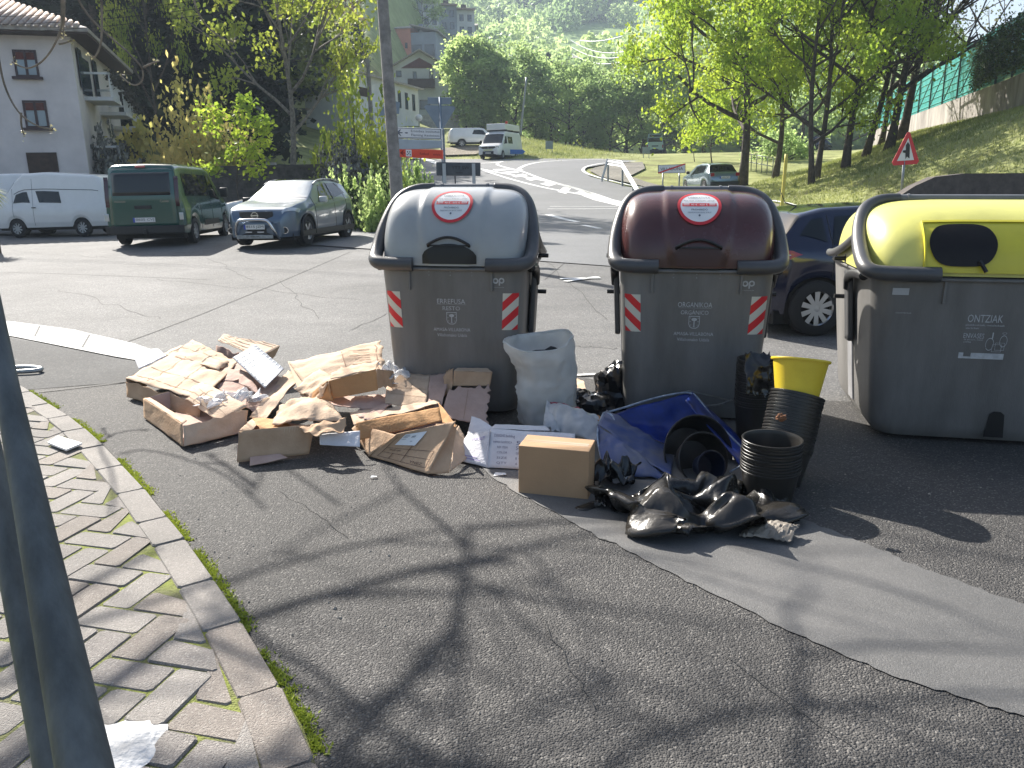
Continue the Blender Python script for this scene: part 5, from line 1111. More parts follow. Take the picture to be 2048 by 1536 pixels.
-290,451,12, -233,487,12, -171,526,12, -117,555,12, -82,575,12, -84,549,12, -71,507,20, -7,517,12, 64,525,12, 126,536,30, 155,545,73, 181,531,98, 198,516,117, 213,511,151, 255,506,184, 301,515,222, 345,526,258, 382,546,287, 406,580,304, 419,612,296, 436,629,275, 461,628,256, 488,612,240, 522,586,229, 560,559,232, 586,547,254, 613,545,239, 637,547,232, 641,564,224, 653,582,216, 675,607,244, 717,639,280, 753,683,239, 779,707,186, 815,697,156, 857,698,155, 890,659,160, 946,645,164, 1005,635,161, 1048,609,134, 998,605,146, 1000,564,157, 987,581,142, 960,557,146, 968,606,162, 989,651,131, 1026,652,90, 1057,624,70, 1066,633,37, 1058,653,50, 1040,663,52, 1013,658,46, 974,630,36]
SHV = [(SHN[k]/1000, SHN[k+1]/1000, SHN[k+2]/1000) for k in range(0, len(SHN), 3)]
def draped(name, m, parent, fn, i0=0, i1=52, j0=0, j1=26, loc=None, solid=.0015):
    """a crumpled film: settled folds, vertex by vertex, mapped into place by fn"""
    mb = MB(); w_ = i1-i0+1
    mb.add([fn(*SHV[j_*53+i_]) for j_ in range(j0, j1+1) for i_ in range(i0, i1+1)], [(j_*w_+i_, j_*w_+i_+1, (j_+1)*w_+i_+1, (j_+1)*w_+i_) for j_ in range(j1-j0) for i_ in range(i1-i0)])
    return mb.build(name, m, parent, smooth=True, solid=solid, loc=loc, fix=False)
def flatmap(x0, sx_, y0, sy_, sz_, rot=0, z0=.012):
    def f(x, y, z):
        X, Y = (x-.5)*sx_, (y-.27)*sy_; c_, s_ = math.cos(rot), math.sin(rot); X, Y = X*c_-Y*s_+x0, X*s_+Y*c_+y0
        return Vector((X, Y, Gm(X, Y)+z0+max(0, z)*sz_))-o
    return f
draped('film', M['sheet'], tS, flatmap(.92, .74, 3.88, .86, .50, R(3)))
draped('film', M['black_film'], tS, flatmap(.56, .26, 4.36, .40, .42, R(70)), 10, 40)
for (px, py, Y, a_, lab) in ((462,806,5.7,.4,'crumpled clear plastic wrap lying on the open carton tray'), (775,752,5.85,2.2,'crumpled clear plastic wrap beside the big pale carton board')):
    p = Q((px, py, Y)); tag(draped('plastic_wrap', M['clear'], None, (lambda c_, s_: lambda x, y, z: Vector((((x-.5)*c_-(y-.27)*s_)*.34, ((x-.5)*s_+(y-.27)*c_)*.34, (z-.02)*.26)))(math.cos(a_), math.sin(a_)), 0, 44, loc=p), lab, 'plastic wrap')
# raised flap edges
def flapq(c, m, amp=.012, rag=(0,0,0,0), n=(26,12), bow=0):
    f = panel_fn(c, amp, 2.2, bow, rag); mb = MB(); mb.T = Matrix.Translation(-o); mb.grid(lambda u, v: f(u+.3*hsh(u*n[0], v*n[1], 1)/n[0], v)+Vector((0,0,.006*hsh(u*n[0], v*n[1], 4))), *n); mb.build('sheet_flap', m, tS, smooth=True, solid=.0015, auto=16)
flapq([(1275,1040,4.05),(1400,1005,4.02),(1422,974,4.12),(1300,1012,4.2)], M['sheet_dusty'], .014, (.1,.05,.1,0))
flapq([(1470,1082,3.62),(1588,1088,3.52),(1606,1046,3.66),(1500,1052,3.78)], M['sheet_dusty'], .012, (.1,.1,0,.2), bow=.03)
flapq([(1184,1040,3.98),(1240,1048,3.9),(1232,1015,4.1),(1196,1000,4.15)], M['sheet'], .02, (.1,.1,.1,.1), bow=.03)
flapq([(1212,930,4.42),(1225,972,4.3),(1272,965,4.32),(1218,918,4.5)], M['film_white'], .012, (.05,.2,.1,.1))
# ================================================================ VEHICLES
M['glass'] = mat('car_glass', (.008,.011,.012), .03, spec=.6)
M['glare_glass'] = mat('glare_windscreen', (.42,.46,.48), .22, var=.2, vs_=2, spec=.8)  # pale colour stands in for sun glare on the windscreen
M['tyre'] = mat('tyre_rubber', (.02,.02,.021), .85, bump=.1)
M['alloy'] = mat('alloy_wheel', (.45,.46,.48), .3, .8)
M['hub'] = mat('wheel_cover', (.38,.39,.40), .4, .4)
M['trim'] = mat('black_trim', (.018,.018,.019), .5)
M['lamp_red'] = mat('red_lamp', (.30,.006,.012), .12, coat=.8)
M['lamp_clear'] = mat('clear_lamp', (.55,.58,.60), .08, .4, coat=.8)
M['lamp_amber'] = mat('amber_lamp', (.6,.2,.01), .15, coat=.8)
M['plate'] = mat('number_plate', (.72,.72,.70), .35)
M['plate_blue'] = mat('plate_blue', (.02,.06,.4), .4)
M['under'] = mat('underbody', (.012,.012,.012), .9)
M['chrome'] = mat('chrome', (.65,.66,.68), .12, 1.0)
def paint(name, c, rough=.22, metal=0, coat=1.0): return mat(name, c, rough, metal, coat=coat, spec=.5, var=.04, vs_=2)
def smooth_tab(tab, x, w=.05): return (interp(tab, x-w)+2*interp(tab, x)+interp(tab, x+w))/4
class Car:
    """lofted vehicle; x runs from the nose (0) to the tail (L), y across, z up"""
    def __init__(s, name, label, cat, loc, heading, L, W, top, belt, roof_h, wheels, wr, paintm, sill=.22, width=None, tumble=.17, bottom=None, group=None, tilt=(0,0), sharp=.06):
        s.t = empty(name, loc, heading, label, cat, group); s.t.rotation_euler = (tilt[0], tilt[1], heading)
        s.L, s.W, s.top, s.belt, s.roof_h, s.wh, s.wr, s.sill = L, W, top, belt, roof_h, wheels, wr, sill
        s.width = width or [(0,.80),(.25,.92),(.8,.99),(1.5,1),(L-.9,1),(L-.3,.97),(L,.88)]; s.tumble = tumble; s.sharp = sharp
        s.bottom = bottom or [(0,sill+.02),(L,sill+.06)]
        n = int(L/.045); xs = sorted(set([i*L/n for i in range(n+1)])); NS = 30
        mb = MB(); mb.grid(lambda u, v: s.P(xs[min(n, int(round(u*n)))], v*12), n, NS*2)
        def cap(x):
            ring = [s.P(x, v*12/(NS*2)) for v in range(NS*2+1)]; c = Vector((x, 0, (s.top_z(x)+s.sill)/2)); mb.add(ring+[c], [(i, i+1, len(ring)) for i in range(len(ring)-1)])
        cap(0); cap(L)
        mb.build('body', paintm, s.t, smooth=True, auto=32, fix='weld')
        ub = MB(); ub.box(.25, L-.25, -W/2*.86, W/2*.86, sill-.06, sill+.10)
        for wx in wheels: ub.box(wx-wr-.04, wx+wr+.04, -W/2*.90, W/2*.90, sill, wr*2+.02)
        ub.build('underbody', M['under'], s.t)
    def top_z(s, x): return smooth_tab(s.top, x, .04)
    def P(s, x, q, off=0):
        """q 0..12: left sill .. roof centre (6) .. right sill"""
        sgn = -1 if q < 6 else 1; k = q if q <= 6 else 12-q
        w = s.W/2*smooth_tab(s.width, x, .04); tz = s.top_z(x); bz = min(interp(s.belt, x), tz-.03)
        zb = interp(s.bottom, x)
        fr = max(0, min(1, (tz-bz)/max(.05, s.roof_h-bz)))
        wt = w*(.93-s.tumble*fr)
        arch = zb
        for wx in s.wh:
            d = abs(x-wx); r = s.wr+.045
            if d < r: arch = max(arch, s.wr+math.sqrt(r*r-d*d))
        zm = lerp(arch, bz, .45)
        pts = [(w*.955, arch), (w*.995, lerp(arch, zm, .5)), (w*1.0, zm), (w*.965, bz), (wt, lerp(bz, tz, .86)), (wt*.90, lerp(bz, tz, .985)), (0, tz+.012)]
        i = min(5, int(k)); f = k-i
        a, b = pts[i], pts[i+1]
        if i == 5: f2 = f; y, z = lerp(a[0], b[0], f2), lerp(a[1], b[1], 1-(1-f2)**2)
        elif i == 4: y, z = lerp(a[0], b[0], f**1.4), lerp(a[1], b[1], f**.7)
        elif i == 2: y, z = lerp(a[0], b[0], f*f), lerp(a[1], b[1], f)
        else: y, z = lerp(a[0], b[0], f), lerp(a[1], b[1], f)
        y, z = y, z
        return Vector((x, sgn*y, z)) if off == 0 else Vector((x, sgn*y, z))+s.N(x, q)*off
    def N(s, x, q):
        e = .02; a = s.P(min(s.L, x+e), q)-s.P(max(0, x-e), q); b = s.P(x, min(12, q+.04))-s.P(x, max(0, q-.04))
        n = a.cross(b)
        if n.length < 1e-9: return Vector((0,0,1))
        n.normalize(); c = s.P(x, q)-Vector((s.L/2, 0, s.roof_h*.45))
        return n if n.dot(c) > 0 else -n
    def panel(s, name, c, m, off=.008, n=(10,8), parent=None, smooth=True):
        """c: four (x, q) corners; laid just above the body"""
        mb = MB(); a, b, d, e = c
        mb.grid(lambda u, v: s.P((a[0]*(1-u)+b[0]*u)*(1-v)+(e[0]*(1-u)+d[0]*u)*v, (a[1]*(1-u)+b[1]*u)*(1-v)+(e[1]*(1-u)+d[1]*u)*v, off), *n)
        return mb.build(name, m, parent or s.t, smooth=smooth)
    def both(s, name, c, m, **k):
        s.panel(name, c, m, **k); return s.panel(name, [(x, 12-q) for x, q in c], m, **k)
    def wheels(s, hubm, spokes=5, tw=.2):
        for wx in s.wh:
            for sy in (-1, 1):
                yo = sy*(s.W/2*interp(s.width, wx)-.015); r = s.wr
                mb = MB(); prof = [(r*.62, 0), (r*.92, 0), (r, .02), (r, tw-.02), (r*.92, tw), (r*.62, tw)]
                mb.T = Matrix.Translation((wx, yo, r)) @ Matrix.Rotation(math.pi/2*sy, 4, 'X')
                mb.lathe([(a, b) for a, b in prof], 32); w = mb.build('wheel', M['tyre'], s.t, smooth=True, auto=40)
                rm = MB(); rm.T = Matrix.Translation((wx, yo, r)) @ Matrix.Rotation(math.pi/2*sy, 4, 'X')
                rm.lathe([(r*.62,.0),(r*.66,.012),(r*.60,.03),(r*.58,.07)], 32); rm.lathe([(0,.02),(r*.16,.022),(r*.17,.05)], 16)
                for k in range(spokes):
                    a = 2*math.pi*k/spokes+.3; ca, sa = math.cos(a), math.sin(a); hw1, hw2 = r*.07, r*.10
                    rm.add([(ca*r*.12-sa*hw1, sa*r*.12+ca*hw1, .018), (ca*r*.12+sa*hw1, sa*r*.12-ca*hw1, .018), (ca*r*.62+sa*hw2, sa*r*.62-ca*hw2, .014), (ca*r*.62-sa*hw2, sa*r*.62+ca*hw2, .014)], [(0,1,2,3)])
                rm.build('rim', hubm, w, smooth=True, auto=30)
                bk = MB(); bk.T = Matrix.Translation((wx, yo, r)) @ Matrix.Rotation(math.pi/2*sy, 4, 'X'); bk.lathe([(0,.075),(r*.64,.075)], 24); bk.build('brake', M['under'], w)
    def plate(s, x, z, text, front=False, w=.52, h=.11, y=0, off=.0):
        mb = MB(); d = -1 if front else 1; F_ = lambda a, b: (x+d*(.012+off), -d*a*-1*(-1)*1.0+y if False else (a*(1 if not front else -1))+y, z+b)
        F_ = (lambda a, b: (x-.012-off, -a+y, z+b)) if front else (lambda a, b: (x+.012+off, a+y, z+b))
        rectf(mb, -w/2, w/2, -h/2, h/2, F_); p = mb.build('number_plate', M['plate'], s.t, solid=.006)
        G_ = (lambda a, b: (x-.020-off, -a+y, z+b)) if front else (lambda a, b: (x+.020+off, a+y, z+b))
        m2 = MB(); put_text(m2, text, .02, 0, h*.5, G_, w*.82); m2.build('plate_text', M['black'], p, fix=False)
        m3 = MB(); rectf(m3, -w/2, -w/2+.045, -h/2, h/2, G_); m3.build('plate_band', M['plate_blue'], p)
        return p
    def mirror(s, x, z, sy, m, size=(.12,.16,.14)):
        y = sy*(s.W/2*1.02); mb = MB(); mb.box(x-size[0]/2, x+size[0]/2, min(y, y+sy*size[1]), max(y, y+sy*size[1]), z, z+size[2])
        mb.build('door_mirror', m, s.t, bevel=.03, seg=3, smooth=True)
def head(a, b):
    """heading so that the nose->tail axis (+x) runs from a to b"""
    return math.atan2(b.y-a.y, b.x-a.x)
def place(px, py, dz=0.0): p = gp(px, py); return Vector((p.x, p.y, p.z+dz))
def seam(c, xs, q0=.4, q1=3.95):
    for x in xs:
        for fl in (0, 1):
            mb = MB(); mb.tube([c.P(x, (q if not fl else 12-q), .001) for q in [q0+(q1-q0)*i/16 for i in range(17)]], .006, 4, caps=False); mb.build('door_seam', M['trim'], c.t)
# --- green van (seen from the rear, nose away to the right)
def on_ground(p): return Vector((p.x, p.y, Gm(p.x, p.y)+.02))
def from_anchor(anchor, heading, ax, ay):
    """origin such that local (ax, ay) lands on anchor"""
    c, s_ = math.cos(heading), math.sin(heading); p = Vector((anchor.x-(ax*c-ay*s_), anchor.y-(ax*s_+ay*c), 0)); return p
m_green = paint('dark_green_paint', (.003,.065,.050))
hd = R(-104)  # +x (tail) towards the viewer
an = place(392, 487); L, W = 4.78, 1.90
hd = R(-85)
o = from_anchor(an, hd, 3.82, .86); zb = Gm(an.x, an.y)+.02
c = Car('van', 'dark green passenger van seen from behind, parked between the white van and the grey car', 'van', (o.x, o.y, zb), hd, L, W,
  [(0,.80),(.12,.98),(.45,1.08),(1.0,1.22),(1.75,1.86),(2.1,1.95),(4.3,1.97),(4.62,1.94),(4.70,1.80),(4.78,1.1)], [(0,.98),(4.78,1.06)], 1.97, (.92, 3.92), .32, m_green, sill=.24,
  width=[(0,.78),(.3,.93),(.8,1),(4.3,1),(4.6,.98),(4.78,.93)], tumble=.10)
c.both('window', [(2.3,3.18),(4.35,3.18),(4.30,3.86),(2.3,3.86)], M['glass'], n=(14,6)); c.both('window', [(1.35,3.1),(2.2,3.15),(2.2,3.86),(1.85,3.86)], M['glass'], n=(10,6))
c.panel('windscreen', [(1.08,4.6),(1.08,7.4),(1.72,7.4),(1.72,4.6)], M['glass'], n=(10,10))
def tailrect(c, nm, y0, y1, z0, z1, m, dx=.01, nx=10, nz_=6, bow=.0, xfn=None):
    mb = MB(); xf = xfn or (lambda y, z: c.L+dx); mb.grid(lambda u, v: (xf(lerp(y0,y1,u), lerp(z0,z1,v)), lerp(y0,y1,u), lerp(z0,z1,v)), nx, nz_)
    return mb.build(nm, m, c.t, smooth=True, solid=.004)
def tail_x(c):
    def f(y, z):
        x = c.L
        for _ in range(60):
            if c.top_z(x) >= z: break
            x -= .012
        return x+.012-abs(y)/(c.W/2)*.0
    return f
tx = tail_x(c)
tg = MB(); tg.grid(lambda u, v: (tx(0, lerp(.48,1.86,v))+.012, lerp(-.80,.80,u)*lerp(1,.93,v), lerp(.48,1.86,v)), 10, 16); tg.build('tailgate', m_green, c.t, smooth=True, solid=.012)
tailrect(c, 'rear_window', -.68, .68, 1.22, 1.76, M['glass'], xfn=lambda y, z: tx(y, z)+.028)
for sy in (-1, 1): tailrect(c, 'tail_lamp', sy*.82-.05, sy*.82+.05, .95, 1.66, M['lamp_smoke'] if 'lamp_smoke' in M else mat('smoked_red_lamp', (.05,.012,.02), .15, coat=.6), xfn=lambda y, z: tx(y, z)+.008)
for sy in (-1, 1): tailrect(c, 'reflector', sy*.88-.05, sy*.88+.05, .62, .80, M['lamp_clear'], xfn=lambda y, z: tx(y, z)+.012)
tailrect(c, 'bumper', -.93, .93, .30, .50, M['trim'], xfn=lambda y, z: c.L+.05)
tailrect(c, 'handle', -.2, .2, .90, .98, M['trim'], xfn=lambda y, z: tx(y, z)+.03); tailrect(c, 'brake_lamp', -.12, .12, 1.88, 1.92, M['lamp_red'], xfn=lambda y, z: tx(y, z)+.03)
c.plate(4.80, .64, '0605 CVJ', off=.03)
mb = MB()
F_ = lambda a, b: (tx(0, b)+.032, a, b)
put_text(mb, 'PASSENGER', -.52, 1.08, .035, F_, .26); mb.build('badge', M['chrome'], c.t, fix=False); mb = MB(); put_text(mb, 'Combi', .52, 1.08, .06, F_, .2); mb.build('badge', M['chrome'], c.t, fix=False)
mb = MB(); mb.box(1.7, 3.1, .93, .955, .42, .56); mb.box(1.7, 3.1, -.955, -.93, .42, .56); mb.build('side_moulding', M['trim'], c.t)
seam(c, (1.28, 2.26, 3.3)); c.mirror(1.35, 1.12, 1, M['trim'], (.14,.2,.26)); c.mirror(1.35, 1.12, -1, M['trim'], (.14,.2,.26)); c.wheels(M['hub'], 7)
mb = MB(); mb.box(4.78, 4.92, -.04, .04, .30, .42); mb.build('tow_ball', M['trim'], c.t, bevel=.02)
# --- white camper van, side on, nose to the left
m_white = paint('white_van_paint', (.80,.78,.75), .35)
an = place(170, 474); bn = place(57, 476); hd = head(bn, an); 
L = 4.7; o = from_anchor(an, hd, 3.55*.78, -.84*.9)
c = Car('van', 'old white high roof camper van parked side on at the left', 'van', (o.x, o.y, Gm(an.x, an.y)+.02), hd, L, 1.85,
  [(0,.75),(.12,1.12),(.5,1.28),(1.05,1.95),(1.35,2.18),(2.2,2.22),(4.15,2.10),(4.36,2.02),(4.5,1.6),(4.62,1.0),(4.7,.8)], [(0,1.08),(4.7,1.05)], 2.15, (.98, 3.55), .31, m_white, sill=.30, width=[(0,.85),(.3,.95),(.8,1),(4.0,1),(4.4,.96),(4.7,.90)], tumble=.12)
c.both('window', [(.95,3.15),(1.62,3.12),(1.52,3.50),(1.08,3.50)], M['glass'], n=(10,6)); c.both('window', [(1.98,3.12),(2.85,3.10),(2.78,3.50),(1.86,3.52)], M['glass'], n=(10,6))
for q in (1, -1):
    mb = MB(); pts = [c.P(x_, 3.58 if q < 0 else 12-3.58, .004) for x_ in [1.0+i*.22 for i in range(16)]]; mb.tube(pts, .010, 5); mb.build('roof_seam', M['trim'], c.t, smooth=True)
c.panel('windscreen', [(.45,4.6),(.45,7.4),(1.0,7.4),(1.0,4.6)], M['glass'])
for sy in (-1, 1):
    mb = MB(); mb.box(4.52, 4.72, sy*.80-.05, sy*.80+.06, .70, .90); mb.build('tail_lamp', M['lamp_red'], c.t, bevel=.01)
    mb = MB(); mb.box(1.68, 1.84, sy*.925-.012, sy*.925+.012, 1.0, 1.03); mb.build('door_handle', M['trim'], c.t)
seam(c, (.92, 1.72)); c.wheels(M['hub'], 9); c.t.scale = (.78, .90, .86)
# --- tail of another white vehicle at the left edge
an = place(-10, 478); hd = head(place(-200, 478), an)
o = from_anchor(an, hd, 4.1, -.8)
c = Car('van', 'white vehicle cut off by the left edge, only its red tail lamp and plate showing', 'van', (o.x, o.y, Gm(an.x, an.y)+.02), hd+.35, 4.75, 1.8,
  [(0,.7),(.2,1.0),(.9,1.15),(1.6,1.8),(2.0,1.92),(4.5,1.92),(4.65,1.7),(4.75,1.0)], [(0,1.0),(4.75,1.02)], 1.92, (.9, 3.7), .31, m_white, sill=.28, width=[(0,.85),(.3,.95),(.8,1),(4.4,1),(4.75,.95)])
c.wheels(M['hub'], 9); c.plate(4.76, .55, '7312 BTK', off=.03)
for sy in (-1, 1): tailrect(c, 'tail_lamp', sy*.80-.08, sy*.80+.05, .75, 1.0, M['lamp_red'], dx=.02)
tailrect(c, 'rear_window', -.62, .62, 1.15, 1.65, M['glass'], xfn=lambda y, z: tail_x(c)(y, z)+.02)
# --- grey SUV with bull bar, nose to the viewer
m_suv = paint('slate_blue_metallic', (.085,.125,.18), .3, .5)
an = place(500, 491); bn = place(612, 494); L, W = 4.38, 1.84
hd = R(80)
zb = Gm(an.x, an.y)+.02
o = from_anchor(bn, hd, .88, -.80)
c = Car('car', 'slate blue grey crossover with a chrome bull bar, nose towards the container', 'car', (o.x, o.y, zb), hd, L, W,
  [(0,.62),(.06,.80),(.16,.90),(.6,1.0),(1.15,1.09),(1.35,1.16),(2.05,1.54),(2.5,1.60),(3.3,1.58),(3.85,1.47),(4.1,1.22),(4.28,1.05),(4.38,.80)], [(0,.80),(.9,.90),(2.6,1.0),(3.6,1.08),(4.38,1.08)], 1.58, (.90, 3.55), .35, m_suv, sill=.22,
  width=[(0,.66),(.12,.80),(.35,.93),(.8,1),(1.4,.99),(3.4,1),(3.9,.97),(4.38,.82)], tumble=.24)
c.panel('windscreen', [(1.28,4.45),(1.28,7.55),(2.02,7.6),(2.02,4.4)], M['glare_glass'], n=(12,12))
c.panel('panoramic_roof', [(2.2,4.9),(2.2,7.1),(3.3,7.1),(3.3,4.9)], M['glass'], n=(10,8))
c.both('window', [(1.72,3.15),(2.62,3.12),(2.62,3.92),(2.15,3.92)], M['glass'], n=(12,6)); c.both('window', [(2.70,3.12),(3.66,3.35),(3.30,3.92),(2.70,3.92)], M['glass'], n=(12,6))
c.panel('rear_window', [(3.86,4.7),(3.86,7.3),(4.14,7.3),(4.14,4.7)], M['glass'])
for sy in (-1, 1):
    mb = MB(); mb.tube(smoothpath([c.P(x_, 4.5 if sy < 0 else 7.5, .03) for x_ in (1.9, 2.2, 2.7, 3.2, 3.7)]), .022, 8); mb.build('roof_rail', M['galv'], c.t, smooth=True)
def noserect(nm, y0, y1, z0, z1, m, dx=-.01, shape=None, parent=None, n=(12,6), bow=.30):
    mb = MB(); mb.grid(lambda u, v: (dx+bow*(lerp(y0,y1,u))**2, lerp(y0,y1,u), lerp(z0,z1,v)+(shape(u) if shape else 0)), *n); return mb.build(nm, m, parent or c.t, smooth=True, solid=.012)
noserect('grille', -.42, .42, .66, .84, M['trim'], -.012); gr = noserect('lower_grille', -.5, .5, .28, .46, M['trim'], -.012)
for sy in (-1, 1):
    mb = MB(); mb.tube([(-.03+.05, sy*.14, .64), (.02, sy*.27, .84)], .016, 6); mb.tube([(-.03+.03, sy*.13, .64), (-.02, sy*.05, .65)], .014, 6); mb.build('grille_chrome', M['chrome'], c.t)
mb = MB(); disc(mb, 0, .75, .085, .085, lambda a, b: (-.045, a, b), 24, rin=.78); rectf(mb, -.10, .10, .735, .765, lambda a, b: (-.05, a, b)); mb.build('round_emblem', M['chrome'], c.t)
for sy in (-1, 1):
    q = (lambda a: a) if sy < 0 else (lambda a: 12-a)
    c.panel('headlamp', [(.06,q(4.0 if 0 else 3.35)),(.52,q(2.75)),(.60,q(2.98)),(.09,q(4.6))], M['lamp_clear'], off=.012, n=(10,5))
    mb = MB(); mb.tube([(.10+.0, sy*.68, .40), (.035+.02, sy*.68, .40)], .07, 14); mb.build('fog_lamp', M['trim'], c.t, smooth=True, auto=40)
    mb = MB(); disc(mb, sy*.68, .40, .095, .08, lambda a, b: (.045, a, b), 22, rin=.84); mb.build('fog_lamp_ring', M['chrome'], c.t)
    mb = MB(); mb.box(.5, 3.9, sy*.915-.012, sy*.915+.012, .23, .37); mb.build('sill_trim', M['trim'], c.t, bevel=.01)
    for wx in c.wh:
        mb = MB(); mb.tube([(wx+.40*math.cos(R(a)), sy*(.915*interp(c.width, wx)+.0), .35+.40*math.sin(R(a))) for a in range(-12, 193, 12)], .028, 6); mb.build('arch_trim', M['trim'], c.t, smooth=True)
seam(c, (1.42, 2.66, 3.45)); c.mirror(1.62, 1.0, 1, M['trim'], (.14,.19,.15)); c.mirror(1.62, 1.0, -1, mat('mirror_silver', (.5,.52,.5), .3), (.14,.19,.15)); c.wheels(M['alloy'], 5, .22)
bbm = MB()
bbm.tube(smoothpath([(.10, -.52, .20), (-.10, -.50, .36), (-.16, -.40, .62), (-.17, -.28, .66), (-.17, .28, .66), (-.16, .40, .62), (-.10, .50, .36), (.10, .52, .20)], 3), .034, 12)
bbm.tube([(-.12, -.47, .40), (-.13, 0, .41), (-.12, .47, .40)], .0, 4) if 0 else None
bbm.build('bull_bar', M['chrome'], c.t, smooth=True)
mb = MB(); mb.box(-.135, -.115, -.46, .46, .22, .31); mb.build('skid_plate', M['galv'], c.t, bevel=.008)
c.plate(-.10, .49, '8515 JZM', front=True); mb = MB()
for sy in (-1, 1): mb = MB(); mb.box(-.12, -.10, sy*.15-.08, sy*.15+.08, .36, .385); mb.build('marker_lamp', M['lamp_clear'], c.t)
mb = MB(); put_text(mb, '8515 JZM', 0, .265, .03, lambda a, b: (-.142, -a, b), .2); mb.build('skid_lettering', M['trim'], c.t, fix=False)
# --- pale car glimpsed between the van and the SUV
an = place(470, 468); hd = R(20); 
c = Car('car', 'pale car mostly hidden between the green van and the grey crossover', 'car', (an.x-1.6, an.y+3.4, Gm(an.x, an.y+3)+.02), hd, 4.1, 1.7, [(0,.6),(.1,.8),(.9,.95),(1.5,1.36),(3.2,1.40),(3.8,1.0),(4.1,.7)], [(0,.8),(4.1,.9)], 1.38, (.8,3.3), .29, m_white, sill=.2)
c.both('window', [(1.3,3.1),(3.2,3.1),(3.0,3.9),(1.6,3.9)], M['glass']); c.panel('windscreen', [(.98,4.5),(.98,7.5),(1.45,7.5),(1.45,4.5)], M['glass']); c.wheels(M['hub'])
# --- dark blue hatchback behind the containers
m_blue = paint('dark_blue_paint', (.010,.014,.040), .15, .3)
an = place(1624, 672); L, W = 4.18, 1.80
hd = R(187)
o = from_anchor(an, hd, 3.45, .80)
o = Vector((o.x, o.y, 0))
c = Car('car', 'dark blue hatchback passing behind the gap between the brown and yellow lidded containers', 'car', (o.x, o.y, Gm(an.x, an.y)+.012), hd, L, W,
  [(0,.6),(.1,.78),(.9,.95),(1.2,1.0),(1.95,1.42),(2.6,1.47),(3.3,1.45),(3.62,1.38),(3.76,1.22),(3.92,1.02),(4.08,.95),(4.18,.72)], [(0,.78),(1,.90),(3.6,1.0),(4.18,.98)], 1.46, (.85, 3.45), .32, m_blue, sill=.20,
  width=[(0,.70),(.3,.90),(.8,.99),(3.4,1),(3.75,.95),(4.05,.80),(4.18,.62)], tumble=.24)
c.panel('rear_window', [(3.62,4.35),(3.62,7.65),(3.90,7.9),(3.90,4.1)], M['glass'], n=(10,10))
c.both('window', [(1.6,3.1),(3.3,3.15),(3.2,3.9),(2.1,3.9)], M['glass']); c.both('rear_quarter_glass', [(3.36,3.2),(3.66,3.5),(3.5,3.9),(3.36,3.9)], M['glass'])
for sy in (-1, 1):
    q = (lambda a: a) if sy < 0 else (lambda a: 12-a)
    c.panel('tail_lamp', [(3.66,q(2.72)),(4.10,q(2.50)),(4.08,q(3.2)),(3.76,q(2.95))], M['lamp_red'], off=.012); c.panel('tail_lamp_band', [(3.78,q(2.80)),(4.12,q(2.74)),(4.12,q(2.88)),(3.82,q(2.87))], M['lamp_clear'], off=.02)
c.wheels(M['alloy'], 10, .21)
mb = MB(); mb.tube([(3.35, 0, 1.45), (3.5, 0, 1.50), (3.58, 0, 1.66)], [.009,.006,.003], 6); mb.build('antenna', M['trim'], c.t, smooth=True); seam(c, (1.5, 2.5, 3.3)); c.plate(4.19, .62, '4417 LRC')
# --- silver blue hatch by the grass bank
m_sil = paint('silver_blue_paint', (.20,.27,.31), .2, .5)
an = place(1408, 386); hd = math.atan2(-.985, .17)
L, W = 3.84, 1.66
sc_ = 1.0
o = from_anchor(an, hd, 3.15, -.76)
c = Car('car', 'silver blue hatchback parked beside the town end sign', 'car', (o.x, o.y, Gm(an.x, an.y)+.02), hd, L, W,
  [(0,.6),(.1,.78),(.85,.92),(1.05,.98),(1.7,1.36),(2.3,1.43),(3.1,1.40),(3.35,1.32),(3.62,.98),(3.78,.9),(3.84,.6)], [(0,.78),(3.84,.94)], 1.42, (.75, 3.17), .29, m_sil, sill=.2,
  width=[(0,.74),(.3,.93),(.8,1),(3.2,1),(3.6,.96),(3.84,.86)], tumble=.22)
c.panel('rear_window', [(3.30,4.5),(3.30,7.5),(3.63,7.7),(3.63,4.3)], M['glass'], n=(10,10))
c.both('window', [(1.45,3.1),(3.05,3.15),(2.95,3.9),(1.85,3.9)], M['glass'])
for sy in (-1, 1): tailrect(c, 'tail_lamp', sy*.66-.10, sy*.66+.10, .78, .94, M['lamp_red'], dx=.01)
tailrect(c, 'bumper', -.76, .76, .26, .52, M['trim'], dx=.03); c.plate(3.86, .72, '2093 BFP'); c.wheels(M['hub'], 7); c.mirror(1.4, .92, 1, M['trim']); c.mirror(1.4, .92, -1, M['trim'])
# --- work van facing us
m_w2 = paint('white_paint_fresh', (.74,.75,.76), .3)
an = place(965, 320); hd = math.atan2(.93, .34); L, W = 5.9, 2.0
o = from_anchor(an, hd, .95, .9)
c = Car('van', 'white work van with a boxed roof load driving towards the junction', 'van', (o.x, o.y, Gm(an.x, an.y)+.03), hd, L, W,
  [(0,.75),(.1,1.05),(.7,1.22),(.95,1.3),(1.7,2.15),(2.1,2.32),(5.7,2.32),(5.9,2.1)], [(0,1.05),(1.5,1.2),(5.9,1.25)], 2.30, (.98, 4.3), .34, m_w2, sill=.3, width=[(0,.84),(.3,.95),(.8,1),(5.9,.98)], tumble=.10)
c.panel('windscreen', [(.90,4.5),(.90,7.5),(1.62,7.6),(1.62,4.4)], M['glass'], n=(12,12)); c.both('window', [(1.25,3.1),(2.1,3.1),(2.1,3.75),(1.75,3.75)], M['glass']); c.both('window', [(2.35,3.1),(3.5,3.1),(3.5,3.7),(2.35,3.7)], M['glass'])
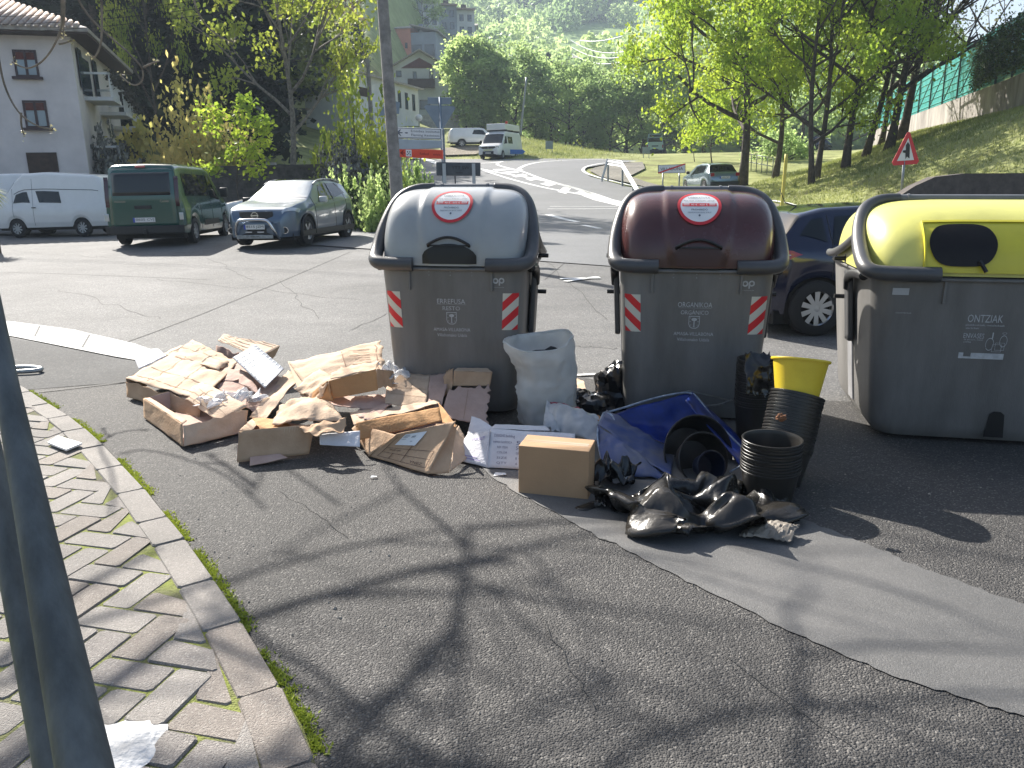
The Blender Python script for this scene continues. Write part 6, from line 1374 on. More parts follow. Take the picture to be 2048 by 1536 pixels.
noserect('grille', -.62, .62, .82, 1.0, M['trim'], -.012, bow=.15); noserect('yellow_strip', -.78, .78, .70, .75, mat('yellow_strip', (.6,.6,.05), .5), -.018, bow=.15); noserect('bumper', -.86, .86, .32, .62, M['trim'], -.03, bow=.15)
for sy in (-1, 1): noserect('headlamp', sy*.78-.13, sy*.78+.13, .86, 1.06, M['lamp_clear'], -.015, bow=.15); c.mirror(1.25, 1.25, sy, M['trim'], (.14,.2,.32))
mb = MB(); disc(mb, 0, .91, .10, .10, lambda a, b: (-.03, a, b), 20); mb.build('emblem', M['chrome'], c.t); c.plate(-.04, .48, '6250 KVB', front=True)
mb = MB(); mb.box(1.9, 5.6, -.85, .85, 2.42, 2.92); mb.build('roof_box', m_w2, c.t, bevel=.05)
mb = MB(); [mb.box(a, a+.06, -.9, .9, 2.30, 2.43) for a in (2.1, 3.6, 5.2)]; mb.build('roof_rack', M['trim'], c.t)
mb = MB(); mb.box(2.0, 2.2, -.99, -.82, 2.88, 3.08); mb.build('beacon', mat('red_beacon', (.7,.04,.02), .3), c.t, bevel=.03); c.wheels(M['hub'], 7)
# --- white pickup with hard top, side on
an = at(923, 305, 76); an.z = Gm(an.x, 76); hd = math.atan2(-.2, -.98)
o = from_anchor(an, hd, 4.15, .8); L = 5.2
c = Car('pickup', 'white pickup with canopy parked on the verge behind the work van', 'pickup', (o.x, o.y, Gm(an.x, an.y)+.04), hd, L, 1.8,
  [(0,.8),(.1,.98),(1.1,1.12),(1.3,1.18),(1.95,1.66),(2.4,1.76),(4.9,1.74),(5.1,1.55),(5.2,.8)], [(0,.98),(5.2,1.12)], 1.75, (.95, 4.1), .38, m_w2, sill=.42)
c.both('window', [(1.7,3.15),(3.1,3.2),(2.9,3.85),(2.05,3.85)], M['glass']); c.panel('windscreen', [(1.25,4.5),(1.25,7.5),(1.88,7.5),(1.88,4.5)], M['glass']); c.wheels(M['hub'], 7)
for sy in (-1, 1): tailrect(c, 'tail_lamp', sy*.8-.06, sy*.8+.06, .8, 1.1, M['lamp_red'])
tailrect(c, 'bumper', -.85, .85, .45, .62, M['trim'], dx=.06)
# --- pale green coach far off, seen from behind
an = at(1309, 318, 102); an.z = Gm(an.x, 102); hd = math.atan2(-.97, -.1)
o = from_anchor(an, hd, 6.6, .0); L = 7.0
c = Car('minibus', 'pale green and white minibus seen from behind where the road leaves to the right', 'minibus', (o.x, o.y, Gm(an.x, an.y)+.04), hd, L, 2.1,
  [(0,1.0),(.3,1.3),(1.0,2.3),(1.4,2.5),(6.7,2.55),(6.9,2.4),(7.0,1.2)], [(0,1.2),(7,1.35)], 2.5, (1.2, 5.4), .38, paint('pale_green_paint', (.42,.55,.45), .3), sill=.35, width=[(0,.9),(.3,.97),(7,.97)], tumble=.06)
tailrect(c, 'rear_window', -.85, .85, 1.55, 2.05, M['glass'], dx=.02); tailrect(c, 'roof_window', -.7, .7, 2.15, 2.38, M['glass'], xfn=lambda y, z: 6.98)
tailrect(c, 'bumper', -1.0, 1.0, .42, .62, M['trim'], dx=.05); tailrect(c, 'panel_strip', -.4, .4, 1.0, 1.12, M['trim'], dx=.02)
for sy in (-1, 1): tailrect(c, 'tail_lamp', sy*.92-.06, sy*.92+.06, .8, 1.2, M['lamp_red'], dx=.02)
c.wheels(M['hub'], 7)
# --- white car far behind the trees on the right
def small_car(px, py, hd_, pm_, label):
    an = at(px, 400, 92); an.z = Gm(an.x, 92)
    c = Car('car', label, 'car', (an.x, an.y, Gm(an.x, an.y)+.03), hd_, 4.1, 1.75, [(0,.6),(.1,.8),(.9,.95),(1.5,1.40),(3.2,1.45),(3.8,1.0),(4.1,.7)], [(0,.8),(4.1,.9)], 1.42, (.8,3.3), .3, pm_, sill=.2)
    c.both('window', [(1.3,3.1),(3.2,3.1),(3.0,3.9),(1.6,3.9)], M['glass']); c.panel('windscreen', [(.98,4.5),(.98,7.5),(1.45,7.5),(1.45,4.5)], M['glass']); c.panel('rear_window', [(3.3,4.5),(3.3,7.5),(3.75,7.5),(3.75,4.5)], M['glass']); c.wheels(M['hub'])
small_car(1637, 316, math.atan2(.92, .39), m_w2, 'small white car far off behind the tree trunks on the right')
small_car(1578, 326, math.atan2(-.5, .86), m_blue, 'dark car parked in the shade under the linden trees')
# ================================================================ SIGNS, POLES, FENCES
M['wood_pole'] = mat('weathered_pole', (.26,.24,.22), .85, var=.35, vs_=4, bump=.6, bs=12)
def post(mb, x, y, z0, z1, r=.03): mb.tube([(x, y, z0), (x, y, z1)], r, 10)
# double galvanised post at the left edge of the frame, close to the viewer
p1_, p2_ = at(150, 1536, 1.05), at(-5, 560, 1.28)
def longpole(a, b, ra, rb, label):
    d = (b-a).normalized(); lo = a-d*(a.z/d.z); hi = a+d*((2.9-a.z)/d.z); za, zb = a.z, b.z
    mb = MB(); mb.T = Matrix.Translation(-lo); mb.tube([lo+(hi-lo)*i/10 for i in range(11)], [max(.014, ra+(rb-ra)*(2.9*i/10-za)/(zb-za)) for i in range(11)], 24)
    return tag(mb.build('steel_post', bpy.data.materials.get('dull_galvanised') or mat('dull_galvanised', (.13,.14,.145), .6, .3, var=.35, vs_=16, bump=.15, bs=40, stretch=(1,1,.3)), None, smooth=True, loc=lo), label, 'pole', 'twin posts at the left edge')
longpole(at(110, 1536, .98), at(-48, 775, 1.20), .027, .016, 'rear galvanised post of the twin posts standing on the footway')
longpole(at(169, 1536, .92), at(14, 775, 1.12), .035, .0165, 'front galvanised post of the twin posts standing on the footway')
mb = MB(); q = gp(200, 1530); V = [(0,0,.045)]
for k in range(40):
    a_ = 2*math.pi*k/40; r_ = .17+.05*noise.noise(Vector((math.cos(a_)*2, math.sin(a_)*2, 1)))+.03*noise.noise(Vector((math.cos(a_)*6, math.sin(a_)*6, 2)))
    V += [(r_*.8*math.cos(a_), r_*.8*math.sin(a_), .040), (r_*math.cos(a_), r_*math.sin(a_), .028)]
mb.add(V, [(0, 1+2*k, 1+2*((k+1)%40)) for k in range(40)]+[(1+2*k, 2+2*k, 2+2*((k+1)%40), 1+2*((k+1)%40)) for k in range(40)])
tag(mb.build('mortar_patch', mat('pale_mortar', (.55,.55,.55), .9, var=.3, vs_=9, bump=.6, bs=40), None, smooth=True, loc=(q.x, q.y, q.z)), 'pale mortar patch around the foot of the twin posts', 'mortar')
# metal frame lying beyond the footway
mb = MB(); q = gp(50, 750); mb.tube(smoothpath([(-.5,.12,.03),(-.05,.16,.03),(.14,.08,.03),(.12,-.04,.03),(-.5,-.06,.03)], 2), .022, 8)
tag(mb.build('tube_frame', M['galv'], None, smooth=True, loc=(q.x, q.y, q.z+.012)), 'bent metal tube frame lying on the ground behind the twin posts', 'frame')
# leaning wooden telephone pole
def pole(name, foot, topp, r0, r1, label, m, over=0):
    a = Vector(foot); b = Vector(topp); b = b+(b-a)*over
    mb = MB(); mb.T = Matrix.Translation(-a); mb.tube([a.lerp(b, i/10) for i in range(11)], [lerp(r0, r1, i/10) for i in range(11)], 14)
    return tag(mb.build(name, m, None, smooth=True, loc=a), label, 'pole')
f = gp(795, 400); f = Vector((f.x, 22.0, Gm(f.x, 22)))
f = at(797, 420, 19); f.z = Gm(f.x, 19)
pole('telephone_pole', f, at(765, 0, 19.6), .15, .12, 'tall wooden telephone pole standing left of the direction signs', M['wood_pole'], .35)
for (a, b, Y, r, lab) in (((748,320),(735,118),44,.13,'grey pole behind the yellow green bush, left of the telephone pole'), ((718,300),(694,160),47,.10,'thin dark pole amid the roadside trees'),):
    ft = at(a[0], a[1], Y); ft.z = Gm(ft.x, Y); pole('wooden_pole', ft, at(b[0], b[1], Y), r, r*.8, lab, M['wood_pole'])
ft = at(1040, 282, 95); ft.z = Gm(ft.x, 95); pole('lamp_pole', ft, at(1053, 155, 95), .16, .10, 'tall thin pole leaning before the wood behind the work van', M['galv'])
ft = at(1562, 425, 29); ft.z = Gm(ft.x, 29)-.1; pole('marker_post', ft, at(1573, 308, 29), .06, .06, 'yellow marker post on the grass right of the silver hatchback', mat('yellow_post', (.55,.47,.08), .6))
# direction signs
def sign_panel(t, name, c, m, th=.03, bev=.012):
    """c: corners (px, py) TL TR BR BL at distance Y with per-corner distance"""
    pts = [at(*p) for p in c]; o = t.location
    n = (pts[1]-pts[0]).cross(pts[3]-pts[0]).normalized()
    if n.y < 0: n = -n
    mb = MB(); mb.T = Matrix.Translation(-Vector(o)); mb.add([p for p in pts]+[p+n*th for p in pts], [(0,1,2,3),(7,6,5,4),(0,4,5,1),(1,5,6,2),(2,6,7,3),(3,7,4,0)])
    ob = mb.build(name, m, t, bevel=bev)
    F_ = lambda u, v, lift=.006: (pts[3]*(1-u)+pts[2]*u)*(1-v)+(pts[0]*(1-u)+pts[1]*u)*v-n*lift-Vector(o)
    return ob, F_
Y1 = 20.5
fa, fb = at(885, 420, Y1), at(795, 420, Y1)
ob_ = Vector((fa.x, Y1, Gm(fa.x, Y1)))
def posts_for(t, xs_top, Y, r=.035, zt=None):
    for (px, pyt) in xs_top:
        tp = at(px, pyt, Y+.06); g_ = Gm(tp.x, tp.y); mb = MB(); mb.T = Matrix.Translation(-Vector(t.location)); mb.tube([(tp.x+.0, tp.y, g_), tp], r, 10); mb.build('post', M['galv'], t, smooth=True)
M['sign_white'] = mat('sign_white', (.70,.72,.75), .4); M['sign_red'] = mat('sign_orange_red', (.72,.07,.03), .4); M['sign_grey'] = mat('faded_sign', (.36,.42,.48), .45, var=.1)
t = empty('direction_sign', ob_, 0, 'stack of white, faded grey and red direction boards on posts by the telephone pole', 'sign')
bd, F_ = sign_panel(t, 'white_board', [(788,254,Y1),(884,257,Y1),(884,279,Y1),(790,276,Y1)], M['sign_white'])
mb = MB()
for (a, b, c_, d) in ((.02,.035,.05,.95),(.965,.98,.05,.95),(.02,.98,.05,.10),(.02,.98,.90,.95)): rectf(mb, a, b, c_, d, F_)
lines_on(mb, F_, [(.06,.5,.17,.5)], .045); mb.add([F_(.05,.5), F_(.12,.80), F_(.10,.5), F_(.14,.80)], [(0,1,3,2)]); mb.add([F_(.05,.5), F_(.12,.20), F_(.10,.5), F_(.14,.20)], [(0,1,3,2)])
disc(mb, .25, .5, .035, .06, F_, 14); put_text(mb, 'Erniobea institutua', .65, .69, .22, F_, .60); put_text(mb, 'Fleming ikastetxea', .65, .30, .22, F_, .60)
mb.build('lettering', M['black_soft'], bd, fix=False)
sign_panel(t, 'faded_board', [(791,278,Y1),(884,281,Y1),(884,296,Y1),(793,300,Y1)], M['sign_grey'])
bd, F_ = sign_panel(t, 'red_board', [(796,297,Y1),(886,300,Y1),(886,318,Y1),(797,314,Y1)], M['sign_red'])
mb = MB(); lines_on(mb, F_, [(.05,.5,.15,.5)], .05); mb.add([F_(.04,.5), F_(.11,.82), F_(.09,.5), F_(.13,.82)], [(0,1,3,2)]); mb.add([F_(.04,.5), F_(.11,.18), F_(.09,.5), F_(.13,.18)], [(0,1,3,2)])
put_text(mb, 'futbol', .58, .5, .28, F_, .2); put_text(mb, 'zelaia', .86, .47, .22, F_, .16); mb.build('lettering', mat('dark_red_ink', (.22,.01,.01), .5), bd, fix=False)
mb = MB(); rectf(mb, .17, .30, .12, .9, F_); w_ = mb.build('ball_square', M['sign_white'], bd)
mb = MB(); G_ = lambda u, v: F_(u, v, .01); [disc(mb, a, b, .012, .09, G_, 8) for a, b in ((.21,.65),(.26,.65),(.235,.45),(.20,.33),(.27,.33))]; mb.build('ball', M['black'], w_, fix=False)
posts_for(t, [(886,258),(797,262)], Y1)
# dark board seen from behind
tb_ = at(915, 420, 17.5); t = empty('road_sign', (tb_.x, 17.5, Gm(tb_.x, 17.5)), 0, 'dark rectangular road sign seen from behind on two grey posts', 'sign')
bd, F_ = sign_panel(t, 'board', [(872,324,17.5),(961,325,17.5),(961,352,17.5),(873,351,17.5)], mat('dark_sign_back', (.075,.085,.10), .6, var=.2, vs_=8), bev=.03)
mb = MB(); put_text(mb, 'YTT 5W', .55, .6, .22, F_, .40); lines_on(mb, F_, [(.45,.22,.6,.22)], .02); mb.build('faint_scrawl', M['black'], bd, fix=False)
for (px, py) in ((888,326),(947,326)):
    tp = at(px, py, 17.44); mb = MB(); mb.T = Matrix.Translation(-Vector(t.location)); mb.box(tp.x-.035, tp.x+.035, tp.y-.04, tp.y, Gm(tp.x, tp.y), tp.z-.01); mb.build('post', mat('grey_post', (.42,.45,.47), .5, .3) if 'grey_post' not in bpy.data.materials else bpy.data.materials['grey_post'], t)
# thin stake
a = at(910, 352, 17); pole('stake', (a.x, 17, Gm(a.x, 17)), a, .012, .012, 'thin dark stake under the dark rectangular sign', M['trim'])
# give-way triangles from behind
def tri_sign(pts, plate, postpx, Y, label, m):
    b = at(postpx, 420, Y); t = empty('give_way_sign', (b.x, Y, Gm(b.x, Y)), 0, label, 'sign')
    P_ = [at(x, y, Y) for x, y in pts]; mb = MB(); mb.T = Matrix.Translation(-Vector(t.location)); n_ = len(P_)
    mb.add(P_+[p+Vector((0,.02,0)) for p in P_], [tuple(range(n_)), tuple(range(2*n_-1, n_-1, -1))]+[(i, (i+1)%n_, n_+(i+1)%n_, n_+i) for i in range(n_)]); mb.build('plate_back', m, t)
    if plate:
        sign_panel(t, 'upper_plate', [(p[0], p[1], Y) for p in plate], m, .02, .01)
    tp = at(postpx, (plate or pts)[0][1]-0, Y-.03); mb = MB(); mb.T = Matrix.Translation(-Vector(t.location)); mb.tube([(tp.x, Y-.03, Gm(tp.x, Y)), (tp.x, Y-.03, tp.z)], .035, 10); mb.build('post', M['sign_back'], t, smooth=True)
tri_sign([(848,214),(852,210),(907,212),(911,216),(884,262),(879,262)], [(855,194),(903,195),(903,209),(855,208)], 880, 24, 'back of a give way triangle with a small plate above it, over the direction boards', M['sign_back'])
tri_sign([(757,232),(775,198),(800,205),(798,228)], None, 776, 25, 'back of a tilted sign half hidden behind the telephone pole', M['sign_back'])
# warning triangle on the right
b = at(1803, 402, 27.5); t = empty('warning_sign', (b.x, 27.5, Gm(b.x, 27.5)), 0, 'red bordered warning triangle with a black side road symbol on the grass bank', 'sign')
Yw = 27.5
def tri(mb, c, s, dy, F0):
    pass
def trip(pts, Y, m, name, parent, th=.015):
    P_ = [at(x, y, Y) for x, y in pts]; mb = MB(); mb.T = Matrix.Translation(-Vector(t.location)); n_ = len(P_)
    mb.add(P_+[p+Vector((0,th,0)) for p in P_], [tuple(range(n_)), tuple(range(2*n_-1, n_-1, -1))]+[(i, (i+1)%n_, n_+(i+1)%n_, n_+i) for i in range(n_)]); return mb.build(name, m, parent)
pl = trip([(1784,325),(1787,331),(1834,328),(1838,322),(1820,264),(1815,264)], Yw, M['red'], 'triangle_plate', t)
trip([(1794,322),(1828,320),(1817,276)], Yw-.02, M['white_print'], 'white_field', pl, .006)
trip([(1811,318),(1814,313),(1819,317),(1820,290),(1816,284),(1812,290),(1812,300),(1806,301),(1806,305),(1811,306)], Yw-.035, M['black'], 'symbol', pl, .006)
tp = at(1809, 330, Yw+.03); mb = MB(); mb.T = Matrix.Translation(-Vector(t.location)); mb.tube([(b.x, Yw+.04, Gm(b.x, Yw)), at(1810, 300, Yw+.04)], .045, 10); mb.build('post', M['galv'], t, smooth=True)
# town end sign
Yv = 40; b = at(1343, 380, Yv); t = empty('town_end_sign', (b.x, Yv, Gm(b.x, Yv)), 0, 'white town end sign reading VILLABONA with a red diagonal bar', 'sign')
bd, F_ = sign_panel(t, 'board', [(1316,330,Yv),(1371,328,Yv),(1371,346,Yv),(1316,347,Yv)], M['black'])
mb = MB(); rectf(mb, .02, .98, .05, .95, F_); w_ = mb.build('white_field', M['sign_white'], bd)
mb = MB(); G_ = lambda u, v: F_(u, v, .012); put_text(mb, 'VILLABONA', .5, .5, .34, G_, .82); mb.build('lettering', M['black'], w_, fix=False)
mb = MB(); H_ = lambda u, v: F_(u, v, .018); mb.add([H_(.0,.0), H_(.05,.0), H_(1,.95), H_(1,1.05), H_(.93,1.05), H_(0,.12)], [(0,1,2,3,4,5)]); mb.build('diagonal_bar', M['red'], w_)
for px in (1326, 1359):
    tp = at(px, 345, Yv+.05); mb = MB(); mb.T = Matrix.Translation(-Vector(t.location)); mb.tube([(tp.x, tp.y, Gm(tp.x, tp.y)-.1), tp], .035, 8); mb.build('post', M['galv'], t, smooth=True)
# blue arrow, far boards
Yb = 70; b = at(1040, 312, Yb); t = empty('direction_arrow', (b.x, Yb, Gm(b.x, Yb)), 0, 'blue arrow shaped direction sign right of the work van', 'sign')
pl = trip([(1020,299),(1045,299),(1051,303),(1045,308),(1020,308)], Yb, mat('sign_blue', (.03,.16,.55), .4), 'arrow_board', t, .03)
mb = MB(); mb.T = Matrix.Translation(-Vector(t.location)); [mb.tube([at(px, 305, Yb+.05), Vector((at(px,305,Yb).x, Yb+.05, Gm(at(px,305,Yb).x, Yb)-.1))], .03, 6) for px in (1046,)]; mb.build('post', M['galv'], t)
for (x0, x1, y0, y1, Y, lab) in ((1091,1106,282,298,75,'grey road sign board seen from behind on the grass island'), (1285,1300,294,307,70,'grey sign board on two posts left of the minibus')):
    b = at((x0+x1)/2, y1, Y); t = empty('road_sign', (b.x, Y, Gm(b.x, Y)), 0, lab, 'sign'); sign_panel(t, 'board', [(x0,y0,Y),(x1,y0,Y),(x1,y1,Y),(x0,y1,Y)], M['sign_back'])
    for px in (x0+2, x1-2):
        tp = at(px, y1, Y+.05); mb = MB(); mb.T = Matrix.Translation(-Vector(t.location)); mb.tube([(tp.x, tp.y, Gm(tp.x, tp.y)-.1), tp], .035, 6); mb.build('post', M['galv'], t)
Y = 85; b = at(1165, 300, Y); t = empty('give_way_sign', (b.x, Y, Gm(b.x, Y)), 0, 'tiny triangular sign seen from behind before the dark wood', 'sign'); trip([(1158,304),(1172,304),(1165,293)], Y, M['sign_back'], 'plate_back', t); mb = MB(); mb.T = Matrix.Translation(-b.xyz*0-Vector(t.location)); tp = at(1165, 304, Y); mb.tube([(tp.x, Y+.05, Gm(tp.x, Y)), (tp.x, Y+.05, tp.z)], .03, 6); mb.build('post', M['galv'], t)
# guard rail at the nose of the slip road
t0 = gp(1225, 342); t = empty('guard_rail', t0, 0, 'metal guard rail with ramped ends at the nose of the slip road', 'guard rail')
pa = [at(1202, 340, 47), at(1214, 323, 47), at(1243, 328, 44), at(1292, 362, 34.5)]
pa[0].z = Gm(pa[0].x, 47)+.05; pa[3].z = Gm(pa[3].x, 34.5)+.08
mb = MB(); mb.T = Matrix.Translation(-Vector(t.location)); pr_ = []
pa = [pa[0], pa[1], pa[2], pa[2].lerp(pa[3], .5), pa[3]]
for i, p in enumerate(pa): pr_ += [p+Vector((0,0,.16)), p+Vector((.05,-.05,.08)), p, p+Vector((.05,-.05,-.08)), p+Vector((0,0,-.16))]
mb.add(pr_, [(i*5+k, i*5+k+1, i*5+k+6, i*5+k+5) for i in range(len(pa)-1) for k in range(4)]); mb.build('rail', mat('bright_rail', (.62,.63,.64), .4, .3), t, solid=.02)
for i in (1, 2, 3):
    p = pa[i]+Vector((.08,.12,-.05)); mb = MB(); mb.T = Matrix.Translation(-Vector(t.location)); mb.box(p.x-.05, p.x+.05, p.y-.04, p.y+.04, Gm(p.x, p.y)-.1, p.z+.05); mb.build('post', M['galv'], t)
# balustrade beside the pole
A_, B_ = at(815, 345, 36), at(882, 372, 23); A_.z = Gm(A_.x, 36); B_.z = Gm(B_.x, 23); t = empty('balustrade', A_, 0, 'pale concrete balustrade running behind the direction sign posts', 'balustrade')
mb = MB(); mb.T = Matrix.Translation(-A_); d = (B_-A_); nn_ = Vector((-d.y, d.x, 0)).normalized()*.11
for (z0, z1) in ((.82,1.0),(.0,.14)):
    q = [A_+nn_, B_+nn_, B_-nn_, A_-nn_]; mb.add([p+Vector((0,0,z0)) for p in q]+[p+Vector((0,0,z1)) for p in q], [(3,2,1,0),(4,5,6,7),(0,1,5,4),(1,2,6,5),(2,3,7,6),(3,0,4,7)])
mb.build('rail', M['white_paint'], t)
for i in range(26):
    p = A_.lerp(B_, (i+.5)/26); mb = MB(); mb.T = Matrix.Translation(-A_); mb.box(p.x-.06, p.x+.06, p.y-.06, p.y+.06, p.z+.14, p.z+.82); mb.build('baluster', M['concrete'], t)
# pedestrian railing behind the silver hatchback
A_, B_ = at(1482, 345, 55), at(1545, 348, 50); A_.z = Gm(A_.x, 55); B_.z = Gm(B_.x, 50); t = empty('railing', A_, 0, 'low grey metal railing beneath the linden tree behind the silver hatchback', 'railing')
mb = MB(); mb.T = Matrix.Translation(-A_)
for z in (.5, 1.0): mb.tube([A_+Vector((0,0,z)), B_+Vector((0,0,z))], .03, 6)
for i in range(7): p = A_.lerp(B_, i/6); mb.tube([p, p+Vector((0,0,1.0))], .03, 6)
mb.build('rail', M['galv'], t, smooth=True)
# globe lamp
Y = 60; b = at(838, 262, Y); t = empty('street_lamp', (b.x, Y, Gm(b.x, Y)), 0, 'white globe lamp on a thin pole above the direction boards', 'street lamp')
tp = at(838, 240, Y); mb = MB(); mb.T = Matrix.Translation(-Vector(t.location)); mb.tube([(tp.x, Y, Gm(tp.x, Y)), tp], .04, 8); mb.build('pole', M['galv'], t)
mb = MB(); mb.lathe([(.02+.24*math.sin(math.pi*i/10), -.24*math.cos(math.pi*i/10)) for i in range(11)], 16); g_ = mb.build('lamp_globe', M['white_paint'], t, smooth=True); g_.location = tp-Vector(t.location)+Vector((0,0,.15))
# overhead wires
M['wire'] = mat('wire_sheath', (.05,.05,.05), 1, spec=0)
def wire(a, b, sag, label, r=.007):
    mb = MB(); a, b = Vector(a), Vector(b); mb.T = Matrix.Translation(-a); mb.tube([a.lerp(b, i/24)-Vector((0,0,4*sag*(i/24)*(1-i/24))) for i in range(25)], r, 4)
    return tag(mb.build('overhead_wire', M['wire'], None, loc=a), label, 'wire', 'overhead wires')
for (y0, y1, k) in ((28,-4,'uppermost'),(44,12,'second'),(60,24,'third')):
    wire(at(-60, y0+6, 24), at(765, y1-60, 19.6), .25, k+' dark wire crossing in front of the white house roof and conifers')
for i, (a, b) in enumerate((((1141,80),(1250,103)),((1143,94),(1250,112)),((1144,108),(1250,122)),((1160,81),(1245,72)))):
    wire(at(*a, 190), at(*b, 170), 1.2 if i < 3 else .5, ('highest','middle','lowest','rising')[i]+' pale wire slung towards the cypress on the hillside', .09)
    bpy.context.scene.objects[-1] if 0 else None
M['pale_wire'] = mat('pale_wire', (.6,.62,.65), .4)
for ob__ in list(col.objects):
    if ob__.name.startswith('overhead_wire') and 'pale' in ob__.get('label', ''): ob__.data.materials[0] = M['pale_wire']
# ================================================================ BUILDINGS AND WALLS
M['stucco'] = mat('cream_stucco', (.68,.62,.60), .85, var=.12, vs_=.8, bump=.15, bs=30)
M['stucco_w'] = mat('white_stucco', (.62,.62,.62), .85, var=.12, vs_=.5)
M['stucco_o'] = mat('orange_stucco', (.62,.24,.16), .85, var=.1, vs_=.5)
M['stucco_g'] = mat('grey_stucco', (.30,.33,.38), .85, var=.15, vs_=.5)
M['roof'] = mat('clay_tiles', (.36,.25,.20), .8, var=.35, vs_=6)
M['roof_grey'] = mat('pale_tiles', (.36,.32,.28), .8, var=.3, vs_=6)
M['wood'] = mat('dark_timber', (.06,.035,.025), .7, var=.3, vs_=6)
M['wood_red'] = mat('red_timber', (.12,.03,.022), .7, var=.3, vs_=6)
M['pane'] = mat('window_pane', (.05,.07,.09), .08, spec=.8)
M['pane_light'] = mat('curtained_pane', (.22,.28,.33), .15, spec=.8)
M['frame_dark'] = mat('dark_window_frame', (.05,.025,.028), .5)
def window(parent, x, y, z, w, h, axis='x', sgn=-1, fm=None, pm_=None, sill=True, leaf=2):
    """window on a wall: axis 'x' = wall runs along x (faces y*sgn); 'y' = wall runs along y (faces x*sgn)"""
    fm = fm or M['frame_dark']; pm_ = pm_ or M['pane']
    def B(mb, u0, u1, d0, d1, z0, z1):
        if axis == 'x': mb.box(x+u0, x+u1, y+min(sgn*d0, sgn*d1), y+max(sgn*d0, sgn*d1), z+z0, z+z1)
        else: mb.box(x+min(sgn*d0, sgn*d1), x+max(sgn*d0, sgn*d1), y+u0, y+u1, z+z0, z+z1)
    f = .07; mb = MB()
    B(mb, -w/2, -w/2+f, .0, .05, 0, h); B(mb, w/2-f, w/2, .0, .05, 0, h); B(mb, -w/2+f, w/2-f, .0, .05, h-f, h); B(mb, -w/2+f, w/2-f, .0, .05, 0, f)
    if leaf == 2: B(mb, -f*.6, f*.6, .0, .05, f, h-f)
    fr = mb.build('window', fm, parent)
    mb = MB(); B(mb, -w/2+f*.9, w/2-f*.9, .0, .018, f*.9, h-f*.9); mb.build('pane', pm_, fr)
    if sill: mb = MB(); B(mb, -w/2-.1, w/2+.1, .0, .22, -.09, 0); mb.build('sill', fm, fr)
    return fr
def gable_roof(t, x0, x1, y0, y1, z, rise, m, over=.5, axis='x', th=.18, name='roof'):
    """axis: direction of the ridge"""
    mb = MB()
    if axis == 'x':
        ym = (y0+y1)/2
        for (a, b) in ((y0-over, ym), (y1+over, ym)):
            za = z-rise*over/((y1-y0)/2); V = [(x0-over, a, za), (x1+over, a, za), (x1+over, b, z+rise), (x0-over, b, z+rise)]
            mb.add(V+[(p[0], p[1], p[2]+th) for p in V], [(3,2,1,0),(4,5,6,7),(0,1,5,4),(1,2,6,5),(2,3,7,6),(3,0,4,7)])
    else:
        xm = (x0+x1)/2
        for (a, b) in ((x0-over, xm), (x1+over, xm)):
            za = z-rise*over/((x1-x0)/2); V = [(a, y0-over, za), (a, y1+over, za), (b, y1+over, z+rise), (b, y0-over, z+rise)]
            mb.add(V+[(p[0], p[1], p[2]+th) for p in V], [(3,2,1,0),(4,5,6,7),(0,1,5,4),(1,2,6,5),(2,3,7,6),(3,0,4,7)])
    return mb.build(name, m, t)
def gable_walls(t, x0, x1, y0, y1, z, rise, m, axis='x', z0=-1.5):
    mb = MB(); mb.box(x0, x1, y0, y1, z0, z)
    if axis == 'x':
        ym = (y0+y1)/2
        for x in (x0, x1): mb.add([(x, y0, z), (x, y1, z), (x, ym, z+rise)], [(0,1,2)])
    else:
        xm = (x0+x1)/2
        for y in (y0, y1): mb.add([(x0, y, z), (x1, y, z), (xm, y, z+rise)], [(0,1,2)])
    return mb.build('wall', m, t, fix=False)
def base_at(px, py, Y): p = at(px, py, Y); return Vector((p.x, Y, p.z))
# --- white house at the left
C0 = at(172, 300, 31); C0.z = Gm(C0.x, 31)
t = empty('house', C0, R(17), 'three storey white house with tiled eaves at the left, behind the white van', 'house')
Hh = 6.78; mb = MB(); mb.box(-13, 0, 0, 9.5, -1, Hh); mb.build('wall', M['stucco'], t)
mb = MB()
def hip(x, y, k): return (x, y, Hh+.1+k)
V = [(-13.7,-.75,Hh-.05),(.75,-.75,Hh-.05),(.75,10.2,Hh-.05),(-13.7,10.2,Hh-.05),(-9.5,4.7,Hh+2.0),(-3.6,4.7,Hh+2.0)]
mb.add(V+[(a, b, c_+.14) for a, b, c_ in V], [(6,7,11,10),(7,8,11),(8,9,10,11),(9,6,10),(0,1,7,6),(1,2,8,7),(2,3,9,8),(3,0,6,9),(3,2,1,0)])
rf = mb.build('roof', M['roof_grey'], t, fix=False)
mb = MB()
for i in range(58):  # rows of curved tiles on the front slope
    x = -13.6+i*.245; k = 1-abs(x+6.5)/7.3*1
    top = min(1, (x+13.7)/4.2, (.75-x)/4.35); yt = -.78+5.45*max(.04, top); zt = Hh+.12+2.03*max(.04, top)
    mb.tube([(x, -.84, Hh+.10), (x, yt, zt)], .075, 6)
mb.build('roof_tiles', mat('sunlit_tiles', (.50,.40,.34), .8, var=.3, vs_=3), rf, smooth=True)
mb = MB(); mb.box(-13.6, .7, -.72, -.02, Hh-.12, Hh-.06); mb.box(.02, .7, 0, 10.1, Hh-.12, Hh-.06); mb.build('eaves', M['wood'], rf)
def hx(px, py): # local x on the front face under a pixel
    v = ray_local(px, py); return v
def front_xz(px, py):
    o_ = Vector((0,0,CAMH)); v = CM @ Vector(((px-1024)/FPX, -(py-768)/FPX, -1)); n = Vector((math.sin(R(17)), -math.cos(R(17)), 0))
    k = (C0-o_).dot(n)/v.dot(n); p = o_+v*k-C0; return p.dot(Vector((math.cos(R(17)), math.sin(R(17)), 0))), p.z
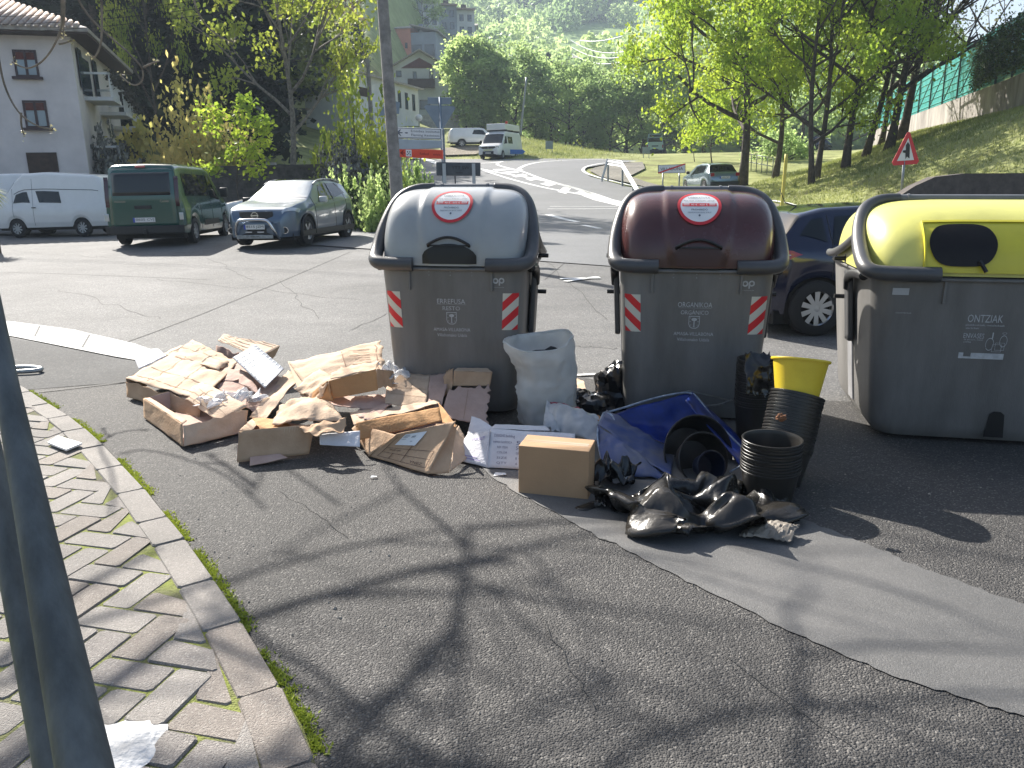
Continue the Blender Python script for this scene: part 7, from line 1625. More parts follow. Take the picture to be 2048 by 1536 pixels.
for (x0, x1, y0, y1, pm_) in ((33,80,100,154,M['pane_light']),(53,100,201,256,M['pane_light'])):
    a = front_xz((x0+x1)/2, y1); b = front_xz((x0+x1)/2, y0); l = front_xz(x0, y1)[0]; r = front_xz(x1, y1)[0]
    w = window(t, a[0], -.0, a[1], r-l, b[1]-a[1], fm=M['frame_dark'], pm_=pm_)
    mb = MB(); mb.box(a[0]-(r-l)/2+.08, a[0]+(r-l)/2-.08, -.04, -.02, a[1]+(b[1]-a[1])*.64, b[1]-.08); mb.build('shutter', M['wood_red'], w)
a = front_xz(93, 352); b = front_xz(93, 305); mb = MB(); mb.box(a[0]-.55, a[0]+.45, -.05, .02, -.5, b[1]); mb.build('door', M['wood'], t)
for i, (y_, z_) in enumerate(((2.2,4.6),(5.2,4.3),(2.2,1.9),(5.2,1.7),(7.6,1.5),(7.6,3.9))):
    mb = MB(); mb.box(0, 1.0, y_-1.0, y_+1.0, z_, z_+.14); bal = mb.build('balcony', M['stucco_w'], t)
    mb = MB()
    for k in range(9): yy = y_-.95+k*.237; mb.box(.92, .96, yy, yy+.05, z_+.14, z_+.95)
    mb.box(.90, .98, y_-1, y_+1, z_+.95, z_+1.03); mb.box(.0, .98, y_-1, y_-.95, z_+.95, z_+1.03); mb.build('railing', M['white_paint'], bal)
    r2 = random.Random(i); mb = MB()
    for _ in range(260):
        c_ = Vector((1.0+r2.gauss(0,.10), y_+r2.uniform(-1,1), z_+.95+r2.gauss(-.05,.16))); a1 = Vector((r2.gauss(0,1),r2.gauss(0,1),r2.gauss(0,1))).normalized()*.07; b1 = Vector((r2.gauss(0,1),r2.gauss(0,1),r2.gauss(0,1))).normalized()*.07
        mb.add([c_-a1, c_+b1, c_+a1, c_-b1], [(0,1,2,3)])
    mb.build('trailing_plants', mat('balcony_plants', (.05,.045,.03), .8), bal, fix=False)
mb = MB(); mb.box(.06, .09, .6, 1.3, 5.0, 6.4); mb.box(.06, .09, 3.6, 4.3, 5.0, 6.4); mb.box(.02, .05, 1.0, 2.8, 4.8, 6.2); mb.build('side_door', M['pane'], t)
mb = MB(); V = [(.2,9.0,2.9),(3.0,9.0,.9),(3.0,11.5,.9),(.2,11.5,2.9)]; mb.add(V+[(a,b,c_-.2) for a,b,c_ in V], [(0,1,2,3),(7,6,5,4),(0,4,5,1),(1,5,6,2),(2,6,7,3),(3,7,4,0)]); mb.build('lean_to_roof', M['stucco'], t)
# --- stone wall behind the vans
A_ = at(-60, 470, 33.5); A_.z = Gm(A_.x, 33.5); t = empty('stone_wall', A_, 0, 'dark stone wall behind the white and green vans', 'wall')
M['stone'] = mat('dark_stone', (.10,.09,.085), .9, var=.5, vs_=3, bump=.9, bs=5)
mb = MB(); mb.box(0, 17.5, 0, .5, -.5, 1.9); mb.build('wall_face', M['stone'], t); mb = MB(); mb.box(-.02, 17.52, -.06, .56, 1.9, 2.0); mb.build('coping', M['stone'], t)
# --- corrugated shed beyond the SUV
A_ = at(548, 372, 34); A_.z = Gm(A_.x, 34); t = empty('shed', A_, 0, 'low shed with pale corrugated roof behind the grey crossover', 'shed')
mb = MB(); mb.box(.3, 3.9, .4, 3, -.5, 1.25); mb.build('wall', M['stone'], t)
mb = MB(); mb.grid(lambda u, v: (4.1*u, .0+2.6*v, 1.30+.5*v+.035*math.cos(u*2*math.pi*19)), 190, 2); mb.build('corrugated_roof', mat('corrugated_roof', (.46,.45,.43), .7, var=.3, vs_=4), t, smooth=True, solid=.02)
mb = MB(); mb.box(-.25, .10, .0, .35, -.5, 2.1); mb.build('pillar', M['concrete'], t)
A_ = at(395, 415, 34.4); A_.z = Gm(A_.x, 34.4); t = empty('garden_wall', A_, 0, 'long low pale block wall behind the sapling and the crossover', 'wall')
mb = MB(); mb.box(0, 5.2, 0, .2, -.5, 1.25); mb.build('wall_face', M['concrete'], t); mb = MB(); mb.box(-.02, 5.22, -.03, .23, 1.25, 1.33); mb.build('coping', M['concrete'], t)
# --- houses on the slope
def house(px, py, Y, rz, w, d, h, rise, label, wm, rm, axis='x', over=.6, name='house'):
    o = base_at(px, py, Y); t = empty(name, o, R(rz), label, 'house' if name == 'house' else 'building')
    gable_walls(t, 0, w, 0, d, h, rise, wm, axis, z0=-6); r_ = gable_roof(t, 0, w, 0, d, h, rise, rm, over, axis); return t, r_
# long low white building
t, r_ = house(706, 224, 78, 73, 15.7, 5, 3.6, .5, 'long low white building with a thin tiled roof below the chalet', M['stucco_w'], M['roof_grey'], 'x', .5)
for x in (10.6, 12.4, 14.3): window(t, x, 0, 1.2, .7, 1.7, leaf=1, sill=False)
mb = MB(); mb.box(1.5, 3.2, -.05, .0, 1.6, 2.4); mb.build('vent', M['wood'], t)
# chalet
t, r_ = house(787, 205, 112, 8, 7.4, 10, 4.4, 2.0, 'white chalet with a broad gable and brown balcony on the hillside', M['stucco_w'], M['roof_grey'], 'y', 1.1)
mb = MB(); mb.box(2.0, 5.6, -.9, 0, 1.8, 1.95); mb.box(2.0, 5.6, -.9, -.84, 1.95, 2.9); mb.build('balcony', M['wood'], t)
mb = MB(); mb.add([(1.2,-.05,4.3),(6.2,-.05,4.3),(3.7,-.05,5.6)], [(0,1,2)]); mb.build('gable_boards', M['wood_red'], t, solid=.06)
for (x, z, w_, h_) in ((.9,3.2,.7,.8),(6.5,2.8,.6,.8),(5.2,2.0,.5,1.9),(3.0,2.0,.5,1.9),(6.6,.0,.7,.8),(4.2,-.9,1.4,1.2),(2.4,-.6,.8,1.0)): window(t, x, 0, z, w_, h_, leaf=1, sill=False)
mb = MB(); mb.box(7.4, 7.43, .0, 10, -6, 4.2); mb.build('grey_side', M['stucco_g'], t)  # right side of the chalet in darker grey than its front
mb = MB(); mb.box(-1.5, 8.2, -7.0, -6.6, -4.8, -2.2); mb.build('terrace_wall', M['concrete'], t)
# orange house
t, r_ = house(778, 118, 165, -8, 4.5, 8, 5.4, .9, 'orange rendered house under a pale roof on the slope behind the telephone pole', M['stucco_o'], M['roof_grey'], 'x', .4)
mb = MB(); mb.box(4.5, 9.4, .3, 8, -4, 4.6); mb.build('grey_wing', M['stucco_g'], t)
mb = MB(); V = [(4.4,-.3,5.9),(10.0,-.3,4.6),(10.0,8.4,4.6),(4.4,8.4,5.9)]; mb.add(V+[(a,b,c_+.25) for a,b,c_ in V], [(3,2,1,0),(4,5,6,7),(0,1,5,4),(1,2,6,5),(2,3,7,6),(3,0,4,7)]); mb.build('wing_roof', M['roof_grey'], t)
for (x, z, w_, h_) in ((5.6,-.2,1.9,2.6),(8.1,-.2,1.9,2.6),(3.6,1.8,.5,1.0)): window(t, x, .3 if x > 4.5 else 0, z, w_, h_, leaf=1, sill=False)
mb = MB(); mb.box(5.5, 6.2, 3, 3.7, 5, 6.6); mb.build('chimney', M['stucco_g'], t)
# dark timber house
t, r_ = house(704, 100, 158, 10, 6.6, 7, 3.6, 1.6, 'dark timber house with rows of bright windows above the orange shrub', M['wood_red'], M['roof'], 'y', .8)
for i in range(5):
    for z in (.3, 2.5): window(t, .9+i*1.2, 0, z, .85, 1.25, leaf=1, sill=False, pm_=M['pane_light'])
mb = MB(); mb.box(-.3, 6.9, -1.2, 0, -.1, .1); mb.box(-.3, 6.9, -1.2, -1.1, .1, .9); mb.build('balcony', M['wood_red'], t)
# apartment terrace
t = empty('apartment_row', base_at(772, 66, 215), R(14), 'long white terraced apartment block with a stepped roof line near the skyline', 'building')
for i in range(5):
    x0 = i*4.6; z = 9.6-i*.9; mb = MB(); mb.box(x0, x0+4.6, 0+i*.15, 9, -8, z); w_ = mb.build('wall', M['stucco_w'] if i % 2 == 0 else M['stucco_g'], t)
    mb = MB(); mb.box(x0-.1, x0+4.7, -.7, 9.5, z, z+.35); r_ = mb.build('roof', M['roof'], t)
    mb = MB(); mb.box(x0+1.8, x0+3.0, 3, 4.2, z+.35, z+1.9); mb.build('chimney', M['wood'], r_)
    for k in range(3):
        for x in (1.2, 3.3): window(t, x0+x, i*.15, z-2.6-k*2.9, 1.1, 1.6, leaf=1, sill=False)
t, r_ = house(640, 22, 190, 0, 8.5, 8, 9, 1.5, 'pale tower house cut by the top edge above the yellow green tree', M['stucco_w'], M['roof'], 'x')
for x in (2, 5.2): window(t, x, 0, 1.6, 1.0, 1.7, leaf=1, sill=False)
t, r_ = house(919, 63, 260, 0, 5, 5, 1.6, .8, 'small far roof right of the terraced apartments', M['stucco_g'], M['roof_grey'], 'x')
t, r_ = house(1140, 128, 230, 5, 7, 6, 1.4, 1.0, 'tiny white farmhouse among the hillside trees between the two dark conifers', M['stucco_w'], M['roof_grey'], 'x')
window(t, 2, 0, .2, .8, .8, leaf=1, sill=False)
# --- retaining wall and fence on the right
M['conc_wall'] = mat('streaked_concrete', (.40,.37,.345), .85, c2=(.20,.18,.17), vs_=1.6, bump=.3, bs=20, stretch=(1,1,.25))
M['mesh'] = mat('teal_screen', (.03,.30,.28), .55, c2=(.02,.22,.21), vs_=3, alpha=.93); M['mesh_post'] = mat('dark_green_post', (.015,.05,.04), .5)
ys_ = [28, 35, 45, 57, 70, 80]; W0 = [Vector((wallx(y)-.2, y, Gm(wallx(y)-.2, y)-.4)) for y in ys_]
W0 = []
for (px, py, Y) in ((2140,205,31),(2048,228,35),(1980,245,39),(1905,262,45),(1830,276,56),(1775,287,68),(1745,292,78)):
    p = at(px, py, Y); W0.append(p)
HT = [1.9,1.75,1.7,1.65,1.6,1.5,1.4]; FT = [2.6,2.6,2.6,2.6,2.6,2.6,2.5]
o = W0[2].copy(); t = empty('retaining_wall', o, 0, 'streaked concrete retaining wall climbing the bank at the right', 'wall')
mb = MB(); mb.T = Matrix.Translation(-o)
V = []
for p, h in zip(W0, HT): V += [p-Vector((0,0,1.5)), p+Vector((0,0,h)), p+Vector((.35,.1,h)), p+Vector((.35,.1,-1.5))]
mb.add(V, [(i*4+k, i*4+(k+1)%4, i*4+4+(k+1)%4, i*4+4+k) for i in range(len(W0)-1) for k in range(4)]); mb.build('wall_face', M['conc_wall'], t)
t = empty('screen_fence', o, 0, 'teal screening fence with green posts on top of the retaining wall', 'fence')
mb = MB(); mb.T = Matrix.Translation(-o); V = []; U = Vector((.12,.03,0))
for p, h, f_ in zip(W0, HT, FT): V += [p+U+Vector((0,0,h+.05)), p+U+Vector((0,0,h+f_))]
N_ = len(W0); mb.add(V, [(2*i, 2*i+1, 2*i+3, 2*i+2) for i in range(N_-1)]); mb.build('screen', M['mesh'], t, fix=False)
mb = MB(); mb.T = Matrix.Translation(-o); V = []
for k in range(7):
    for i in range(N_-1):
        a = W0[i]+U+Vector((-.03,0,HT[i]+.2+k*.36)); b = W0[i+1]+U+Vector((-.03,0,HT[i+1]+.2+k*.36)); mb.tube([a, b], .025, 5)
mb.build('screen_ribs', mat('light_teal', (.10,.42,.40), .5), t)
for i in range(N_-1):
    for f_ in ((0, .5) if i < 3 else (0, .33, .66)):
        p = W0[i].lerp(W0[i+1], f_)+U+Vector((-.08,0,lerp(HT[i], HT[i+1], f_))); mb = MB(); mb.T = Matrix.Translation(-o); mb.tube([p, p+Vector((0,0,2.65))], .05, 8); mb.tube([p+Vector((0,0,1.9)), p+Vector((-.0,1.3,.1))], .03, 5); mb.build('post', M['mesh_post'], t)
# dark wall at the right edge, holding the bank
pts_ = [(1782,403,21.2),(1830,372,21.5),(1870,354,21.6),(1930,347,21.6),(2060,346,21.4),(2250,346,21)]
o = at(1900, 400, 21.4); t = empty('low_stone_wall', o, 0, 'dark stone wall in shade with a curved top at the right, behind the yellow lidded container', 'wall')
mb = MB(); mb.T = Matrix.Translation(-o); V = []
for (px, py, Y) in pts_:
    p = at(px, py, Y); V += [Vector((p.x, p.y, -.6)), p, p+Vector((.1,.6,0)), Vector((p.x+.1, p.y+.6, -.6))]
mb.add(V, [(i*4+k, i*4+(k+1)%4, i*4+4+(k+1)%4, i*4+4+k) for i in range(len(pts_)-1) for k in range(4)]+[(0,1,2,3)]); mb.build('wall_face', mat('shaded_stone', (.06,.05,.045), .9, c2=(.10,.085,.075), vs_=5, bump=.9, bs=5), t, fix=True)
# ================================================================ TREES AND PLANTS
L_ = {
 'lime': leafmat('spring_leaves', (.46,.56,.06), (.24,.36,.04), .65),
 'yellow': leafmat('yellow_green_leaves', (.46,.50,.08), (.24,.32,.05), .6),
 'gold': leafmat('golden_leaves', (.80,.66,.24), (.50,.48,.14), .6),
 'mid': leafmat('mid_green_leaves', (.42,.54,.21), (.24,.34,.13), .75, sc_=.25),
 'fresh': leafmat('fresh_green_leaves', (.52,.64,.25), (.33,.45,.15), .75, sc_=.25),
 'olive': leafmat('olive_leaves', (.22,.25,.06), (.09,.11,.03), .4, sc_=.25),
 'dark': leafmat('dark_needles', (.018,.035,.018), (.008,.014,.010), .15, sc_=.5),
 'rust': leafmat('rusty_leaves', (.36,.20,.07), (.20,.12,.04), .4),
 'pale': leafmat('pale_blossom_leaves', (.42,.40,.26), (.20,.19,.10), .5),
 'silver': leafmat('silver_shrub_leaves', (.30,.30,.27), (.05,.05,.045), .2, .25, 6),
 'ivy': leafmat('ivy_leaves', (.10,.16,.04), (.02,.035,.015), .25, .3, 3),
 'far': leafmat('far_wood_leaves', (.55,.66,.30), (.30,.42,.18), .55, sc_=.02),
 'fardark': leafmat('far_conifers', (.06,.12,.09), (.03,.07,.055), .2, sc_=.02)}
def leaf(V, F_, p, s, r):
    a = Vector((r.gauss(0,1), r.gauss(0,1), r.gauss(0,1))).normalized(); b = a.cross(Vector((r.gauss(0,1), r.gauss(0,1), r.gauss(0,1)))).normalized()
    a *= s*r.uniform(.7,1.3); b *= s*r.uniform(.5,.9); n = len(V)
    V += [tuple(p-a), tuple(p+b), tuple(p+a), tuple(p-b)]; F_.append((n, n+1, n+2, n+3))
def gen_tree(seed, H=10, clear=.25, spread=.38, leaves=7000, ls=.12, sig=.45, lv=3, tr=.16, lean=(0,0), nb=9, up=.55, crown='round', fork=True):
    """returns (trunk MB, crown verts, crown faces): a tapered trunk with limbs, leaves clumped around the twigs"""
    r = random.Random(seed); mb = MB(); tips = []
    def grow(p, d, ln, rad, k):
        n = 4; pts = [p]; q = p.copy(); dd = d.copy()
        for i in range(n):
            dd = (dd+Vector((r.gauss(0,.13), r.gauss(0,.13), r.gauss(.03,.08)))).normalized(); q = q+dd*ln/n; pts.append(q.copy())
        mb.tube(pts, [lerp(rad, rad*.5, i/n) for i in range(n+1)], 8 if k == 0 else (6 if k == 1 else 4), caps=False)
        if k >= lv: tips.append((pts[-1], 1)); tips.append((pts[-2], .8)); return
        if k == lv-1: tips.append((pts[-1], .9))
        for _ in range(4 if k == 1 else 3):
            f_ = r.uniform(.35, 1); i = min(n-1, int(f_*n)); st = pts[i].lerp(pts[i+1], f_*n-i)
            nd = (dd+Vector((r.gauss(0,.75), r.gauss(0,.75), r.gauss(.12,.45)))).normalized(); grow(st, nd, ln*r.uniform(.45,.7), rad*.5, k+1)
    # trunk
    pts = []; n = 10
    for i in range(n+1):
        f_ = i/n; pts.append(Vector((lean[0]*f_*H+.02*H*math.sin(f_*7+seed), lean[1]*f_*H+.02*H*math.cos(f_*5+seed), f_*H*.92)))
    mb.tube(pts, [tr*(1.35 if i == 0 else 1)*(1-.85*i/n) for i in range(n+1)], 10)
    for i in range(nb):
        f_ = lerp(clear, .97, (i+r.uniform(0,.8))/nb); a = i*2.4+r.uniform(-.5,.5); base = pts[min(n-1, int(f_*n))].lerp(pts[min(n, int(f_*n)+1)], f_*n-int(f_*n))
        g_ = (f_-clear)/(1-clear)
        if crown == 'round': ln = H*spread*(.55+.75*math.sin(math.pi*min(1, .22+g_*.75)))*.72
        elif crown == 'cone': ln = H*spread*(1.05-g_)*.8
        else: ln = H*spread*(.5+.4*math.sin(math.pi*g_))*.6
        u_ = up+g_*.6; grow(base, Vector((math.cos(a), math.sin(a), u_)).normalized(), ln, tr*(1-.8*f_)*.62, 1)
    V, F_ = [], []
    if leaves:
        per = max(1, leaves//len(tips))
        for p, k in tips:
            s2 = sig*k*r.uniform(.6, 1.3)
            for _ in range(int(per*r.uniform(.4, 1.6))): leaf(V, F_, p+Vector((r.gauss(0,s2), r.gauss(0,s2), r.gauss(0,s2*.75))), ls, r)
    return mb, V, F_
def conifer(seed, H=16, rad=3.0, n=6500, ls=.3, tr=.25, ragged=.3):
    r = random.Random(seed); mb = MB(); mb.tube([(0,0,H*i/6) for i in range(7)], [tr*(1-.9*i/6) for i in range(7)], 8); V, F_ = [], []
    for k in range(90):
        f_ = (k+r.random())/90; z = H*(.04+.95*f_); R_ = rad*(1-f_)**.7*r.uniform(1-ragged, 1+ragged*.5)+.15; a = r.uniform(0, 6.28); d = Vector((math.cos(a), math.sin(a), -.15))
        if k % 3 == 0: mb.tube([(0,0,z), (d.x*R_*.8, d.y*R_*.8, z+d.z*R_)], [.06,.02], 4)
        for _ in range(n//90):
            t_ = r.random()**.6; V_s = R_*.22*(.4+t_*.5)
            leaf(V, F_, Vector((d.x*R_*t_+r.gauss(0,V_s), d.y*R_*t_+r.gauss(0,V_s), z+d.z*R_*t_+r.gauss(0,V_s*.8))), ls, r)
    return mb, V, F_
def bushgen(seed, w=1.5, h=1.5, n=3500, ls=.07, clumps=26, stems=9):
    r = random.Random(seed); mb = MB(); V, F_ = [], []
    cl = []
    for _ in range(clumps):
        a = r.uniform(0,6.28); q = r.random()**.5; z = h*r.uniform(.12, 1)*(1-.45*q); cl.append(Vector((math.cos(a)*q*w, math.sin(a)*q*w, z)))
    for c_ in cl[:stems*2]: mb.tube(smoothpath([(c_.x*.1, c_.y*.1, 0), (c_.x*.5, c_.y*.5, c_.z*.6), c_], 1), .02, 4, caps=False)
    for c_ in cl:
        s2 = h*.12*r.uniform(.6,1.5)
        for _ in range(n//clumps): leaf(V, F_, Vector((c_.x+r.gauss(0,s2), c_.y+r.gauss(0,s2), max(.03, c_.z+r.gauss(0,s2)))), ls, r)
        if r.random() < .5:
            for k in range(40): leaf(V, F_, Vector((c_.x+r.gauss(0,.04), c_.y+r.gauss(0,.04), c_.z+k*.012*h)), ls, r)
    return mb, V, F_
PROTO = {}
def make(key, g): PROTO[key] = g
def mesh_of(name, V, F_):
    me = bpy.data.meshes.new(name); me.from_pydata(V, [], F_); me.update(); return me
def plant(key, name, loc, label, lm, bm, cat='tree', sx=1, sz=1, rz=0, group=None):
    """a thing: Empty > trunk, crown; geometry shared between repeats"""
    t = empty(name, loc, rz, label, cat, group); t.scale = (sx, sx, sz)
    mb, V, F_ = PROTO[key]
    if isinstance(mb, MB):
        tm = mb.build('trunk', M['bark'], None, smooth=True, fix=False); td = tm.data; bpy.data.objects.remove(tm); td.materials.clear()
        cm_ = mesh_of('crown', V, F_) if V else None; PROTO[key] = (td, cm_, None); mb, V = td, cm_
    for nm, me, m in (('trunk' if cat == 'tree' else 'stems', PROTO[key][0], bm), ('crown' if cat == 'tree' else 'foliage', PROTO[key][1], lm)):
        if me is None: continue
        k2 = (me.name, m.name)
        if k2 not in PROTO:
            me2 = me if not len(me.materials) else me.copy(); me2.materials.clear(); me2.materials.append(m); PROTO[k2] = me2
        o = bpy.data.objects.new(nm, PROTO[k2]); col.objects.link(o); o.parent = t
    return t
make('linden', gen_tree(2, 12, .17, .46, 24000, .105, .48, 3, .24, nb=16, up=.25))
make('linden2', gen_tree(9, 12, .14, .38, 15000, .098, .46, 3, .17, nb=13, up=.3))
make('sparse', gen_tree(5, 12, .22, .40, 6500, .075, .42, 3, .19, nb=12, lean=(.10,0)))
make('sparse2', gen_tree(21, 12, .22, .46, 3600, .065, .5, 3, .20, nb=15, lean=(.22,0)))
make('ash', gen_tree(12, 13, .22, .42, 9500, .13, .50, 3, .20, nb=12))
make('birch', gen_tree(31, 11, .08, .27, 5200, .17, .55, 2, .16, nb=15, crown='col'))
make('roundt', gen_tree(41, 10, .10, .46, 5000, .19, .62, 2, .2, nb=12))
make('roundt2', gen_tree(47, 10, .08, .42, 5000, .19, .66, 2, .2, nb=13))
make('conif', conifer(3)); make('conif2', conifer(8, 16, 2.3, 6500, .26, .3, .5)); make('cypress', conifer(5, 14, 1.6, 4500, .28, .2, .25))
make('bush', bushgen(1)); make('bush2', bushgen(4, 1.3, 1.9, 3800, .06)); make('shrub', bushgen(7, 1.0, 1.0, 2600, .05)); make('sap', gen_tree(15, 3, .30, .30, 1500, .06, .16, 2, .03, nb=9))
def foot(px, Y, dx=0): p = at(px, 400, Y); return Vector((p.x, Y, Gm(p.x, Y)-.05))
T_ = lambda key, px, Y, label, lm, H=None, sx=None, rz=0, name='tree', bm='bark', cat='tree', base=12, group=None: plant(key, name, foot(px, Y), label, L_[lm], M[bm], cat, sx=(sx or (H/base if H else 1)), sz=(H/base if H else 1), rz=rz, group=group)
# right hand trees on the bank
T_('linden', 1478, 44, 'big lime green linden with a dark forked trunk behind the silver hatchback', 'lime', 14.5, .98, 1.1, 'linden_tree')
T_('linden2', 1545, 47, 'lime green tree right behind the big linden trunk', 'lime', 13, 1.0, 2.1, 'linden_tree')
T_('linden2', 1613, 37, 'slim lime green tree, nearest the yellow post', 'lime', 12, .80, .4, 'linden_tree')
T_('linden2', 1637, 38, 'slim lime green tree just right of the one nearest the yellow post', 'lime', 13, .80, 3.4, 'linden_tree')
T_('sparse', 1694, 38, 'straight sparsely leaved tree in the middle of the bank', 'lime', 13, .95, 0.6, 'young_tree')
T_('sparse', 1730, 40, 'sparsely leaved tree with pale blossom on the bank', 'pale', 12, .85, 5.4, 'young_tree')
T_('sparse2', 1744, 47, 'dark thin tree standing behind the pale blossom tree', 'pale', 11, .8, .3, 'young_tree')
T_('sparse2', 1757, 39, 'leaning brownish tree nearest the warning triangle', 'pale', 13, 1.0, 0.0, 'leaning_tree')
T_('sparse2', 1779, 43, 'second leaning brownish tree spreading to the right across the teal fence', 'olive', 14, 1.15, -.2, 'leaning_tree')
T_('shrub', 1560, 62, 'shrub under the lindens left of the far white car', 'mid', 2.2, 2.4, name='shrub', cat='shrub', base=1)
T_('roundt', 1690, 110, 'rounded tree far behind the bank trees', 'mid', 12, 1.2, base=10)
T_('roundt2', 1600, 105, 'rounded dark tree far behind the lindens', 'mid', 12, 1.3, base=10)
T_('roundt2', 1480, 100, 'green tree filling the gap left of the linden trunk', 'fresh', 12, 1.3, base=10)
T_('roundt', 1405, 110, 'yellow green tree just right of the minibus', 'yellow', 10, 1.2, base=10)
T_('sap', 1385, 62, 'low leafy sapling right of the town end sign', 'lime', 3, 1.0, base=3, name='sapling')
T_('sap', 1420, 55, 'leafy sapling behind the silver hatchback roof', 'lime', 4.5, 1.8, base=3, name='sapling')
# creepers over the fence
for i, (px, py, Y, lab) in enumerate(((1975,150,40,'dark creeper hanging over the teal fence, left of its end'), (2010,130,37,'dark creeper hanging over the teal fence near the right edge'), (2060,110,34,'dark creeper at the right edge of the teal fence'))):
    r = random.Random(i); mb = MB(); V, F_ = [], []; o = at(px, py, Y)-Vector((.35,.1,0))
    for _ in range(2000):
        leaf(V, F_, Vector((r.gauss(0,.12), r.uniform(-2.2,2.2), r.uniform(-.6,2.0)*(.6+.4*r.random()))), .06, r)
    me = mesh_of('creeper', V, F_); me.materials.append(L_['ivy']); ob = bpy.data.objects.new('creeper', me); col.objects.link(ob); ob.location = o; ob.rotation_euler.z = -.38; tag(ob, lab, 'creeper', 'creepers on the teal fence')
# left hand trees
T_('ash', 592, 43, 'tall yellow green tree with slanting limbs behind the shed', 'yellow', 13.5, .86, .5, 'ash_tree', 'bark_grey')
T_('ash', 335, 49, 'bright green tree between the dark conifers', 'yellow', 14, .42, 4.0, 'ash_tree', 'bark')
for i, (px, Y, H, sx, k, lab) in enumerate(((238,52,16.5,1.25,'conif2','tall dark conifer right of the white house'), (215,58,16.5,1.5,'conif','dark conifer behind the white house corner'), (285,59,16.5,1.12,'conif','dark conifer behind the golden bush'), (405,55,16.5,1.19,'conif2','dark conifer left of the pair in the middle'), (455,54,16.5,1.38,'conif','black green conifer above the sapling'), (505,56,16.5,1.12,'conif2','dark conifer left of the tall yellow green tree'), (60,60,16.5,1.5,'conif','dark conifer behind the roof of the white house'), (-30,62,16.5,1.5,'conif2','dark conifer above the left part of the tiled roof'), (135,64,16.5,1.5,'conif','far dark conifer above the house corner'), (380,68,16.5,1.62,'conif','dark conifer behind the bright green tree'), (530,72,16.5,1.75,'conif','dark conifer deep in the garden behind the shed'))):
    T_(k, px, Y, lab, 'dark', H, sx, i*.7, 'conifer', base=16)
for (px, Y, H, lab) in ((170,76,16,'green tree on the slope behind the house conifers'), (315,78,18,'tree high on the slope behind the bright green tree'), (440,82,18,'tree on the slope behind the middle conifers'), (10,78,16,'leafy tree above the left end of the tiled roof'), (560,72,14,'olive tree on the slope below the tower house'), (585,80,11,'tree on the slope left of the low white building'), (600,100,9,'tree above the roof of the low white building')):
    T_('roundt', px, Y, lab, 'olive', H, 1.3, px*.01, base=10)
T_('roundt2', 715, 132, 'rust coloured tree below the dark timber house', 'rust', 7, .7, base=10)
T_('conif2', 735, 118, 'dark conifer between the timber house and the chalet', 'dark', 6, .55, base=16, name='conifer')
# bushes behind the vehicles
T_('bush', 335, 35.5, 'big golden green bush behind the green van', 'gold', 4.2, 1.75, name='bush', cat='bush', base=1.5)
T_('bush2', 410, 36, 'upright golden bush right of the big golden one', 'gold', 5.0, 1.5, .8, name='bush', cat='bush', base=1.9)
T_('sap', 482, 31, 'bright green sapling between the green van and the grey crossover', 'lime', 4.3, 1.5, base=3, name='sapling')
T_('bush2', 716, 33, 'tall yellow green bush left of the telephone pole', 'yellow', 4.9, 1.2, 2, name='bush', cat='bush', base=1.9)
T_('bush', 680, 38, 'yellow green bush left behind the silvery shrub', 'yellow', 3.4, 1.2, 1, name='bush', cat='bush', base=1.5)
T_('bush', 820, 36, 'green bush behind the balustrade', 'fresh', 2.2, .8, 1, name='bush', cat='bush', base=1.5)
T_('shrub', 688, 31.5, 'silvery dark shrub behind the roof of the grey crossover', 'silver', 2.7, 1.4, 1, name='shrub', cat='shrub', base=1)
for i, (px, Y, lab) in enumerate(((705,26.8,'low leafy hedge plant right of the grey crossover tail'), (738,25.8,'low leafy hedge plant in the middle of the hedge'), (765,25.0,'low leafy hedge plant next to the grey container'))):
    T_('shrub', px, Y, lab, ('fresh','ivy','fresh')[i], 1.7, 1.0, i*2, name='hedge_plant', cat='hedge', base=1, group='hedge behind the grey lidded container')
for i, (px, Y, lab) in enumerate(((20,32.3,'grey bare shrub against the white house above the van roof'), (120,32.6,'grey bare shrub beside the dark house door'), (195,32.4,'grey bare shrub at the foot of the house corner'))):
    T_('shrub', px, Y, lab, 'silver', 3.2, 1.5, i, name='shrub', cat='shrub', base=1)
# dark hedge frame
# central wood: every tree its own thing
mid = [(932,106,11.5,'birch','fresh'),(955,106,11.5,'birch','fresh'),(974,108,11.5,'birch','mid'),(1003,109,10.5,'birch','mid'),(1035,110,10.5,'roundt','mid'),(1070,111,11,'birch','mid'),(1105,112,10,'roundt2','mid'),(1140,104,9.5,'roundt','mid'),(1165,104,7.5,'roundt2','fresh'),(1190,103,8.2,'birch','fresh'),(1222,104,8.5,'roundt','mid'),(1255,105,9.5,'roundt2','mid'),(1290,106,11,'roundt','mid'),(1325,104,12,'roundt2','fresh'),
 (972,130,12,'roundt','fresh'),(965,150,15,'roundt','mid'),(1020,132,12,'birch','yellow'),(1060,138,12,'roundt2','mid'),(1095,140,11,'birch','yellow'),(1130,136,11,'roundt','fresh'),(1170,140,12,'roundt2','yellow'),(1210,142,12,'birch','mid'),(1245,140,12,'roundt','mid'),(1285,138,15,'roundt2','olive'),(1320,142,17,'roundt','olive'),(1365,150,17,'roundt2','olive'),
 (1085,178,13,'roundt','fresh'),(1140,176,11,'roundt2','mid'),(1185,182,11,'roundt','mid'),(1030,180,12,'roundt','fresh'),(1225,180,10,'roundt2','yellow'),(1300,178,16,'roundt','yellow'),(878,150,11,'conif2','dark')]
pos = ['in the front row of the central wood','in the middle of the central wood','at the back of the central wood']
ordn = ['first','second','third','fourth','fifth','sixth','seventh','eighth','ninth','tenth','eleventh','twelfth','thirteenth','fourteenth','fifteenth','sixteenth']
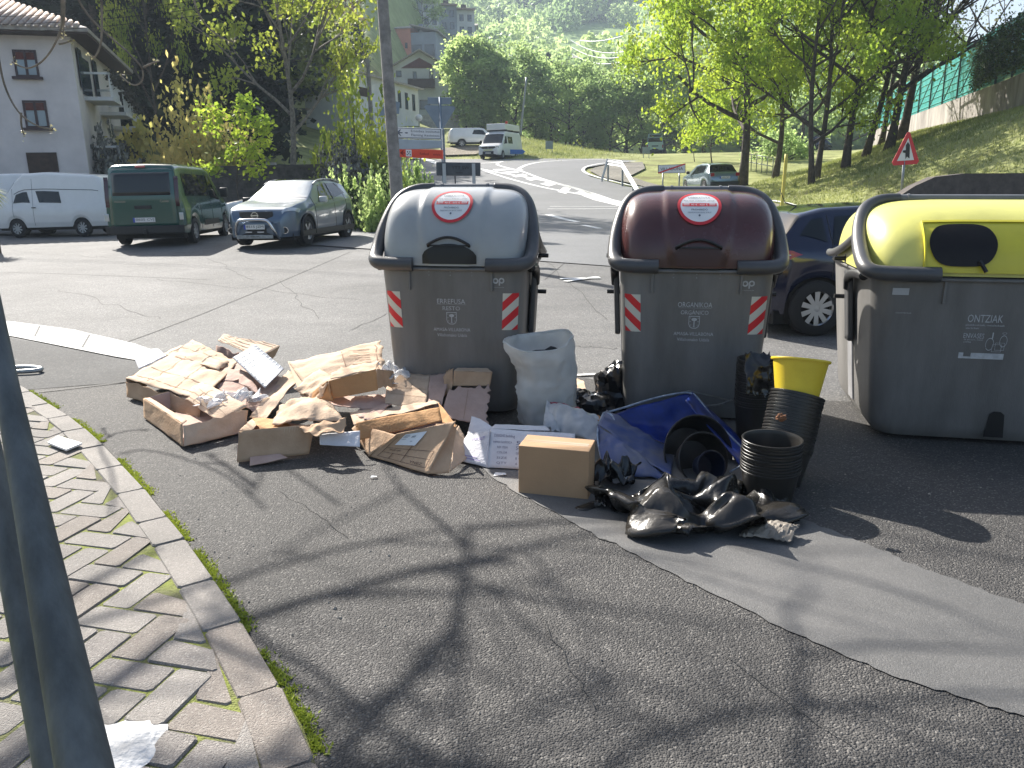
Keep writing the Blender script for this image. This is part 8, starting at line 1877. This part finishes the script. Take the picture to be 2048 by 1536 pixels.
cnt = [0,0,0]; cw = {'fresh':'fresh green','mid':'mid green','yellow':'yellow green','olive':'olive','dark':'dark'}
mid.sort(key=lambda q: (0 if q[1] < 115 else 1 if q[1] < 165 else 2, q[0]))
for (px, Y, H, k, lm) in mid:
    row = 0 if Y < 115 else 1 if Y < 165 else 2; n_ = ordn[cnt[row]]; cnt[row] += 1
    T_(k, px, Y, '%s %s tree from the left %s' % (n_, cw[lm], pos[row]), lm, H, (H/10*1.12 if k.startswith('r') else (H/11*1.25 if k == 'birch' else H/16*1.2)), px*.37, 'conifer' if k.startswith('con') else 'woodland_tree', base={'birch':11}.get(k, 16 if k.startswith('con') else 10))
T_('conif', 1098, 190, 'broad dark conifer standing out above the central wood', 'dark', 15, 1.15, 1, 'conifer', base=16)
T_('conif', 1130, 186, 'shorter dark conifer right beside the broad one', 'dark', 9, .9, 2, 'conifer', base=16)
T_('cypress', 1250, 175, 'tall narrow cypress beneath the pale wires', 'dark', 15, 1.2, 1, 'cypress', base=14)
T_('conif2', 790, 215, 'dark conifer in front of the apartment row', 'dark', 13, 1.2, 1, 'conifer', base=16)
T_('conif2', 825, 200, 'dark conifer right of the orange house', 'dark', 13, 1.2, 2, 'conifer', base=16)
for (px, Y, H, lm, lab) in ((735,190,9,'fresh','bright green tree left of the telephone pole below the apartments'), (860,205,9,'fresh','round green tree before the apartment row'), (882,210,8,'fresh','small green tree at the right end of the apartment row'), (905,160,8,'mid','bushy tree below the apartment row')):
    T_('roundt', px, Y, lab, lm, H, H/9, px*.1, base=10)
# far hillside woods: nobody could count these
def wood(name, label, lm, tests, n, sz, seed, quads=100, cone=False):
    r = random.Random(seed); V, F_ = [], []; c_ = 0; tries = 0
    while c_ < n and tries < n*40:
        tries += 1; Y = r.uniform(*tests[0]); X = Y*r.uniform(*tests[1])
        if not tests[2](X, Y): continue
        c_ += 1; z = Gm(X, Y); H = sz*r.uniform(.6,1.3); w_ = H*.42
        for _ in range(quads):
            a = r.uniform(0,6.28); f_ = r.random(); q = r.random()**.4*(w_*(1-f_)*1.1 if cone else w_*math.sin(math.pi*min(1,.15+f_*.8)))
            leaf(V, F_, Vector((X+math.cos(a)*q, Y+math.sin(a)*q, z+H*f_)), H*.075, r)
    me = mesh_of(name, V, F_); me.materials.append(L_[lm]); ob = bpy.data.objects.new(name, me); col.objects.link(ob); tag(ob, kind='stuff')
def nz2(X, Y, s, k): return noise.noise(Vector((X*s, Y*s, k)))
wood('hillside_wood', '', 'far', [(190,420),(-.75,.62), lambda X, Y: nz2(X,Y,.012,1) > -.28 and not (Y < 330 and -.22 < X/Y < -.06)], 1500, 11, 1)
wood('hillside_wood', '', 'far', [(420,940),(-.3,.62), lambda X, Y: nz2(X,Y,.005,4) > -.25], 2600, 19, 2, 70)
wood('hillside_conifers', '', 'fardark', [(380,700),(-.12,.28), lambda X, Y: nz2(X,Y,.006,7) < -.08], 900, 22, 3, 70, True)
wood('hillside_wood', '', 'olive', [(88,200),(-.9,-.27), lambda X, Y: True], 420, 11, 4, 120)
wood('hillside_wood', '', 'mid', [(150,260),(.18,.75), lambda X, Y: True], 420, 12, 5, 110)
# grass on the bank and the island
def grass(name, n, reg, h, m, seed):
    r = random.Random(seed); V, F_ = [], []
    for _ in range(n):
        x, y = reg(r); z = Gm(x, y); a = r.uniform(0,6.28); w_ = .018; hh = h*r.uniform(.4,1.3); i = len(V)
        V += [(x-w_*math.cos(a), y-w_*math.sin(a), z), (x+w_*math.cos(a), y+w_*math.sin(a), z), (x+r.gauss(0,.05), y+r.gauss(0,.05), z+hh)]; F_.append((i,i+1,i+2))
    me = mesh_of(name, V, F_); me.materials.append(m); ob = bpy.data.objects.new(name, me); col.objects.link(ob); tag(ob, kind='stuff')
gm_ = leafmat('grass_blades', (.40,.42,.14), (.20,.24,.07), .4, sc_=.5)
def regb(r):
    while True:
        y = r.uniform(24, 60)**1; x = r.uniform(8, 34)
        if x > bank_edge(y)+.6: return x, y
grass('grass', 70000, regb, .13, gm_, 1)
grass('grass', 9000, lambda r: (lambda p: (p.x+r.gauss(0,2.5), p.y+r.gauss(0,3)))(foot(r.uniform(1000,1160), r.uniform(70,85))), .25, gm_, 2)
# yucca at the left edge
y0_ = at(-22, 400, 19); mb = MB(); r = random.Random(4); V, F_ = [], []
t = empty('yucca', (y0_.x, 19, Gm(y0_.x, 19)), 0, 'spiky yellow green yucca leaves poking in at the left edge', 'plant')
mb.tube([(0,0,0),(0,0,1.5)], .07, 8); mb.build('stem', M['bark_grey'], t, smooth=True)
for _ in range(90):
    a = r.uniform(0,6.28); e = r.uniform(-.9,1.2); d = Vector((math.cos(a)*math.cos(e), math.sin(a)*math.cos(e), math.sin(e))); s = d.cross(Vector((0,0,1))).normalized()*.02; p = Vector((0,0,1.45)); i = len(V)
    m1 = p+d*.25; m2 = p+d*.48+Vector((0,0,-.08)); V += [tuple(p-s*.5), tuple(p+s*.5), tuple(m1+s), tuple(m1-s), tuple(m2)]; F_ += [(i,i+1,i+2,i+3),(i+3,i+2,i+4)]
me = mesh_of('leaves', V, F_); me.materials.append(leafmat('yucca_leaves', (.45,.40,.06), (.20,.25,.04), .35, sc_=3)); ob = bpy.data.objects.new('leaves', me); col.objects.link(ob); ob.parent = t
# bare tree overhead, out of frame except for a few hanging twigs: throws the branch shadows
def bare():
    r = random.Random(14); mb = MB(); B0 = Vector((-4.7, 4.2, Gm(-4.7, 4.2))); t = empty('bare_tree', B0, 0, 'leafless tree whose twigs hang into the top left and shade the asphalt', 'tree')
    tw = MB(); V, F_ = [], []
    def grow(p, d, ln, rad, k):
        n = 6; pts = [p]; q = p.copy(); dd = d.copy()
        for i in range(n):
            dd = (dd+Vector((r.gauss(0,.12), r.gauss(0,.12), r.gauss(.03,.07)))).normalized(); q = q+dd*ln/n; pts.append(q.copy())
        mb.tube(pts, [lerp(rad, rad*.55, i/n) for i in range(n+1)], 8 if k < 2 else 5, caps=False)
        if k == 4:
            for p_ in pts[2:]:
                for _ in range(2): leaf(V, F_, p_+Vector((r.gauss(0,.04), r.gauss(0,.04), r.gauss(0,.04))), .02, r)
            return
        for j in range(4 if k < 2 else 2):
            f_ = r.uniform(.3, 1); i = min(n-1, int(f_*n)); st = pts[i].lerp(pts[i+1], f_*n-i)
            grow(st, (dd+Vector((r.gauss(0,.5), r.gauss(0,.5), abs(r.gauss(.1,.25))))).normalized(), ln*r.uniform(.45,.7), rad*.58, k+1)
    mb.tube([(0,0,0),(.1,.05,1.2),(.25,.15,2.4),(.5,.3,3.2)], [.20,.16,.14,.12], 12)
    for (dx, dy, dz, ln, rd) in ((.15,1,.22,4.6,.038),(.45,.95,.30,4.6,.038),(.80,.75,.34,4.6,.036),(.7,.85,.18,4.8,.034),(.6,.9,.55,5.0,.034),(-.1,1,.40,4.0,.034),(.3,1,.5,5.2,.034)):
        grow(Vector((.45,.25,3.05)), Vector((dx,dy,dz)).normalized(), ln, rd, 1)
    # the long twigs that dip into the picture
    for pts in (((-30,150),(10,380)), ):
        pass
    def twig(px_pts, Y):
        w_ = [at(a, b, Y)-B0 for a, b in px_pts]; w_ = smoothpath(w_, 2); mb.tube(w_, [lerp(.012,.006, i/(len(w_)-1)) for i in range(len(w_))], 6)
        for p_ in w_[-4:]:
            for _ in range(2): leaf(V, F_, p_+Vector((r.gauss(0,.02), r.gauss(0,.02), r.gauss(0,.02))), .014, r)
    twig([(-60,-60),(-10,60),(2,150),(20,200),(45,235),(80,255),(105,258)], 8.0); twig([(100,-80),(140,-30),(180,40),(240,90),(272,120),(287,140),(285,165),(265,173),(240,150)], 8.6)
    twig([(287,135),(300,128),(318,122)], 8.6); twig([(120,-60),(130,30),(115,80),(90,120),(60,138),(40,133),(24,124)], 8.2); twig([(200,-80),(205,60),(200,98),(188,118),(180,112)], 8.4)
    twig([(380,-60),(388,10),(410,50),(440,75),(470,85)], 9.0); twig([(118,88),(130,86),(145,80)], 8.2); twig([(42,225),(42,250),(48,270)], 8.0)
    for px_ in (128, 122): twig([(px_,-40),(px_+2,20),(px_-2,75)], 8.5)
    mb.build('trunk', M['bark_grey'], t, smooth=True, fix=False)
    me = mesh_of('buds', V, F_); me.materials.append(L_['pale']); ob = bpy.data.objects.new('buds', me); col.objects.link(ob); ob.parent = t
bare()
# ================================================================ AIR
mh = bpy.data.materials.new('haze_air'); mh.use_nodes = True; t_ = mh.node_tree; t_.nodes.clear()
o_ = t_.nodes.new('ShaderNodeOutputMaterial'); pv = t_.nodes.new('ShaderNodeVolumePrincipled'); pv.inputs['Color'].default_value = (.70,.84,1,1); pv.inputs['Density'].default_value = .00055; pv.inputs['Anisotropy'].default_value = .2
t_.links.new(pv.outputs[0], o_.inputs['Volume'])
zmin = min(_gc.values())-1; zmax = max(gv(i, j) for i in range(len(XS)) for j in range(len(YS)))+34; print('ZMAX', zmax)
mb = MB(); mb.box(-960, 960, -40, 1060, zmin, zmax); hz = mb.build('haze', mh); tag(hz, kind='stuff')
hz.hide_viewport = False
